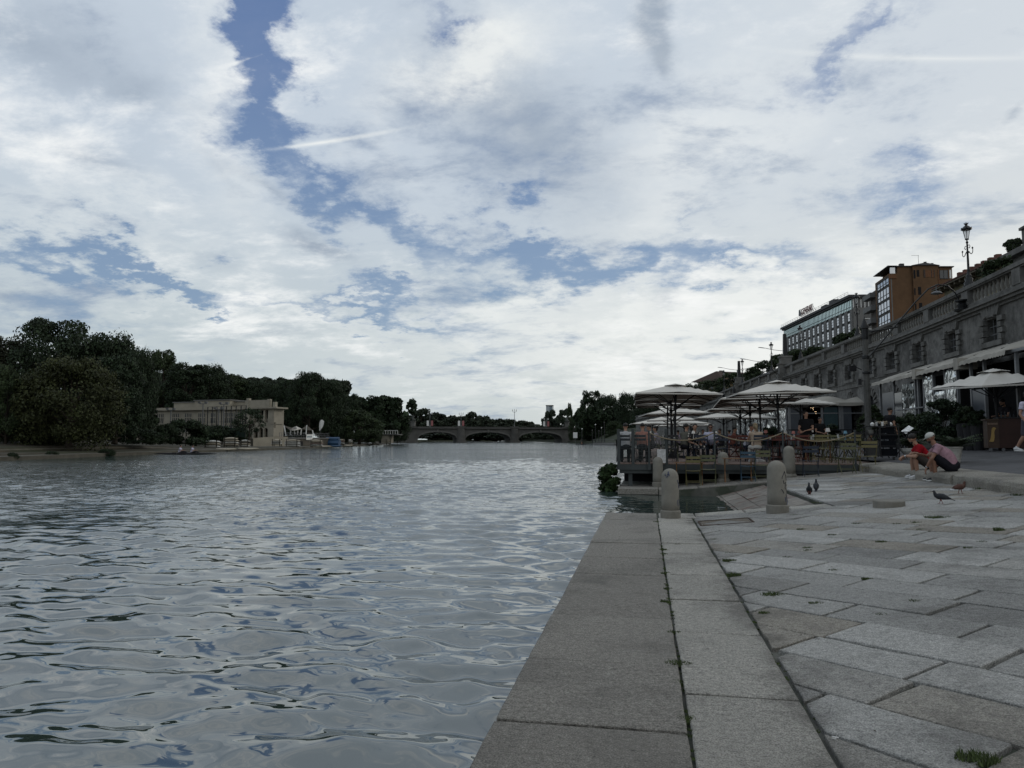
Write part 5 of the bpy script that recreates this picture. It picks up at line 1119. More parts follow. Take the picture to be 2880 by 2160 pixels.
# ---- umbrellas
CAN = mat('canvas_offwhite', (.50, .48, .44), .85, .06, 2, .1, 60); CANU = CAN
def umbrella(label, half=1.7, grp='white square parasols over the restaurant deck', name='parasol', zE=2.50, zA=3.0, base=True, vent=True):
    t = thing(name, label, 'parasol', group=grp); n = 6
    def canopy(h, e, a, b, sag=.05, th=0):
        vs = []; fs = []
        for i in range(-n, n+1):
            for j in range(-n, n+1):
                x, y = i/n, j/n; r_ = max(abs(x), abs(y)); ang = min(abs(x), abs(y))/(r_+1e-9) if r_ else 1
                z = a-(a-e)*r_-sag*(1-ang)*math.sin(math.pi*min(r_, 1))*1.4+(.05*(1-ang)**2 if r_ > .99 else 0)
                vs.append((x*h, y*h, z+th))
        m = 2*n+1; return b.add(vs, [(i*m+j, (i+1)*m+j, (i+1)*m+j+1, i*m+j+1) for i in range(2*n) for j in range(2*n)])
    b = MB(); canopy(half, zE, zA, b)
    o = len(b.v); per = [(-1, -1), (1, -1), (1, 1), (-1, 1)]
    for k in range(4):
        p, c = per[k], per[(k+1) % 4]; b.add([(p[0]*half, p[1]*half, zE), (c[0]*half, c[1]*half, zE), (c[0]*half, c[1]*half, zE-.055), (p[0]*half, p[1]*half, zE-.055)], [(0, 1, 2, 3)])
    cp = b.build('canopy', CAN, t, smooth=False)
    if vent: b = MB(); canopy(half*.26, zA-.09, zA+.035, b, .0); b.build('vent_cap', CAN, cp)
    b = MB(); b.lathe([(.04, 0), (.04, zA-.25)], n=8); b.lathe([(.06, zE-.55), (.07, zE-.5), (.07, zE-.38), (.06, zE-.35)], n=8); b.build('pole', BLACK, t)
    hub = zE-.42
    for k in range(8):
        u_, v_ = [(1, 1), (1, 0), (1, -1), (0, -1), (-1, -1), (-1, 0), (-1, 1), (0, 1)][k]; ze = zE-.05
        b = MB(); b.bar((0, 0, zA-.2), (u_*half*.99, v_*half*.99, ze), .03); b.bar((u_*.05, v_*.05, hub), (u_*half*.52, v_*half*.52, zA-.2+(ze-zA+.2)*.52), .026); b.build('rib', BLACK, t)
    if base: b = MB(); b.box(-.38, .38, -.38, .38, .0, .09); b.lathe([(.09, .09), (.06, .3)], n=8); b.build('base', BLACK, t)
    return t
UM = [(1.17, 29.7, 1.65, 0., 'nearest parasol of the left row, largest in front'), (1.15, 33.9, 1.65, 0., 'second parasol of the left row, just behind the nearest'), (1.1, 38.1, 1.65, 0., 'third parasol of the left row, its edge showing under the second'),
      (1.7, 42.8, 1.85, -.35, 'lower wide parasol behind the three nearest left ones'), (1.9, 52.5, 1.75, -.45, 'small parasol below the wide one in the left row'), (.6, 63, 1.9, -.5, 'leftmost distant parasol, low above the seated backs'), (3.2, 62, 1.9, -.5, 'distant parasol between both rows, low in the middle'), (4.4, 72, 1.9, -.5, 'farthest parasol in the middle of the terrace'),
      (4.78, 27.3, 1.62, -.12, 'nearest parasol of the right row, the most prominent one'), (4.95, 32.5, 1.72, -.02, 'second parasol of the right row, partly under the nearest'), (5.2, 37.7, 1.72, -.02, 'third parasol of the right row with its left edge sticking out'), (5.4, 42.9, 2.0, -.1, 'broad low parasol behind the right row, left of the pavilion'), (5.3, 51, 2.0, -.35, 'next broad parasol farther back, showing left of the broad low one'), (7.4, 56, 2.0, -.3, 'distant parasol beside the glazed pavilion side'), (9.0, 44.5, 1.7, .1, 'parasol showing between the right row and the pavilion awning'), (2.9, 80, 2.0, -.3, 'tiny farthest parasol beyond all the others')]
um = None
for x, y, h, dz, lb in UM:
    if um is None: um = umbrella(lb); um.location = (x, y, ZD); uu = um
    else: uu = dup(um, lb, (x, y, (ZD if x < 7.2 else gp(x))+dz*0))
    uu.scale = (h/1.7, h/1.7, 1+dz/3.0); uu.rotation_euler = (R(random.uniform(-1.5, 1.5)), R(random.uniform(-1.5, 1.5)), R(random.uniform(-3, 3)+(0 if h < 1.8 else 6)))
# ---- bistro furniture
CC = dict(olive=(.085, .088, .045), orange=(.15, .075, .03), yellow=(.12, .105, .045), blue=(.03, .06, .09), navy=(.012, .018, .032), red=(.075, .018, .012), black=(.012, .012, .014), green=(.07, .085, .055), teal=(.06, .12, .15))
CM = {k: mat('chair_'+k, v, .5, .1, 6) for k, v in CC.items()}
def chair(col, label):
    m = CM[col]; t = thing('folding_chair', label, 'chair', group='slatted folding bistro chairs')
    b = MB()
    for k in range(5): y = -.19+k*.085; b.add([(x, y+yy, .45+zz-.012*(1-abs(x)/.2)) for x in (-.2, 0, .2) for yy, zz in ((0, 0), (.07, 0), (.07, .014), (0, .014))], [(0, 4, 5, 1), (4, 8, 9, 5), (1, 5, 6, 2), (5, 9, 10, 6), (2, 6, 7, 3), (6, 10, 11, 7), (3, 7, 4, 0), (7, 11, 8, 4), (0, 1, 2, 3), (8, 11, 10, 9)])
    b.build('seat', m, t)
    b = MB()
    for z in (.70, .81): b.box(-.2, .2, .23, .245, z, z+.075)
    b.build('backrest', m, t)
    for s in (-1, 1):
        b = MB(); b.bar((s*.2, .25, .90), (s*.2, -.2, .0), .016); b.build('leg', m, t); b = MB(); b.bar((s*.185, -.18, .45), (s*.185, .24, .0), .016); b.build('leg', m, t)
    b = MB(); b.bar((-.2, -.13, .14), (.2, -.13, .14), .014); b.build('stretcher', m, t); b = MB(); b.bar((-.185, .18, .12), (.185, .18, .12), .014); b.build('stretcher', m, t)
    return t
def table(col, label, w_=.7, d_=.7):
    m = CM[col]; t = thing('bistro_table', label, 'table', group='metal bistro tables')
    b = MB(); b.box(-w_/2, w_/2, -d_/2, d_/2, .715, .735); b.build('tabletop', m, t)
    for s in (-1, 1):
        for r_ in (-1, 1): b = MB(); b.bar((s*(w_/2-.05), r_*(d_/2-.05), .715), (s*(w_/2-.05), -r_*(d_/2-.08), 0), .018); b.build('leg', m, t)
    return t
protoC = {}
def put_chair(col, x, y, z, rz, label):
    if col not in protoC: t = chair(col, label); protoC[col] = t; t.location = (x, y, z); t.rotation_euler = (0, 0, rz)
    else: t = dup(protoC[col], label, (x, y, z), rz)
    return t
protoT = {}
def put_table(col, x, y, z, rz, label):
    if col not in protoT: t = table(col, label); protoT[col] = t; t.location = (x, y, z); t.rotation_euler = (0, 0, rz)
    else: t = dup(protoT[col], label, (x, y, z), rz)
    return t
def onp(px, py): return ong(px, py)
FR = [('yellow', 1935, 1352, 'yellow-green folding chair, left of the front pair before the deck'), ('olive', 1978, 1352, 'olive folding chair, right of the front pair before the deck'), ('blue', 2070, 1340, 'blue folding chair between the middle bollard and the olive one'), ('olive', 2110, 1340, 'olive folding chair with curved seat right of the middle bollard'),
      ('navy', 2262, 1336, 'dark navy folding chair right of the rear bollard'), ('olive', 2345, 1326, 'olive folding chair at the deck edge, below the empty tables'), ('yellow', 2412, 1323, 'yellowish folding chair nearest the kerb at the deck end')]
for i, (c, px, py, lb) in enumerate(FR):
    p = ong(px, py); put_chair(c, p[0], p[1]-.05 if p[1] < 22.3 else 22.2, g(p[0])+.003, R(180+random.uniform(-8, 8)), lb).scale = (1.05, 1, 1)
for c, px, yy, lb in (('orange', 1938, 22.25, 'orange-topped low table behind the left front chairs'), ('orange', 2075, 22.2, 'orange-topped low table behind the blue front chair')):
    X, Y, u, f = ray(px, 1300); x = X/Y*yy; put_table(c, x, yy, g(x), 0, lb).scale = (1.25, .5, .98)
# tables on the deck: (px, Y, top colour, chairs)
SPOT = [(1760, 24.1, 'black'), (1803, 24.2, 'black'), (1880, 24.4, 'olive'), (1960, 24.6, 'navy'), (2020, 24.7, 'navy'), (2075, 26.0, 'red'), (2125, 24.9, 'navy'), (2185, 26.4, 'navy'), (2245, 25.4, 'red'), (2300, 24.6, 'orange'), (2370, 24.2, 'olive'), (2290, 27.5, 'olive'), (2345, 27.8, 'orange'), (2400, 26.8, 'black'), (1990, 28, 'red'), (2110, 29.4, 'olive'), (2210, 30.2, 'navy'), (1900, 28.2, 'navy'), (1850, 31, 'black'), (1960, 33, 'red'), (2060, 34, 'olive'), (2150, 36, 'navy')]
nm_ = {'black': 'black', 'olive': 'olive green', 'navy': 'dark blue', 'red': 'dark red', 'orange': 'orange'}
TPOS = []
where = ['beside the glass screen', 'behind the salmon shirt', 'right of the glass screen', 'left of the man in sunglasses', 'under the man in sunglasses', 'behind the slim rope post', 'left of the woman in beige', 'right of the woman in beige', 'near the reddish table lamp', 'in front of the waitress', 'at the right rope post', 'beside the waitress', 'right of the waitress', 'next to the trolley', 'behind the floral dress', 'behind the woman in beige', 'under the right nearest parasol', 'under the left nearest parasol', 'far behind the salmon shirt', 'in the middle distance, left', 'in the middle distance, centre', 'in the middle distance, right']
for i, (px, yy, c) in enumerate(SPOT):
    X, Y, u, f = ray(px, 1270); x = X/Y*yy; yy = max(yy, dy(x)+.55)
    x = min(x, 6.9); TPOS.append((x, yy)); put_table(c, x, yy, ZD, R(random.uniform(-6, 6)), nm_[c]+' metal table '+where[i])
    cs = [('orange', 'olive', 'navy', 'red', 'black', 'olive')[(i*5+k) % 6] for k in range(2)]
    if i in (0, 1, 2): cs = ['black', 'black']
    if i in (3, 4, 6): cs = ['navy', 'navy']
    if i in (9, 10): cs = ['yellow', 'olive']
    if i in (5, 8, 7): cs = ['red', 'red']
    for k, sd in enumerate((-1, 1)):
        if sd < 0 and yy-.75 < dy(x)+.25: yk = dy(x)+.3
        else: yk = yy+sd*(.75 if sd < 0 else .62)
        if i < 11: put_chair(cs[k], x+random.uniform(-.1, .1), yk, ZD, (R(180) if sd < 0 else 0)+R(random.uniform(-10, 10)), {'yellow': 'yellow', 'olive': 'olive', 'navy': 'navy', 'red': 'red', 'black': 'black', 'orange': 'orange'}[cs[k]]+' folding chair '+('on the near side of the table ' if sd < 0 else 'on the far side of the table ')+where[i])
        else: put_chair(cs[k], x+sd*.6, yy, ZD, R(-90 if sd > 0 else 90)+R(random.uniform(-10, 10)), cs[k]+' folding chair '+('left of the table ' if sd < 0 else 'right of the table ')+where[i])
# things on the tables
LAM = {'white': mat('shade_white', (.55, .53, .50), .8, 0), 'pink': mat('shade_terracotta', (.30, .12, .10), .8, 0), 'blue': mat('shade_blue', (.12, .24, .32), .8, 0)}
def tlamp(col, p, lb, sc_=1.):
    t = thing('table_lamp', lb, 'table lamp', p, group='small cordless table lamps'); m = LAM[col]; b = MB(); b.lathe([(.045, 0), (.045, .012), (.008, .02), (.008, .27)], n=8); b.build('stem', m, t); b = MB(); b.lathe([(.075, .24), (.05, .35)], n=12); b.build('lamp_shade', m, t); t.scale = (sc_,)*3
for col, px, py, yy, lb in (('white', 2013, 1219, 24.9, 'white table lamp in front of the man in sunglasses'), ('white', 1951, 1262, 23.2, 'white table lamp standing low above the orange tabletop'), ('white', 1828, 1220, 24.3, 'white table lamp right of the salmon shirt'), ('pink', 2154, 1215, 26.6, 'terracotta table lamp right of the woman in beige'), ('white', 2209, 1216, 27.1, 'white table lamp beside the right rope post pair'), ('pink', 2248, 1216, 27.6, 'terracotta table lamp just left of the waitress'), ('pink', 2232, 1240, 24.6, 'nearest terracotta table lamp above the rear bollard'), ('white', 2282, 1212, 26.4, 'white table lamp in the waitress hands'), ('white', 2328, 1210, 25.4, 'tallest white table lamp right of the waitress'), ('blue', 2378, 1229, 24.3, 'blue table lamp by the right rope post')):
    X, Y, u, f = ray(px, py); t_ = yy/Y; x = X*t_; zt_ = CZ+u*t_; tlamp(col, (x, yy, ZD+.735), lb, max(.8, (zt_-ZD-.735+.05)/.33))
    put = MB()
GLW = mat('glassware', (.5, .5, .5), .08, 0, alpha=.45, spec=.9); PORC = mat('porcelain', (.55, .55, .53), .3, 0)
wi = 0
for i, (x, y) in enumerate(TPOS[:16]):
    for k in range(3 if i < 13 else 2):
        dx, dy_ = random.uniform(-.25, .25), random.uniform(-.25, .25); p = (x+dx, y+dy_, ZD+.735); kind = (i+k) % 3
        if kind == 0: b = MB(); b.lathe([(.03, 0), (.03, .004), (.005, .01), (.005, .07), (.035, .11), (.032, .17)], n=8); o = b.build('wine_glass', GLW, loc=p); tag(o, 'stemmed glass on the '+nm_[SPOT[i][2]]+' table '+where[i], 'glass', 'glasses on the deck tables')
        elif kind == 1: b = MB(); b.lathe([(.05, 0), (.11, .018), (.105, .022)], n=12); o = b.build('plate', PORC, loc=p); tag(o, 'white plate on the '+nm_[SPOT[i][2]]+' table '+where[i], 'plate', 'plates on the deck tables')
        else: b = MB(); b.lathe([(.03, 0), (.033, .10)], n=8); o = b.build('tumbler', GLW, loc=p); tag(o, 'short tumbler on the '+nm_[SPOT[i][2]]+' table '+where[i], 'glass', 'glasses on the deck tables')
b = MB(); b.box(-.13, .13, -.01, .01, 0, .42); X, Y, u, f = ray(1860, 1272); o = b.build('menu_board', mat('menu_paper', (.42, .42, .42), .6, .3, 20), loc=(X/Y*22.5, 22.45, ZD+.02)); tag(o, 'pale printed board leaning at the deck edge behind the rear-left bollard', 'board')
# ---- pavilions
ALU = mat('aluminium', (.17, .175, .18), .45, .1, 8, metal=.3); AWN = mat('awning_canvas', (.34, .32, .28), .85, .12, 1.5, .2, 30, dirt=.2); PAN = mat('blue_grey_panel', (.045, .052, .062), .35, .2, 2, spec=.6)
PVC = bpy.data.materials.new('plastic_painted_reflections'); PVC.use_nodes = True; t_ = PVC.node_tree; k_ = G(t_); bs = t_.nodes['Principled BSDF']
bs.inputs['Base Color'].default_value = (.20, .22, .22, 1); bs.inputs['Roughness'].default_value = .12; bs.inputs['Specular IOR Level'].default_value = 1.; bs.inputs['Metallic'].default_value = .75
vec = nd('ShaderNodeTexCoord', t_).outputs['Object']; bn = nd('ShaderNodeBump', t_); bn.inputs['Strength'].default_value = 1.; bn.inputs['Distance'].default_value = .12; t_.links.new(k_.noise(vec, 1.1, 2, .5, .6), bn.inputs['Height']); t_.links.new(bn.outputs[0], bs.inputs['Normal'])
t_.links.new(k_.mix(k_.ss(k_.noise(vec, .8, 3, .5, 1.2), .40, .46), (.07, .08, .08), (.8, .82, .81)), bs.inputs['Base Color'])  # pale and dark patches in the colour stand for reflections in the plastic
def pav(name_label, x0, y0, y1, zt, x1=14.1):
    t = thing('pavilion', name_label, 'pavilion', (0, 0, 0)); z0 = gp(x0)
    return t, z0
X0 = 12.3; Y0, Y1 = 14.2, 41.; ZT = 4.5
t, z0 = pav('near glazed restaurant veranda with cream awnings and wavy plastic side sheets', X0, Y0, Y1, ZT)
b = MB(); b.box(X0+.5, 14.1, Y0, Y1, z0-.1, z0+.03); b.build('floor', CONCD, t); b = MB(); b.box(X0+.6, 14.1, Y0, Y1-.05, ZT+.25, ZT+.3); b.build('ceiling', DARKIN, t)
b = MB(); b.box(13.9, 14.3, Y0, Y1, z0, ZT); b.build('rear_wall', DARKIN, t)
def yof(px):      # run along the veranda front where the pixel column meets it
    X, Y, u, f = ray(px, 1100); return X0*Y/X
posts = [2468, 2506, 2566, 2574, 2590, 2617, 2650, 2684, 2722, 2760, 2850]
for px in posts: y = yof(px); b = MB(); b.box(X0+.1, X0+.2, y-.05, y+.05, z0, ZT); b.build('post', ALU, t)
b = MB(); b.box(X0+.05, X0+.2, Y0, Y1, ZT-.08, ZT+.02); b.box(X0+.05, X0+.2, yof(2590), yof(2566)+2.5, ZT-1.62, ZT-1.56); b.build('rail', ALU, t)
for a, c, zz0, zz1, m, nm in ((2474, 2504, .05, 1.9+.6, PAN, 'side_panel'), (2508, 2528, .05, 2.4, GLZ, 'glass_panel'), (2530, 2546, 1.2, 2.72, PVC, 'plastic_sheet'), (2548, 2564, 1.25, 2.68, PVC, 'plastic_sheet'), (2592, 2615, 1.3, 2.85, PVC, 'plastic_sheet'), (2619, 2648, 1.3, 2.15, PVC, 'plastic_sheet'), (2652, 2680, .9, 2.9, PVC, 'plastic_sheet'), (2530, 2564, .05, 1.18, GLZ, 'glass_panel'), (2592, 2648, .05, 1.28, GLZ, 'glass_panel'), (2686, 2720, .05, 1.2, GLZ, 'glass_panel'), (2724, 2758, .05, 2.0, PAN, 'side_panel')):
    y1_, y0_ = yof(a), yof(c); b = MB(); n = 8
    if m is PVC:
        vs = []; nn = 10
        for i in range(nn+1):
            for j in range(nn+1): vs.append((X0+.12+.03*math.sin(i*1.7+j*.9)+.02*math.sin(j*2.1), y0_+(y1_-y0_)*i/nn, z0+zz0*1.1+(zz1-zz0)*1.1*j/nn+(.12*math.sin(i*1.1+a) if j == 0 else 0)))
        b.add(vs, [(i*(nn+1)+j, (i+1)*(nn+1)+j, (i+1)*(nn+1)+j+1, i*(nn+1)+j+1) for i in range(nn) for j in range(nn)]); b.build(nm, m, t, smooth=True)
    else: b.box(X0+.12, X0+.15, y0_, y1_, z0+zz0*1.1, z0+zz1*1.1); b.build(nm, m, t)
def awning(t, x0, x1, ya, yb, z, rise=.35, m=AWN):
    """sagging fabric from the front rail back, scalloped front edge"""
    b = MB(); n, k = 14, 6; vs = []
    for i in range(n+1):
        for j in range(k+1):
            u_, v_ = i/n, j/k; vs.append((x0+(x1-x0)*v_, ya+(yb-ya)*u_, z+rise*math.sin(math.pi*u_)**.8*(v_**.7)+.25*v_+.02*math.sin(u_*21)))
    b.add(vs, [(i*(k+1)+j, i*(k+1)+j+1, (i+1)*(k+1)+j+1, (i+1)*(k+1)+j) for i in range(n) for j in range(k)])
    vs = []
    for i in range(n+1): u_ = i/n; y = ya+(yb-ya)*u_; vs += [(x0, y, z+.02*math.sin(u_*21)), (x0-.03, y, z-.16-.03*math.sin(u_*37))]
    b.add(vs, [(2*i, 2*i+1, 2*i+3, 2*i+2) for i in range(n)]); return b.build('awning', m, t)
ya = [yof(2466)+.3, yof(2541), yof(2583), yof(2676), yof(2705), yof(2800), yof(2860)+.3]
for a, c in zip(ya, ya[1:]): awning(t, X0-.15, 14.2, c, a, ZT+.0, .5)
for y in (ya[2], ya[4]): b = MB(); b.box(X0-.2, X0+.5, y-.25, y+.15, ZT-.3, ZT+.15); b.build('awning_box', AWN, t)
# second pavilion farther along
XB, YB = 9.35, 50.1; z1 = 1.1
t = thing('pavilion', 'second dark pavilion farther along with a wavy cream roof edge and glazed side', 'pavilion', (0, 0, 0)); ZT2 = 3.75
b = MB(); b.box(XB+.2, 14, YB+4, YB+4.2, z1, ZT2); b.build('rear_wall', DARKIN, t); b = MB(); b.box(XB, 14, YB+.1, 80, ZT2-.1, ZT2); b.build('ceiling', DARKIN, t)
b = MB()
for x in (XB+.05, XB+2.1, XB+3.2, XB+3.35, 14): b.box(x, x+.14, YB, YB+.12, z1, ZT2-.1)
b.box(XB, 14, YB+.02, YB+.1, z1+2.05, z1+2.12); b.build('post', ALU, t)
for x0, x1, m in ((XB+.2, XB+.95, PAN), (XB+2.3, XB+3.15, mat('teal_panel', (.03, .055, .06), .4, .2, 2)), (XB+3.4, XB+4.0, PAN)): b = MB(); b.box(x0, x1, YB+.04, YB+.07, z1, ZT2-.15); b.build('side_panel', m, t)
vs = []; b = MB(); n = 40
for i in range(n+1):
    u_ = i/n; x = XB-.4+(15-XB+.4)*u_; wv = .17*abs(math.sin(u_*math.pi*2.6+.5)); vs += [(x, YB-.25, ZT2-.08+.03*math.sin(u_*16)), (x, YB-.25, ZT2+.12), (x, YB+.9, ZT2+.35+wv*1.5), (x, YB+6, ZT2+.3)]
b.add(vs, [(4*i+j, 4*i+4+j, 4*i+5+j, 4*i+1+j) for i in range(n) for j in range(3)]); b.build('canvas_roof', AWN, t)
for k in range(7):
    y = YB+.5+k*4.2; b = MB(); b.box(XB, XB+.1, y, y+.12, z1, ZT2); b.build('side_post', ALU, t)
    b = MB(); vs = []; nn = 8
    for i in range(nn+1):
        for j in range(nn+1): vs.append((XB+.03+.05*math.sin(i*1.9+j+k), y+.3+3.6*i/nn, z1+.9+1.7*j/nn))
    b.add(vs, [(i*(nn+1)+j, (i+1)*(nn+1)+j, (i+1)*(nn+1)+j+1, i*(nn+1)+j+1) for i in range(nn) for j in range(nn)]); b.build('plastic_sheet', PVC, t, smooth=True)
    awning(t, XB-.3, XB+3, y, y+4.1, ZT2-.02, .35)
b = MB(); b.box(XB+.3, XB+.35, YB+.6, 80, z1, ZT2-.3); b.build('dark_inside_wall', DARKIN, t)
# string of warm lights at the second pavilion and the plants
LED = bpy.data.materials.new('warm_bulb'); LED.use_nodes = True; bs = LED.node_tree.nodes['Principled BSDF']; bs.inputs['Emission Color'].default_value = (1, .66, .35, 1); bs.inputs['Emission Strength'].default_value = 2.
t = thing('fairy_lights', 'small cluster of glowing warm bulbs hanging in the dark pavilion', 'lights', (0, 0, 0)); p0 = P(2287, 1155, 46)
for k in range(9): a = k*1.9; b = MB(); b.ball((p0[0]+.05*k-.2+.04*math.cos(a), p0[1], p0[2]+.25-.018*k*k*.4+.06*math.sin(a)), .017, 6, 4); b.build('bulb', LED, t)
b = MB(); b.bar((p0[0], p0[1], p0[2]+.2), (p0[0], p0[1], p0[2]+.75), .01); b.build('cord', BLACK, t)
# ---- plants and planters
POTB = mat('dark_planter', (.02, .02, .022), .6, .1, 6); POTW = mat('white_pot', (.42, .41, .38), .6, .1, 8); PLB = mat('planter_box', (.13, .125, .115), .8, .1, 5)
def shrub(lb, px, yt, yb, hw, dep, n, leaf, m, pot=None, seed=0, cat='potted shrub', name='potted_shrub', grp='shrubs along the restaurant front', potw=.22, poth=.5):
    b0, tp = P(px, yb, dep), P(px, yt, dep); zg = gp(b0[0]); R_ = hw*dep/F; H = max(.4, tp[2]-zg-(poth if pot else 0)*.85); t = thing(name, lb, cat, (b0[0], b0[1], zg), group=grp); r_ = np.random.default_rng(seed)
    zz = (poth*.85 if pot else 0); p, d, cs = crown_pts(r_, n, R_, H*.93, zz, 30, R_*.36, 0, 'round'); cards_mesh('foliage', leaves(p, d, leaf, r_, 2.2), m, t)
    b = MB()
    for i in range(7): c = cs[i]; b.tube([(0, 0, zz-.1), (c[0]*.4, c[1]*.4, zz+(c[2]-zz)*.5), tuple(c[:3])], [.025, .018, .008], 5)
    b.build('stem', BARK, t)
    if pot:
        b = MB()
        if pot == 'tall': b.lathe([(potw*.62, 0), (potw, poth), (potw*.92, poth), (potw*.9, poth-.06)], n=14); b.build('pot', POTB, t)
        elif pot == 'white': b.lathe([(potw*.7, 0), (potw*.93, poth*.85), (potw*1.05, poth*.86), (potw*1.05, poth), (potw*.9, poth)], n=16); b.build('pot', POTW, t)
        elif pot == 'box': b.box(-potw, potw, -.25, .25, 0, poth); b.build('planter', PLB, t)
    return t
for i, a in enumerate((('wide dark shrub in a pale box planter, left of the slim umbrella stem', 2650, 1105, 1243, 48, 28.5, 5200, .055, LG, 'box', .9, .28), ('dark green shrub with thin leaves behind the two seated men', 2600, 1150, 1240, 34, 29.5, 3800, .05, LSH, 'box', .6, .28),
    ('leafy shrub directly behind the menu stand', 2555, 1158, 1240, 26, 31, 3000, .05, LSH, 'tall', .22, .5), ('loose shrub right of the waiter', 2530, 1165, 1240, 18, 30.5, 2200, .05, LG, 'tall', .22, .5), ('tall bush with pale leaf tips beside the thick grey post', 2462, 1125, 1225, 20, 33, 2600, .07, LM, None, 0, 0), ('yellow-tipped bush just left of the thick grey post', 2428, 1150, 1225, 14, 36, 1500, .08, LM, None, 0, 0),
    ('bush in the leftmost tall tapered pot', 2714, 1140, 1252, 20, 25.6, 2600, .05, LG, 'tall', .26, .95), ('spiky bush in the middle tall tapered pot', 2732, 1132, 1252, 20, 25.2, 2600, .05, LSH, 'tall', .26, .95), ('bush in the right tall tapered pot', 2754, 1150, 1252, 20, 24.8, 2600, .05, LG, 'tall', .26, .95),
    ('small-leaved plant in a white ribbed pot beside the wooden stand', 2772, 1178, 1252, 20, 25.2, 2000, .045, LSH, 'white', .17, .28), ('low plants behind the right nearest parasol pole', 2165, 1195, 1225, 24, 40, 1500, .07, LG, 'box', .5, .3), ('low dark plants before the second pavilion', 2330, 1190, 1225, 26, 44, 1600, .07, LG, 'box', .6, .3))):
    lb, px, yt, yb, hw, dp, n, lf, m, pot, pw, ph = a; shrub(lb, px, yt, yb, hw, dp, n, lf, m, pot, 80+i, potw=pw, poth=ph)
def palm(lb, px, py, hw, dep, pot, seed):
    b0 = P(px, py, dep); zg = gp(b0[0]); t = thing('potted_palm', lb, 'potted palm', (b0[0], b0[1], zg), group='potted palms by the kerb'); r_ = random.Random(seed); R_ = hw*dep/F*1.45; zz = .38
    b = MB(); vs = []; fs = []
    for k in range(34):
        a = r_.random()*6.28; e = r_.uniform(.25, 1.3); L_ = R_*r_.uniform(.8, 1.2); pr_ = None; n = 7
        for j in range(n+1):
            u_ = j/n; x = math.cos(a)*L_*u_*math.cos(e*(1-u_*.6)); y = math.sin(a)*L_*u_*math.cos(e*(1-u_*.6)); z = zz+L_*math.sin(e)*u_*(1-.45*u_); cur = Vector((x, y, z))
            if pr_ is not None:
                d = (cur-pr_).normalized(); sd = d.cross(Vector((0, 0, 1))).normalized(); ll = .17*math.sin(math.pi*(u_*.85+.1))
                for s_ in (-1, 1):
                    for q2 in (0, .5): bp = pr_+(cur-pr_)*q2; tp = bp+sd*s_*ll+d*ll*.7+Vector((0, 0, -.03)); b.add([bp, bp+d*.035, tp], [(0, 1, 2)])
            pr_ = cur
    b.build('fronds', LM, t); b = MB(); b.lathe([(.1, .2), (.09, .5), (.04, .55)], n=8); b.build('stem', BARK, t)
    b = MB()
    if pot == 'ribbed':
        pr2 = [(.14, 0)]
        for k in range(9): pr2 += [(.145+.007*k, .04*k+.02), (.137+.007*k, .04*k+.035)]
        pr2 += [(.22, .38), (.22, .42), (.18, .42)]; b.lathe(pr2, n=18)
    else: b.lathe([(.12, 0), (.16, .1), (.3, .24), (.33, .32), (.3, .33)], n=16)
    b.build('pot', POTW, t)
palm('spiky palm in a ribbed white pot behind the man in pink', 2684, 1304, 46, 18.9, 'ribbed', 3)
palm('low palm in a wide pale bowl behind the man in red', 2562, 1270, 30, 22.3, 'bowl', 4)
# ---- big crooked parasol and wooden stand at right
us = umbrella('wavy cream parasol over the wooden stand, cut by the right edge', 1.42, None, 'stand_parasol', 2.14, 2.66, False, True); p = P(2802, 1256, 23.8); us.location = (p[0]+.1, p[1], gp(p[0])); us.rotation_euler = (R(2), R(-3), R(12)); us['category'] = 'parasol'; us.scale = (1., 1., 1.02)
WOOD = mat('dark_red_wood', (.03, .011, .008), .5, .25, 3, .1, 30); WOODL = mat('brown_wood', (.055, .034, .022), .6, .2, 3)
p = P(2812, 1262, 23.2); t = thing('serving_stand', 'dark red wooden serving stand on castors with a painted yellow bird shape', 'stand', (p[0], p[1], gp(p[0])), R(-12)); b = MB(); b.box(0, .8, 0, .6, .1, 1.06); b.build('cabinet', WOOD, t)
b = MB(); b.box(-.32, -.004, -.02, .6, .1, 1.0); b.box(-.37, -.002, -.05, .63, 1.0, 1.05); b.build('side_cabinet', WOODL, t); b = MB(); b.box(-.02, .85, -.03, .64, 1.065, 1.1); b.build('top', BLACK, t)
for x in (-.25, .1, .7): b = MB(); b.tube([(x, -.01, .05), (x, .03, .05)], .05, 10); b.build('castor', GREYM, t)
bird = [(.30, .30), (.34, .31), (.36, .36), (.38, .50), (.37, .62), (.40, .70), (.44, .73), (.41, .76), (.36, .78), (.31, .75), (.29, .66), (.27, .50), (.24, .38), (.20, .31)]
b = MB(); n = len(bird); b.add([(-.47+x*.9, -.035, z) for x, z in bird]+[(-.47+x*.9, -.021, z) for x, z in bird], [tuple(range(n))]+[(i, n+i, n+(i+1) % n, (i+1) % n) for i in range(n)]); b.build('painted_bird', mat('bird_yellow', (.30, .20, .07), .7, .1, 10), t)
b = MB()
for k in range(7): b.box(-.30+k*.04, -.275+k*.04, -.028, -.021, .86, .92-.01*(k % 2))
b.build('lettering', mat('stand_letters', (.22, .15, .11), .7), t)
for k in range(5): b = MB(); b.lathe([(.03, 0), (.033, .1), (.012, .15), (.012, .2)], n=8); o = b.build('bottle', GLZ, loc=(p[0]+.25+.13*k, p[1]+.35+.03*(k % 2), gp(p[0])+1.1)); tag(o, ['first', 'second', 'third', 'fourth', 'last'][k]+' dark bottle from the left on the wooden stand', 'bottle', 'bottles on the wooden stand')
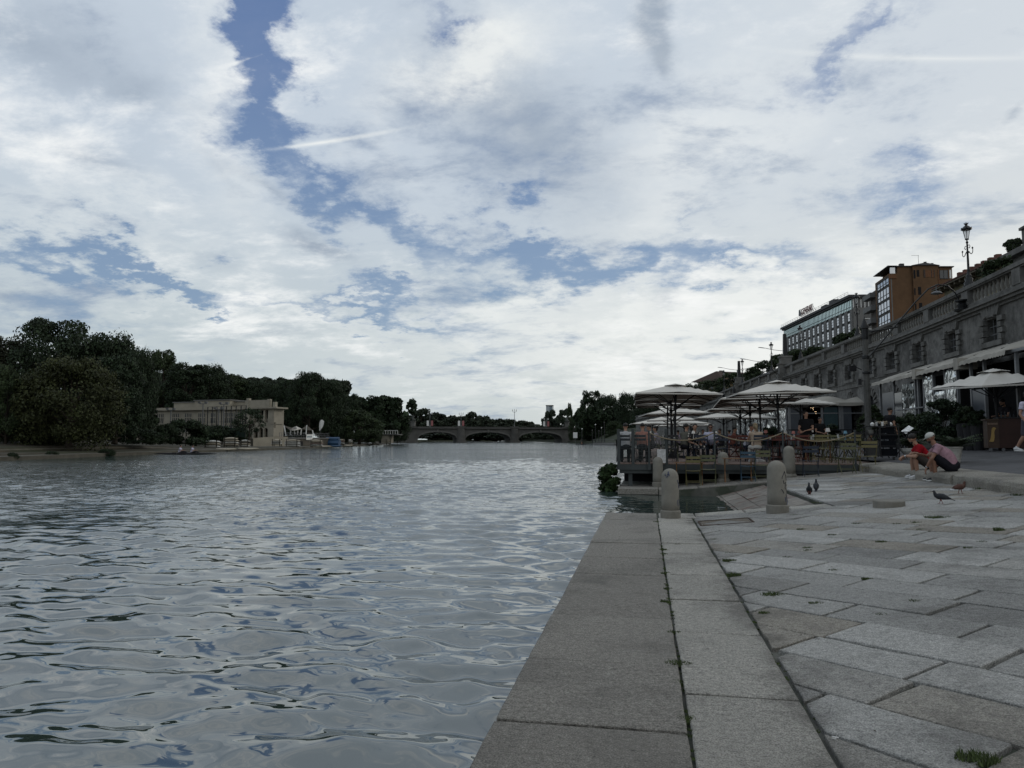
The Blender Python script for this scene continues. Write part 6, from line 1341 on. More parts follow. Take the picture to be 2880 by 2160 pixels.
# ---- menu stand, trolley, folding table
p = P(2560, 1262, 24.6); t = thing('menu_stand', 'slanted menu lectern with a shiny pale sheet on a thin post', 'menu stand', (p[0], p[1], gp(p[0])), R(0)); b = MB(); b.bar((0, 0, 0), (-.05, 0, .82), .03); b.build('post', BLACK, t); b = MB(); b.box(-.16, .16, -.14, .14, -.006, .006, Matrix.Translation((-.06, 0, .88)) @ Matrix.Rotation(R(-38), 4, 'Y') @ Matrix.Rotation(R(25), 4, 'X')); b.build('menu_panel', mat('menu_sheet', (.6, .6, .58), .15, .4, 14, spec=1., metal=.3), t); b = MB(); b.lathe([(.16, 0), (.16, .02)], n=12); b.build('foot', BLACK, t)
p = P(2484, 1290, 22.6); zg = gp(p[0]); t = thing('service_trolley', 'dark wheeled service trolley loaded with trays and dishes', 'trolley', (p[0], p[1], zg), R(-8)); b = MB()
for x in (-.5, -.1, .42):
    for y in (-.25, .25): b.bar((x, y, .1), (x, y, 1.08), .03)
for z in (.14, .45, .8, 1.06):
    for y in (-.25, .25): b.bar((-.5, y, z), (.42, y, z), .022)
b.build('frame', BLACK, t); b = MB(); b.box(-.5, .45, -.26, .26, 1.05, 1.08); b.build('top_shelf', BLACK, t); CRB = mat('crate_black', (.007, .008, .01), .8, .2, 10, spec=.05)
for z_, x_ in ((.15, .38), (.40, .34), (.66, .39), (.86, .3)): b = MB(); b.box(-.06, x_, -.2, .2, z_, z_+.19+(.02 if z_ < .5 else -.02)); b.build('crate', CRB, t); b = MB(); b.box(-.48, -.12, -.22, .22, .15, .62); b.build('bin', CONCD, t)
for x in (-.4, .35):
    for y in (-.22, .22): b = MB(); b.tube([(x, y-.02, .055), (x, y+.02, .055)], .055, 10); b.build('wheel', GREYM, t)
zt_ = zg+1.08
for k in range(6): x, y = p[0]-.42+k*.06, p[1]-.1+.05*(k % 2); b = MB(); b.lathe([(.05, 0), (.1, .02)], n=10); o = b.build('stacked_plate', PORC, loc=(p[0]-.35, p[1]-.05, zg+.83+.022*k)); tag(o, ['lowest', 'second', 'third', 'fourth', 'fifth', 'topmost'][k]+' plate of the stack on the trolley middle shelf', 'plate', 'plates stacked on the trolley')
for k in range(7):
    x, y = p[0]-.28+.09*k, p[1]+random.uniform(-.12, .12); b = MB()
    if k % 2: b.lathe([(.035, 0), (.04, .12), (.03, .13)], n=8)
    else: b.lathe([(.05, 0), (.07, .06), (.05, .09), (.02, .12)], n=9)
    o = b.build('jar' if k % 2 else 'bowl', [PORC, GLW, BLACK][k % 3], loc=(x, y, zt_)); tag(o, ['first', 'second', 'third', 'fourth', 'fifth', 'sixth', 'last'][k]+(' jar' if k % 2 else ' covered bowl')+' from the left on top of the trolley', 'jar' if k % 2 else 'bowl', 'jars and bowls on the trolley')
b = MB(); r_ = random.Random(4)
for k in range(30): a = r_.random()*6.28; b.ball((r_.gauss(0, .07), r_.gauss(0, .05), .04+r_.random()*.1), .03, 5, 4)
o = b.build('bread_heap', mat('bread', (.26, .22, .16), .9, .2, 20), loc=(p[0]+.02, p[1], zt_)); tag(o, 'heap of crumpled pale napkins on the trolley top', 'napkins')
def ftable(lb, px, py, dep, w_, rz):
    p = P(px, py, dep); t = thing('folding_table', lb, 'table', (p[0], p[1], gp(p[0]) if p[0] > 7 else ZD), rz, 'long folding trestle tables'); b = MB(); b.box(-w_/2, w_/2, -.35, .35, .84, .87); b.build('tabletop', BLACK, t)
    for s_ in (-1, 1):
        for y in (-.3, .3):
            b = MB(); b.bar((s_*(w_/2-.1), y, .84), (s_*(w_/2-.55), y, 0), .025); b.build('leg', BLACK, t); b = MB(); b.bar((s_*(w_/2-.55), y, .84), (s_*(w_/2-.1), y, 0), .025); b.build('leg', BLACK, t)
ftable('long black folding table crossing behind the trolley', 2510, 1282, 23.6, 1.5, R(2)); ftable('long folding table with crossed legs left of the trolley', 2420, 1270, 25.8, 1.5, R(-3))
b = MB()
for x, y, w_ in ((9.4, 47, .4), (10.4, 46.5, .3), (11.5, 47, .4), (12.4, 46.2, .4)): b.box(x, x+w_, y, y+.5, gp(x), gp(x)+.9)
t = thing('bar_counter', 'low dark counter and railing before the second pavilion', 'counter', (0, 0, 0)); b.build('cabinet', CONCD, t); b = MB(); b.box(8.6, 13.4, 46, 46.7, 2.0, 2.06); b.build('countertop', BLACK, t)
# ================= people =================
SK = mat('skin', (.28, .16, .11), .55, .08, 30); SKT = mat('skin_tan', (.20, .105, .07), .55, .08, 30); HAIRD = mat('dark_hair', (.012, .010, .009), .6, .2, 60); HAIRB = mat('blond_hair', (.16, .12, .07), .6, .3, 60); EYE = mat('eye_dark', (.01, .01, .01), .3, 0)
def cl(n, c): return mat('cloth_'+n, c, .9, .14, 18, .15, 60, spec=.1)
def remesh(name, b, m, parent, vox=.014, smooth=4):
    me = bpy.data.meshes.new('tmp'); me.from_pydata(b.v, [], b.f); o = bpy.data.objects.new('tmp', me); C.objects.link(o)
    r_ = o.modifiers.new('r', 'REMESH'); r_.mode = 'VOXEL'; r_.voxel_size = vox; s_ = o.modifiers.new('s', 'SMOOTH'); s_.iterations = smooth; s_.factor = .5
    bpy.context.view_layer.update(); m2 = bpy.data.meshes.new_from_object(o.evaluated_get(bpy.context.evaluated_depsgraph_get())); bpy.data.objects.remove(o); bpy.data.meshes.remove(me)
    m2.name = name; m2.polygons.foreach_set('use_smooth', [True]*len(m2.polygons)); m2.materials.clear(); m2.materials.append(m); return m2
def limb(b, pts, rs, n=10):
    """tapered limb with a ball on each joint so that the voxel union stays round"""
    b.tube(pts, rs, n); 
    for p, r in zip(pts, rs): b.ball(p, r, 10, 7)
def V3(p): return Vector(p)
def person(label, loc, rz, J, top, bottom, shoes, hairm, skin=None, scale=1., hair='short', cap=None, bare='shorts', sleeve=.55, extra=None, vox=.016, group=None, glasses=False, beard=False, fat=1., head_yaw=0., dress=False, longsl=False, faceup=0.):
    """J: joints in metres, person facing +y.  hip, chest, neck, head, shoulders, elbows, wrists, hips, knees, ankles"""
    skin = skin or SK; scale = scale*(.93 if group == 'people at the restaurant tables' else 1); t = thing('person', label, 'person', loc, rz, group); t.scale = (scale,)*3; J = {k: Vector(v) for k, v in J.items()}
    b = MB(); hip, ch, nk, hd = J['hip'], J['chest'], J['neck'], J['head']
    up = (ch-hip).normalized(); rt = (J['shR']-J['shL']).normalized(); fw = up.cross(rt)
    def torso(b, g_=0, lo=0):
        pts = [hip-up*.05*(1-lo), hip+up*.06, hip.lerp(ch, .45), hip.lerp(ch, .8), ch+up*.06, nk-up*.02]; ws = [.15, .165*fat, .15*fat**1.3, .17*fat, .185, .07]; fl = [.72, .72, .74*fat, .68*fat, .60, .8]
        b.tube(pts, [w_+g_ for w_ in ws], 14, flat=fl, up=rt)
        limb(b, [J['shL'], J['shR']], [.062+g_, .062+g_])
    torso(b); limb(b, [nk-up*.05, nk, nk.lerp(hd, .55)], [.065, .056, .055])
    hdir = (hd-nk).normalized(); hy = Matrix.Rotation(head_yaw, 3, up); hf = (hy @ fw); hf = (hf-hdir*hf.dot(hdir)).normalized(); hr = hf.cross(hdir)
    def H(x, y, z): return hd+hr*x+hf*y+hdir*z
    Mh = Matrix(((hr.x, hf.x, hdir.x, hd.x), (hr.y, hf.y, hdir.y, hd.y), (hr.z, hf.z, hdir.z, hd.z), (0, 0, 0, 1)))
    def hball(b, c, r):
        k = MB(); k.ball(c, r, 14, 10); k.xf(Mh); b.add(k.v, k.f)
    hball(b, (0, -.012, .03), (.076, .093, .092)); hball(b, (0, .018, -.03), (.060, .072, .082)); hball(b, (0, .055, -.075), (.034, .03, .028)); hball(b, (0, .093, -.008), (.013, .02, .024)); hball(b, (0, .082, .012), (.010, .014, .03)); hball(b, (0, .08, -.048), (.024, .012, .010)); hball(b, (0, .075, .034), (.052, .018, .012))
    for s in (-1, 1): hball(b, (s*.077, -.01, -.005), (.012, .022, .032))
    for s in 'LR':
        sh, e, w_ = J['sh'+s], J['el'+s], J['wr'+s]; limb(b, [sh, sh.lerp(e, .5), e, e.lerp(w_, .35), w_], [.054, .046, .037, .038, .025])
        hp, kn, an = J['hp'+s], J['kn'+s], J['an'+s]; limb(b, [hp, hp.lerp(kn, .5), kn, kn.lerp(an, .35), an], [.088*fat, .074*fat**.5, .055, .056, .036])
    me = remesh('body', b, skin, t, vox)
    o = bpy.data.objects.new('body', me); C.objects.link(o)
    # hands: palm and five bent fingers, joined to the body mesh
    hb = MB()
    for s in 'LR':
        e, w_ = J['el'+s], J['wr'+s]; d = (J.get('hd'+s, w_+(w_-e).normalized()*.1)-w_).normalized(); side = d.cross(Vector((0, 0, 1))); side = side.normalized() if side.length > .2 else rt.copy(); nn = side.cross(d).normalized()
        hb.tube([w_-d*.01, w_+d*.035, w_+d*.08, w_+d*.09], [.026, .038, .040, .034], 10, flat=.45, up=side)
        for k in range(4):
            a = w_+d*.082+side*(-.03+.02*k); l_ = [.066, .078, .072, .056][k]; cv = [.5, .75, .95, 1.1][k]
            p1 = a+d*l_*.42-nn*.006; p2 = p1+(d*math.cos(cv*.7)-nn*math.sin(cv*.7))*l_*.33; p3 = p2+(d*math.cos(cv*1.3)-nn*math.sin(cv*1.3))*l_*.27; hb.tube([a, p1, p2, p3], [.0095, .009, .008, .006], 6)
        sd = -1 if s == 'R' else 1; a = w_+d*.03+side*sd*.03; p1 = a+(d*.6+side*sd*.7-nn*.2)*.04; hb.tube([a, p1, p1+(d*.9+side*sd*.25-nn*.3)*.032], [.012, .010, .007], 6)
    m2 = bpy.data.meshes.new('h'); nv, npz = len(me.vertices), len(me.polygons)
    vs = np.empty(nv*3); me.vertices.foreach_get('co', vs); fs = [tuple(p.vertices) for p in me.polygons]
    b2 = MB(); b2.v = [tuple(x) for x in vs.reshape(-1, 3)]; b2.f = fs; b2.mi = [0]*len(fs); b2.add(hb.v, hb.f); bpy.data.objects.remove(o); bpy.data.meshes.remove(me)
    b2.build('body', skin, t, smooth=True)
    # clothes
    b = MB(); torso(b, .016)
    if dress: limb(b, [hip, (J['hpL']+J['hpR'])/2+(J['knL']+J['knR']-J['hpL']-J['hpR'])*.22], [.17, .17])
    for s in 'LR':
        sh, e = J['sh'+s], J['el'+s]
        if sleeve: b.tube([sh-(e-sh)*.15, sh, sh.lerp(e, sleeve*.6), sh.lerp(e, sleeve)], [.05, .073, .066, .066], 12); b.ball(sh, .074)
    limb(b, [nk-up*.07, nk-up*.025], [.08, .064])
    me = remesh('shirt', b, top, t, vox, 3); o = bpy.data.objects.new('shirt', me); C.objects.link(o); o.parent = t; CHR.setdefault(t.name, []).append(o)
    b = MB(); b.tube([hip-up*.09, hip-up*.02, hip+up*.07], [.14, .172*fat, .168*fat], 14, flat=.76, up=rt)
    for s in 'LR':
        hp, kn, an = J['hp'+s], J['kn'+s], J['an'+s]
        if bare == 'shorts': limb(b, [hp, hp.lerp(kn, .5), hp.lerp(kn, .82)], [.106*fat, .094*fat, .088])
        else: limb(b, [hp, hp.lerp(kn, .5), kn, kn.lerp(an, .5), an], [.104*fat, .088, .070, .064, .056])
    me = remesh('shorts' if bare == 'shorts' else 'trousers', b, bottom, t, vox, 3); o = bpy.data.objects.new('shorts' if bare == 'shorts' else 'trousers', me); C.objects.link(o); o.parent = t; CHR.setdefault(t.name, []).append(o)
    for s in 'LR':
        an = J['an'+s]; d = J.get('to'+s, an+Vector((0, .15, -.05)))-an; d.z = 0; d.normalize(); f0 = Vector((an.x, an.y, an.z-.075)); sd = Vector((d.y, -d.x, 0))
        b = MB(); b.tube([f0-d*.065+V3((0, 0, .045)), f0-d*.02+V3((0, 0, .055)), f0+d*.06+V3((0, 0, .045)), f0+d*.13+V3((0, 0, .032)), f0+d*.185+V3((0, 0, .022))], [.034, .047, .045, .043, .024], 12, flat=[1.2, 1.15, .9, .65, .6], up=sd); b.tube([f0+V3((0, 0, .05)), f0+V3((0, 0, .1))], [.043, .042], 10); sh_ = b.build('shoe', shoes[0], t, smooth=True)
        b = MB(); n = 12; pl_ = [f0+d*(.06+.135*math.cos(a))+sd*.046*math.sin(a)*(1 if math.cos(a) > 0 else .85) for a in np.linspace(0, 2*math.pi, n, False)]; b.add([(p.x, p.y, f0.z-.008) for p in pl_]+[(p.x, p.y, f0.z+.02) for p in pl_], [tuple(range(n))[::-1], tuple(range(n, 2*n))]+[(i, (i+1) % n, n+(i+1) % n, n+i) for i in range(n)]); b.build('sole', shoes[1], sh_)
        if len(shoes) > 2: b = MB(); b.tube([f0+d*.02+sd*.043+V3((0, 0, .03)), f0+d*.07+sd*.044+V3((0, 0, .04)), f0+d*.11+sd*.04+V3((0, 0, .03))], .012, 6); b.tube([f0+d*.08+V3((0, 0, .065)), f0+d*.14+V3((0, 0, .048))], [.02, .018], 6, flat=.4, up=sd); b.build('shoe_patch', shoes[2], sh_)
        if bare == 'shorts' and len(shoes) > 1: b = MB(); ka = J['kn'+s]; b.tube([an-V3((0, 0, .03)), an.lerp(ka, .14)], [.042, .044], 10); b.build('sock', mat('sock_white', (.5, .5, .5), .9, .05, 40), t, smooth=True)
    # hair, cap, face details
    if cap:
        k = MB(); k.ball((0, -.015, .045), (.088, .104, .085), 16, 10); k.v = [(x, y, max(z, .018)) for x, y, z in k.v]; k.xf(Mh); cp = k.build('cap', cap, t, smooth=True)
        k = MB(); k.tube([(0, .06, .035), (0, .11, .033), (0, .155, .02), (0, .17, .012)], [.066, .068, .056, .03], 14, flat=.09, up=(1, 0, 0)); k.xf(Mh); k.build('cap_peak', cap, cp, smooth=True)
        k = MB(); k.tube([(-.05, -.1, .03), (0, -.117, .035), (.05, -.1, .03)], .008, 6); k.xf(Mh); k.build('cap_strap', BLACK, cp)
    else:
        k = MB(); k.ball((0, -.024, .05), (.083, .096, .084), 16, 10)
        if hair in ('long', 'bun', 'tail'): k.ball((0, -.05, -.0), (.082, .07, .095), 12, 8)
        k2 = MB()
        kk = []
        for (x, y, z) in k.v:
            if y > .045 and z < .075: y = .045-(.075-z)*.6
            kk.append((x*1.0, y, z))
        k.v = kk
        if hair == 'long': k.tube([(0, -.07, .02), (.02, -.1, -.1), (.03, -.1, -.22), (.03, -.08, -.3)], [.07, .085, .07, .03], 10, flat=.6, up=(1, 0, 0))
        if hair == 'tail': k.tube([(0, -.11, .02), (0, -.14, -.04), (.02, -.13, -.16), (.03, -.12, -.2)], [.03, .04, .028, .01], 8)
        if hair == 'bun': k.ball((0, -.12, .05), .045, 8, 6)
        k.xf(Mh); k.build('hair', hairm, t, smooth=True)
    for s in (-1, 1): k = MB(); k.ball((s*.03, .083, .015), (.011, .006, .006), 8, 6); k.xf(Mh); k.build('eye', EYE, t)
    if hair == 'short': k = MB(); k.tube([(-.05, .083, .034), (-.015, .092, .036)], .006, 5); k.tube([(.015, .092, .036), (.05, .083, .034)], .006, 5); k.xf(Mh); k.build('eyebrows', hairm if not cap else HAIRD, t)
    if beard: k = MB(); k.ball((0, .028, -.062), (.061, .066, .048), 12, 8); k.v = [(x, y, min(z, -.038)) for x, y, z in k.v]; k.xf(Mh); k.build('beard', HAIRD, t, smooth=True)
    if glasses:
        k = MB()
        for s in (-1, 1): k.ball((s*.032, .092, .014), (.025, .006, .018), 10, 6); k.bar((s*.055, .085, .018), (s*.078, -.01, .014), .006)
        k.bar((-.01, .097, .018), (.01, .097, .018), .006); k.xf(Mh); k.build('sunglasses', BLACK, t)
    if extra: extra(t, J, H)
    return t
def sit(lean=.08, tw=0, sh=.46, arms='table'):
    z = sh+.09; a = dict(hip=(0, 0, z), chest=(0, lean, z+.36), neck=(0, lean+.02, z+.53), head=(0, lean+.05, z+.69), shL=(-.18, lean, z+.44), shR=(.18, lean, z+.44), hpL=(-.09, .02, z-.02), hpR=(.09, .02, z-.02), knL=(-.12, .42, z-.02), knR=(.12, .42, z-.02), anL=(-.12, .40, .09), anR=(.12, .45, .09))
    if arms == 'table': a.update(elL=(-.24, lean+.16, z+.2), elR=(.24, lean+.16, z+.2), wrL=(-.14, lean+.38, z+.24), wrR=(.14, lean+.38, z+.24))
    elif arms == 'lap': a.update(elL=(-.25, lean+.02, z+.17), elR=(.25, lean+.02, z+.17), wrL=(-.14, .24, z+.1), wrR=(.14, .24, z+.1))
    elif arms == 'face': a.update(elL=(-.24, lean+.16, z+.2), elR=(.26, lean+.2, z+.2), wrL=(-.12, lean+.36, z+.24), wrR=(.12, lean+.22, z+.45))
    return a
def stand(arms='down', step=0):
    a = dict(hip=(0, 0, .93), chest=(0, .0, 1.28), neck=(0, .01, 1.46), head=(0, .03, 1.61), shL=(-.185, 0, 1.38), shR=(.185, 0, 1.38), hpL=(-.09, 0, .90), hpR=(.09, 0, .90), knL=(-.1, .03+step*.25, .5), knR=(.1, .03-step*.12, .5), anL=(-.1, step*.32, .09), anR=(.1, -step*.38, .09+abs(step)*.10))
    if arms == 'down': a.update(elL=(-.25, -.04, 1.1), elR=(.25, -.04, 1.1), wrL=(-.25, .08+.1*step, .87), wrR=(.25, .08-.1*step, .87))
    elif arms == 'front': a.update(elL=(-.24, .06, 1.1), elR=(.24, .06, 1.1), wrL=(-.10, .28, 1.05), wrR=(.10, .28, 1.03))
    return a
SH_B = (BLACK, BLACK); SH_W = (mat('shoe_white', (.5, .5, .5), .6, .05, 20), WHITEP)
def seat_at(px, yy, py=1200):
    X, Y, u, f = ray(px, py); return X/Y*yy
def deckp(px, yy): return (seat_at(px, yy), yy, ZD)
GD = 'people at the restaurant tables'
p_ = dict(vox=.02)
person('person in white shirt seen from behind, seated behind the glass screen', deckp(1760, 23.35), R(6), sit(.12), cl('white2', (.42, .42, .43)), cl('dark', (.02, .02, .025)), SH_B, HAIRD, group=GD, bare='long', **p_)
person('person in salmon pink shirt seen from behind, seated right of the glass screen', deckp(1806, 23.45), R(-4), sit(.12), cl('salmon', (.30, .14, .105)), cl('dark', (.02, .02, .025)), SH_B, HAIRD, group=GD, bare='long', fat=1.12, **p_)
person('person with dark hair facing left between the salmon shirt and the parasol poles', deckp(1832, 25.2), R(70), sit(.05), cl('dark', (.02, .02, .025)), cl('dark', (.02, .02, .025)), SH_B, HAIRD, group=GD, bare='long', **p_)
person('person in pale lilac top far behind, left of the parasol poles', deckp(1852, 29.0), R(100), sit(.1), cl('lilac', (.32, .28, .33)), cl('dark', (.02, .02, .025)), SH_B, HAIRD, group=GD, bare='long', hair='bun', **p_)
person('person in olive grey shirt seen from behind, beside the floral dress', deckp(1925, 24.6), R(-35), sit(.1), cl('olive', (.085, .082, .068)), cl('dark', (.02, .02, .025)), SH_B, HAIRD, group=GD, bare='long', **p_)
fl = mat('cloth_floral', (.02, .02, .022), .85, 0); t_ = fl.node_tree; k_ = G(t_); vv = nd('ShaderNodeTexVoronoi', t_); vv.inputs['Scale'].default_value = 11; t_.links.new(nd('ShaderNodeTexCoord', t_).outputs['Object'], vv.inputs['Vector']); t_.links.new(k_.mix(k_.ss(vv.outputs['Distance'], .28, .42, 1, 0), (.018, .018, .02), (.42, .38, .33)), fl.node_tree.nodes['Principled BSDF'].inputs['Base Color'])
person('person with long dark hair in black and white floral dress, seated', deckp(1950, 24.5), R(-150), sit(.05, arms='lap'), fl, fl, SH_B, HAIRD, group=GD, bare='long', hair='long', head_yaw=R(-25), **p_)
person('person in sunglasses and pale blue shirt facing the river steps', deckp(1998, 25.3), R(176), sit(.06, arms='lap'), cl('paleblue', (.36, .36, .46)), cl('dark', (.02, .02, .025)), SH_B, HAIRD, group=GD, bare='long', glasses=True, skin=SKT, fat=1.08, **p_)
person('person in white shirt with short hair facing the woman in beige', deckp(2098, 25.2), R(-105), sit(.14), cl('white3', (.42, .42, .46)), cl('navyshorts', (.02, .025, .04)), SH_W, HAIRD, group=GD, skin=SKT, **p_)
person('person with blond ponytail, beige top and white trousers, back to the camera', deckp(2126, 24.15), R(6), sit(.06, arms='table'), cl('beige', (.30, .235, .18)), cl('white4', (.42, .41, .38)), SH_W, HAIRB, group=GD, bare='long', hair='tail', sleeve=0, **p_)
person('person in black waiter shirt with tied-back hair, standing at the tables', deckp(2268, 26.2), R(150), stand('front'), cl('black', (.012, .012, .013)), cl('black', (.012, .012, .013)), SH_B, HAIRD, group='restaurant staff in black', bare='long', hair='bun', head_yaw=R(60), **p_)
p = P(2308, 1262, 32); person('person in black standing farther back, right of the waitress', (p[0], p[1], ZD), R(200), stand('front'), cl('black', (.012, .012, .013)), cl('brown', (.03, .018, .015)), SH_B, HAIRD, group='restaurant staff in black', bare='long', **p_)
p = P(2506, 1262, 26.4); person('person in black shirt walking behind the service trolley, face turned right', (p[0], p[1], gp(p[0])), R(-65), stand('down', .3), cl('black', (.012, .012, .013)), cl('black', (.012, .012, .013)), SH_B, HAIRD, group='restaurant staff in black', bare='long', **p_)
p = P(2836, 1262, 24.0); Jb = stand('front'); Jb.update(head=(0, .13, 1.58), neck=(0, .06, 1.45), chest=(0, .04, 1.27), shL=(-.185, .05, 1.37), shR=(.185, .05, 1.37), wrL=(-.10, .40, 1.13), wrR=(.10, .40, 1.12), elL=(-.24, .16, 1.12), elR=(.24, .16, 1.12))
person('person in black shirt bending over the wooden stand, working with both hands', (p[0]+.1, p[1]+.25, gp(p[0])), R(110), Jb, cl('black2', (.02, .018, .022)), cl('black', (.012, .012, .013)), SH_B, HAIRD, group='restaurant staff in black', bare='long', beard=True, **p_)
for i, (px, yy, c) in enumerate(((2055, 40, (.25, .26, .34)), (2030, 36, (.03, .03, .03)), (1975, 38, (.28, .28, .28)), (2058, 31, (.16, .06, .045)), (1905, 41, (.25, .2, .25)))):
    person(['person in light blue shirt far back between the parasol poles', 'person in dark top far back under the broad low parasol', 'person in grey top far back behind the floral dress', 'person in reddish top behind the man in sunglasses', 'person in mauve top far back beside the left parasol poles'][i], deckp(px, yy), R(40+i*75), sit(.08), cl('far%d' % i, c), cl('dark', (.02, .02, .025)), SH_B, HAIRD, group=GD, bare='long', vox=.03)
# walking person cut by the right edge
p = P(2897, 1290, 20.3); Jw = stand('down', .75); Jw.update(elR=(.27, -.02, 1.1), wrR=(.24, .12, .86), elL=(-.26, .02, 1.1), wrL=(-.24, .16, .86))
person('person in white T-shirt and shorts walking out of the right edge', (p[0], p[1], gp(p[0])), R(-150), Jw, cl('white5', (.44, .42, .50)), cl('patterned', (.06, .06, .075)), SH_W, HAIRD, skin=SK, vox=.016, scale=1.03)
# ---- the two men crouched on the kerb (each faces the water)
def kerbman(lb, px, py, rz, top, bottom, shoes, hair, skin, cap=None, beard=True, arms='L', yaw=0, fat=1., extra=None, sc_=1.):
    q0 = ong(px, py); x0 = 6.28; X, Y, u, f = ray(px, py); 
    z = .215+.10     # seat height above the feet
    J = dict(hip=(0, 0, z), chest=(0, .23, z+.34), neck=(0, .33, z+.485), head=(0, .40, z+.625), shL=(-.19, .27, z+.42), shR=(.19, .27, z+.42), hpL=(-.10, .03, z-.01), hpR=(.10, .03, z-.01), knL=(-.17, .40, z+.27), knR=(.17, .40, z+.25), anL=(-.13, .34, .085), anR=(.13, .38, .085), toL=(-.16, .5, 0), toR=(.16, .52, 0))
    J.update(arms); t = person(lb, (0, 0, 0), 0, J, top, bottom, shoes, hair, skin=skin, cap=cap, beard=beard, head_yaw=yaw, fat=fat, extra=extra, vox=.012, scale=sc_, group='two men sitting on the kerb')
    # feet centre sits at pixel; body is .36 behind along the facing direction
    fx, fy = -math.sin(rz), math.cos(rz); t.location = (q0[0]-fx*.36*sc_, q0[1]-fy*.36*sc_, q0[2]+.004); t.rotation_euler = (0, 0, rz); return t
def watch(s, m):
    def f(t, J, H):
        w_, e = J['wr'+s], J['el'+s]; d = (w_-e).normalized(); b = MB(); b.tube([w_-d*.035, w_-d*.012], [.031, .031], 10); b.build('watch', m, t)
    return f
def polo(t, J, H):
    watch('L', mat('silver', (.5, .5, .5), .25, 0, metal=.8))(t, J, H); b = MB(); b.tube([H(-.06, -.02, -.135), H(0, .05, -.17), H(.06, -.02, -.135)], .014, 6); b.build('collar', cl('red', (.22, .007, .013)), t)
def strap(t, J, H):
    watch('L', mat('silver', (.5, .5, .5), .25, 0, metal=.8))(t, J, H); up = (J['neck']-J['chest']); b = MB(); n_ = J['neck']; b.tube([n_+V3((-.09, .06, -.07)), n_+V3((-.075, -.02, -.01)), n_+V3((0, -.075, .0)), n_+V3((.07, -.04, -.02))], .009, 6); b.build('bag_strap', BLACK, t)
z = .315
kerbman('person in red polo shirt with dark beard, seated on the kerb at left', 2576, 1346, R(82), cl('red', (.22, .007, .013)), cl('beigeshorts', (.05, .042, .038)), SH_W, HAIRD, SK, arms=dict(elL=(-.26, .40, z+.20), wrL=(-.10, .60, z+.22), elR=(.25, .42, z+.22), wrR=(.06, .62, z+.20), hdR=(-.02, .68, z+.15), hdL=(-.03, .68, z+.12)), yaw=R(-38), extra=polo)
kerbman('person in pink T-shirt and white cap, seated on the kerb at right', 2628, 1353, R(76), cl('pink', (.27, .165, .195)), cl('blackshorts', (.012, .012, .016)), (BLACK, WHITEP, WHITEP), HAIRD, SKT, cap=mat('cap_white', (.44, .44, .41), .85, .05, 20), arms=dict(elL=(-.29, .42, z+.18), wrL=(-.20, .52, z-.02), hdL=(-.20, .55, z-.12), elR=(.26, .45, z+.22), wrR=(.08, .66, z+.28), hdR=(.02, .74, z+.30)), yaw=R(-30), fat=1.22, extra=strap, sc_=1.02)
# ================= foreground: bollards, birds, weeds, small things =================
BOL = mat('bollard_granite', (.20, .19, .165), .9, .15, 5, .5, 110, stain=((.09, .085, .072), 1.6, .5, .5)); INK = mat('graffiti_ink', (.012, .014, .022), .6, .2, 30); INKB = mat('graffiti_blue', (.03, .045, .10), .7, .3, 20)
def bollard(lb, px, py, h, r, plinth='square'):
    p = ong(px, py); t = thing('stone_bollard', lb, 'bollard', p, R(5), 'round-topped granite bollards'); b = MB(); pr = [(r*1.0, .1), (r*.985, .3), (r*.955, h-r*.95)]
    for k in range(1, 9): a = math.pi/2*k/9; pr.append((r*.95*math.cos(a), h-r*.95+r*.95*math.sin(a)))
    pr.append((.005, h)); b.lathe(pr, n=28); b.build('shaft', BOL, t, smooth=True); b = MB()
    if plinth == 'square': k = r*1.13; b.lathe([(k, -.05), (k, .125), (k-.02, .145)], n=20)
    else: b.lathe([(r*1.3, -.05), (r*1.3, .05), (r*1.0, .12)], n=8)
    b.build('plinth', BOL, t); return t, p, r
def graff(t, r, strokes, m, name='graffiti'):
    b = MB()
    for st in strokes: b.tube([((r+.002)*math.cos(a), (r+.002)*math.sin(a), z) for a, z in st], .007, 5)
    b.build(name, m, t)
def ang(dx): return -math.pi/2+math.asin(max(-.99, min(.99, dx)))-R(5)+.1
t, p, r = bollard('nearest large bollard at the corner of the quay, ink scribble on its dome', 1886, 1456, .91, .165)
graff(t, r*.96, [[(ang(.75), .70), (ang(.9), .63), (ang(.93), .55)], [(ang(.8), .34), (ang(.72), .32), (ang(.72), .25), (ang(.82), .22)], [(ang(.92), .34), (ang(.88), .24)]], INKB)
b = MB(); rd = random.Random(3)
for k in range(9):
    a0 = ang(-.55)+rd.uniform(-.25, .35); z0 = .80+rd.uniform(-.035, .03); pts = []
    for j in range(4):
        a = a0+rd.uniform(-.08, .08); zz = z0+rd.uniform(-.03, .03); rr_ = r*.95*math.cos(math.asin(min(.98, max(0, (zz-.755)/(r*.95))))) if zz > .755 else r*.955; pts.append(((rr_+.003)*math.cos(a), (rr_+.003)*math.sin(a), zz))
    b.tube(pts, .005, 4)
b.build('graffiti', INKB, t)
t, p, r = bollard('large bollard right of the corner one, tall black graffiti down its side', 2187, 1441, .93, .172)
graff(t, r*.965, [[(ang(.62), .74), (ang(.28), .62), (ang(.85), .58), (ang(.62), .74)], [(ang(.45), .58), (ang(.5), .52), (ang(.72), .55), (ang(.6), .44), (ang(.85), .50)], [(ang(.7), .44), (ang(.88), .36), (ang(.72), .32), (ang(.9), .26)], [(ang(.15), .42), (ang(.3), .41), (ang(.45), .35)]], INK)
graff(t, r*.985, [[(ang(.8), .30), (ang(.9), .2), (ang(.78), .14)], [(ang(.6), .28), (ang(.66), .2)]], INKB, 'blue_graffiti')
bollard('rear bollard at the left corner of the platform, partly behind the nearest', 1851, 1369, .92, .16, 'square')
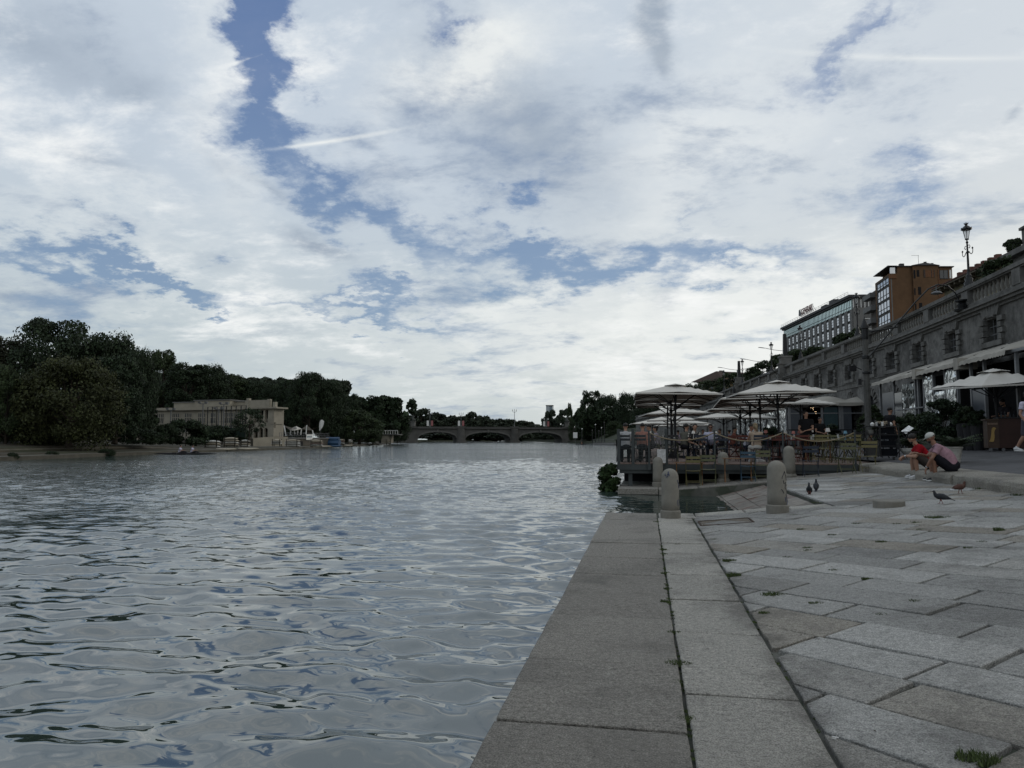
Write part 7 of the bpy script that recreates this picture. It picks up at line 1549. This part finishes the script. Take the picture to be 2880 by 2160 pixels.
bollard('middle bollard standing on the platform before the olive chairs', 2035, 1355, .92, .165, 'oct')
bollard('rightmost rear bollard beside the navy chair, on an octagonal foot', 2221, 1342, .94, .17, 'oct')
p = ong(2500, 1424); b = MB(); b.lathe([(.255, -.06), (.255, .085), (.245, .1)], n=12); o = b.build('bollard_stump', BOL, loc=p); tag(o, 'low round stone stump in the paving between the bollards and the pigeons', 'stump')
# manhole frame
q0 = [ong(*c) for c in ((2010, 1463), (2076, 1459), (2058, 1475), (2018, 1477))]
x0, x1, y0, y1 = 1.25, 1.95, 12.55, 13.2; m0 = ong(2045, 1468); b = MB()
def mz(x): return g(x)+.004
b.add([(x, y, mz(x)) for x, y in ((m0[0]-.42, m0[1]-.3), (m0[0]+.36, m0[1]-.3), (m0[0]+.36, m0[1]+.3), (m0[0]-.42, m0[1]+.3))], [(0, 1, 2, 3)]); t = thing('manhole_cover', 'rectangular rusty-framed cover set in the paving behind the corner bollard', 'manhole cover', (0, 0, 0)); b.build('plate', mat('manhole_plate', (.11, .095, .075), .9, .3, 12), t)
b = MB()
for (xa, ya, xb, yb) in ((-.45, -.33, .39, -.33), (.39, -.33, .39, .33), (.39, .33, -.45, .33), (-.45, .33, -.45, -.33)): b.bar((m0[0]+xa, m0[1]+ya, mz(m0[0]+xa)+.002), (m0[0]+xb, m0[1]+yb, mz(m0[0]+xb)+.002), .03, .012)
b.build('frame', mat('rusty_iron', (.05, .032, .022), .9, .3, 20), t)
# pigeons
PG = mat('pigeon_dark', (.016, .018, .022), .6, .3, 40); PB = mat('pigeon_brown', (.065, .03, .022), .7, .25, 40); PW = mat('pigeon_white', (.42, .42, .42), .7, .1, 40); PP = mat('pigeon_leg', (.16, .05, .04), .6, 0)
def pigeon(lb, px, py, rz, m, pose='walk', tailm=None, s=1.):
    p = ong(px, py); t = thing('pigeon', lb, 'pigeon', (p[0], p[1], p[2]+.004), rz, 'pigeons on the paving'); t.scale = (s,)*3
    b = MB(); hz = .255 if pose == 'walk' else .27
    b.tube([(0, -.15, .105), (0, -.10, .125), (0, -.03, .145), (0, .05, .15), (0, .09, .165), (0, .105, .195), (0, .112, .225), (0, .118, hz-.012), (0, .128, hz-.01), (0, .14, hz-.012)], [.016, .04, .062, .06, .045, .031, .024, .024, .02, .008], 12); b.build('body', m, t, smooth=True)
    b = MB(); b.tube([(0, .136, hz-.013), (0, .16, hz-.021)], [.007, .002], 6); b.build('beak', BLACK, t)
    b = MB(); b.tube([(0, -.10, .115), (0, -.17, .095), (0, -.235, .075)], [.03, .032, .036], 8, flat=.22, up=(1, 0, 0)); b.build('tail', tailm or m, t)
    for sd in (-1, 1):
        b = MB(); b.tube([(sd*.048, .055, .155), (sd*.062, 0, .15), (sd*.052, -.08, .13), (sd*.02, -.17, .11)], [.025, .043, .038, .008], 10, flat=.28, up=(0, 0, 1)); b.build('wing', m, t, smooth=True)
        fo = .03*sd if pose == 'walk' else 0; b = MB(); b.tube([(sd*.022, .01, .10), (sd*.024, .005+fo*.5, .045), (sd*.024, .012+fo, .006)], [.012, .006, .004], 6)
        for a in (-.5, 0, .5): b.tube([(sd*.024, .012+fo, .006), (sd*.024+.03*math.sin(a), .012+fo+.03*math.cos(a), .003)], .003, 4)
        b.tube([(sd*.024, .012+fo, .006), (sd*.024, fo-.012, .003)], .003, 4); b.build('leg', PP, t)
    b = MB()
    for sd in (-1, 1): b.ball((sd*.019, .127, hz-.006), .004, 6, 4)
    b.build('eyes', PP, t); return t
pigeon('dark pigeon walking left nearest the camera, wing tips crossed', 2648, 1418, R(72), PG, s=.84)
pigeon('brown pigeon with white tail by the kerb, facing right', 2700, 1389, R(-72), PB, tailm=PW, s=.86)
pigeon('dark pigeon standing upright, left of the close pair', 2276, 1392, R(165), PG, 'stand', s=.86).rotation_euler.x = R(24)
pigeon('dark pigeon facing away, right of the close pair', 2296, 1380, R(-15), PG, 'stand', s=.86).rotation_euler.x = R(24)
# weeds and moss in the joints: grass nobody could count
r_ = random.Random(9); b = MB(); mo = MB()
def tuft(x, y, n, rad, hgt):
    z = g(x)-.012; hgt *= .75; n = int(n*1.2); rad *= .85
    for i in range(n):
        a = r_.random()*6.28; d = rad*r_.random()**.7; bx, by = x+math.cos(a)*d, y+math.sin(a)*d*.6; h = hgt*r_.uniform(.4, 1.2); l_ = r_.uniform(-.6, .6)*h; l2 = r_.uniform(-.6, .6)*h; w_ = r_.uniform(.0025, .005)
        b.add([(bx-w_, by, z), (bx+w_, by, z), (bx+l_*.5+w_*.6, by+l2*.5, z+h*.6), (bx+l_, by+l2, z+h)], [(0, 1, 2), (0, 2, 3)])
def weedpx(px, py, n, rad, h): p = ong(px, py); tuft(p[0], p[1], n, rad, h)
for px, py, n, rad, h in ((2750, 2135, 420, .11, .05), (1910, 1866, 220, .10, .035), (1905, 1920, 90, .06, .03), (1930, 2020, 140, .06, .03), (1895, 1778, 120, .07, .03), (1870, 1690, 80, .05, .03), (1880, 1655, 60, .05, .03), (1872, 1612, 110, .06, .035), (1866, 1546, 140, .06, .035), (1868, 1558, 120, .06, .03), (2053, 1578, 260, .10, .05), (2066, 1620, 300, .09, .06), (2178, 1672, 240, .14, .04), (2060, 1556, 120, .12, .03), (2350, 1603, 90, .08, .03), (2298, 1696, 110, .08, .03), (2580, 1692, 110, .08, .035), (2440, 1628, 90, .07, .035), (2273, 1540, 90, .08, .03), (2271, 1547, 60, .06, .03), (2258, 1488, 120, .1, .03),
    (2420, 1472, 140, .14, .03), (2640, 1455, 240, .22, .05), (2580, 1470, 90, .1, .04), (2530, 1473, 90, .12, .03), (2595, 1489, 70, .1, .03), (2810, 1492, 150, .08, .07), (2480, 1524, 110, .09, .04), (2345, 1504, 90, .1, .03), (2220, 1565, 60, .1, .02), (2770, 1523, 80, .1, .03), (2730, 1540, 80, .1, .03), (2150, 1723, 90, .06, .03), (2492, 1726, 90, .09, .02), (2010, 1517, 90, .07, .03), (1905, 1530, 70, .06, .02), (1850, 1466, 110, .1, .02), (2240, 1447, 90, .12, .02), (2760, 1375, 80, .2, .05), (2870, 1392, 90, .2, .05), (2300, 1412, 60, .2, .02)): weedpx(px, py, n, rad, h)
for k in range(150):
    y = 1.6+12*r_.random()**1.2; xx = .195+r_.gauss(0, .008)
    if r_.random() < .3: xx = .825+r_.gauss(0, .01)
    tuft(xx, y, r_.randint(6, 22), .03, .018)
for k in range(70):   # little tufts where two slabs of the field meet
    j = r_.randint(-6, 26); a_ = r_.uniform(-8, 8); rw = -16+.49*j+r_.gauss(0, .0); x, y = ux[0]*a_+uy[0]*ROWS[j % len(ROWS)], ux[1]*a_+uy[1]*ROWS[j % len(ROWS)]
    if .9 < x < 6.1 and 3 < y < 13.5: tuft(x, y, r_.randint(12, 70), r_.uniform(.03, .09), .035)
WEED = mat('weed_green', (.05, .07, .024), .8, .35, 20, island=.4)
tag(b.build('joint_weeds', WEED), 'small grass tufts and moss growing in the paving joints', 'weeds', kind='stuff')
# dry litter
b = MB()
for k in range(260):
    x = r_.uniform(-.7, 6); y = 1.5+14*r_.random(); z = g(x)+.004; s_ = r_.uniform(.004, .012); a = r_.random()*3; b.add([(x-s_*math.cos(a), y-s_*math.sin(a), z), (x+.004*math.sin(a), y-.004*math.cos(a), z+.004), (x+s_*math.cos(a), y+s_*math.sin(a), z+.002), (x-.004*math.sin(a), y+.004*math.cos(a), z)], [(0, 1, 2, 3)])
tag(b.build('leaf_litter', mat('litter_brown', (.05, .04, .028), .9, .4, 10)), 'tiny dry leaf crumbs scattered over the quay', 'litter', kind='stuff')
p = ong(2350, 2079); b = MB(); rr2 = random.Random(2); vs = [(rr2.uniform(-.022, .022), rr2.uniform(-.014, .014), rr2.uniform(.001, .012)) for _ in range(8)]; b.add(vs, [(0, 1, 2), (2, 3, 4), (4, 5, 1), (5, 6, 7), (1, 6, 3), (0, 4, 7)]); o = b.build('paper_scrap', mat('paper', (.62, .62, .60), .8, 0), loc=p); tag(o, 'crumpled scrap of white paper on the stained slab, lower right', 'litter')
# water plant at the deck corner
r2 = np.random.default_rng(77); t = thing('waterside_bush', 'bright green leafy bush growing from the water beside the deck corner', 'bush', (-1.13, 22.75, -.2)); p, d, cs = crown_pts(r2, 4200, .27, .86, .0, 40, .13, 0); cards_mesh('foliage', leaves(p, d, .05, r2, 2.2), leafmat('leaves_bright', (.024, .045, .014)), t); b = MB()
for i in range(8): c = cs[i]; b.tube([(0, 0, -.3), (c[0]*.5, c[1]*.5, c[2]*.5), tuple(c[:3])], [.02, .015, .006], 5)
b.build('stem', BARK, t)
# kayaker and rowing double on the water
def rower(lb, px, py, m, body, name='kayak', n=1, L_=4., paddle=True, rz=0):
    p = atz(px, py, WZ+.05); b = MB(); k = 11; t = thing(name, lb, 'kayak' if n == 1 else 'rowing boat', p, rz); b.tube([(-L_/2+L_*i/(k-1), 0, .05) for i in range(k)], [max(.02, .3*math.sqrt(max(0, 1-(2*i/(k-1)-1)**2))) for i in range(k)], 8, flat=.4, up=(0, 1, 0)); b.build('hull', m, t, smooth=True)
    b = MB(); pts = [(-1.6, -.1, .2), (1.6, .1, .9)] if paddle else [(-.3, -2, .1), (-.1, 2, .35)]; b.bar(pts[0], pts[1], .04); b.build('paddle', BLACK, t); b = MB(); b.cbox(pts[0], (.45, .04, .2)); b.build('paddle_blade', BLACK, t)
    for j in range(n):
        o = (j-(n-1)/2)*1.3; J = sit(.1, sh=.0); J['knL'] = (-.12, .5, .2); J['knR'] = (.12, .5, .2); J['anL'] = (-.1, .8, .1); J['anR'] = (.1, .8, .1)
        person(('person with bare shoulders paddling the kayak' if n == 1 else ['person rowing at the left of the double scull', 'person rowing at the right of the double scull'][j]), (p[0]+o*math.cos(rz), p[1]+o*math.sin(rz), p[2]+.08), rz+R(-90), J, body, cl('dark', (.02, .02, .025)), SH_B, HAIRD, vox=.035, bare='long')
rower('tiny dark kayak on the open river near the right bank', 1635, 1251, BLACK, SKT, rz=R(20))
rower('small rowing scull with two rowers close to the left bank', 521, 1277, BLACK, cl('paleblue', (.36, .36, .46)), 'rowing_scull', 2, 7., False, rz=R(12))
# low jetty and poles on the right bank near the bridge
p0, p1 = P(1668, 1245, 215), P(1728, 1246, 190); M, l = facade(p0, p1); t = thing('jetty', 'low grey jetty with railings at the right bank, left of the deck', 'jetty', (0, 0, 0)); b = MB(); b.box(0, l, 0, 6, -1, .45, M); b.build('platform', CONC, t); b = MB()
for k in range(12): b.bar(M @ Vector((l*k/11, 0, .45)), M @ Vector((l*k/11, 0, 1.5)), .05)
b.bar(M @ Vector((0, 0, 1.5)), M @ Vector((l, 0, 1.5)), .06); b.bar(M @ Vector((0, 0, 1.)), M @ Vector((l, 0, 1.)), .05); b.build('railing', GREYM, t)
for i, (px, yt) in enumerate(((1637, 1208), (1666, 1212), (1675, 1196), (1684, 1214), (1692, 1205), (1700, 1190))):
    p = P(px, 1238, 230); h = P(px, yt, 230)[2]-p[2]; t = thing('bank_post', 'dark slim mooring post '+['leftmost, standing apart near the bridge', 'second from left', 'tall third from left', 'fourth from left', 'fifth from left', 'tallest, rightmost near the trees'][i]+' on the right bank', 'post', p, group='posts on the right bank'); b = MB(); b.lathe([(.13, -1), (.1, h)], n=6); b.build('shaft', IRON, t); b = MB(); b.lathe([(.12, h), (.22, h+.2), (.1, h+.4)], n=6); b.build('cap', IRON if i % 2 else WHITEP, t)
p = P(1618, 1232, 300); t = thing('notice_board', 'small white square notice on the right bank below the round tree', 'sign', p); b = MB(); b.box(-.9, .9, 0, .1, 0, 2.4); b.build('panel', WHITEP, t); b = MB(); b.bar((0, .2, -2), (0, .2, 1), .15); b.build('post', GREYM, t)
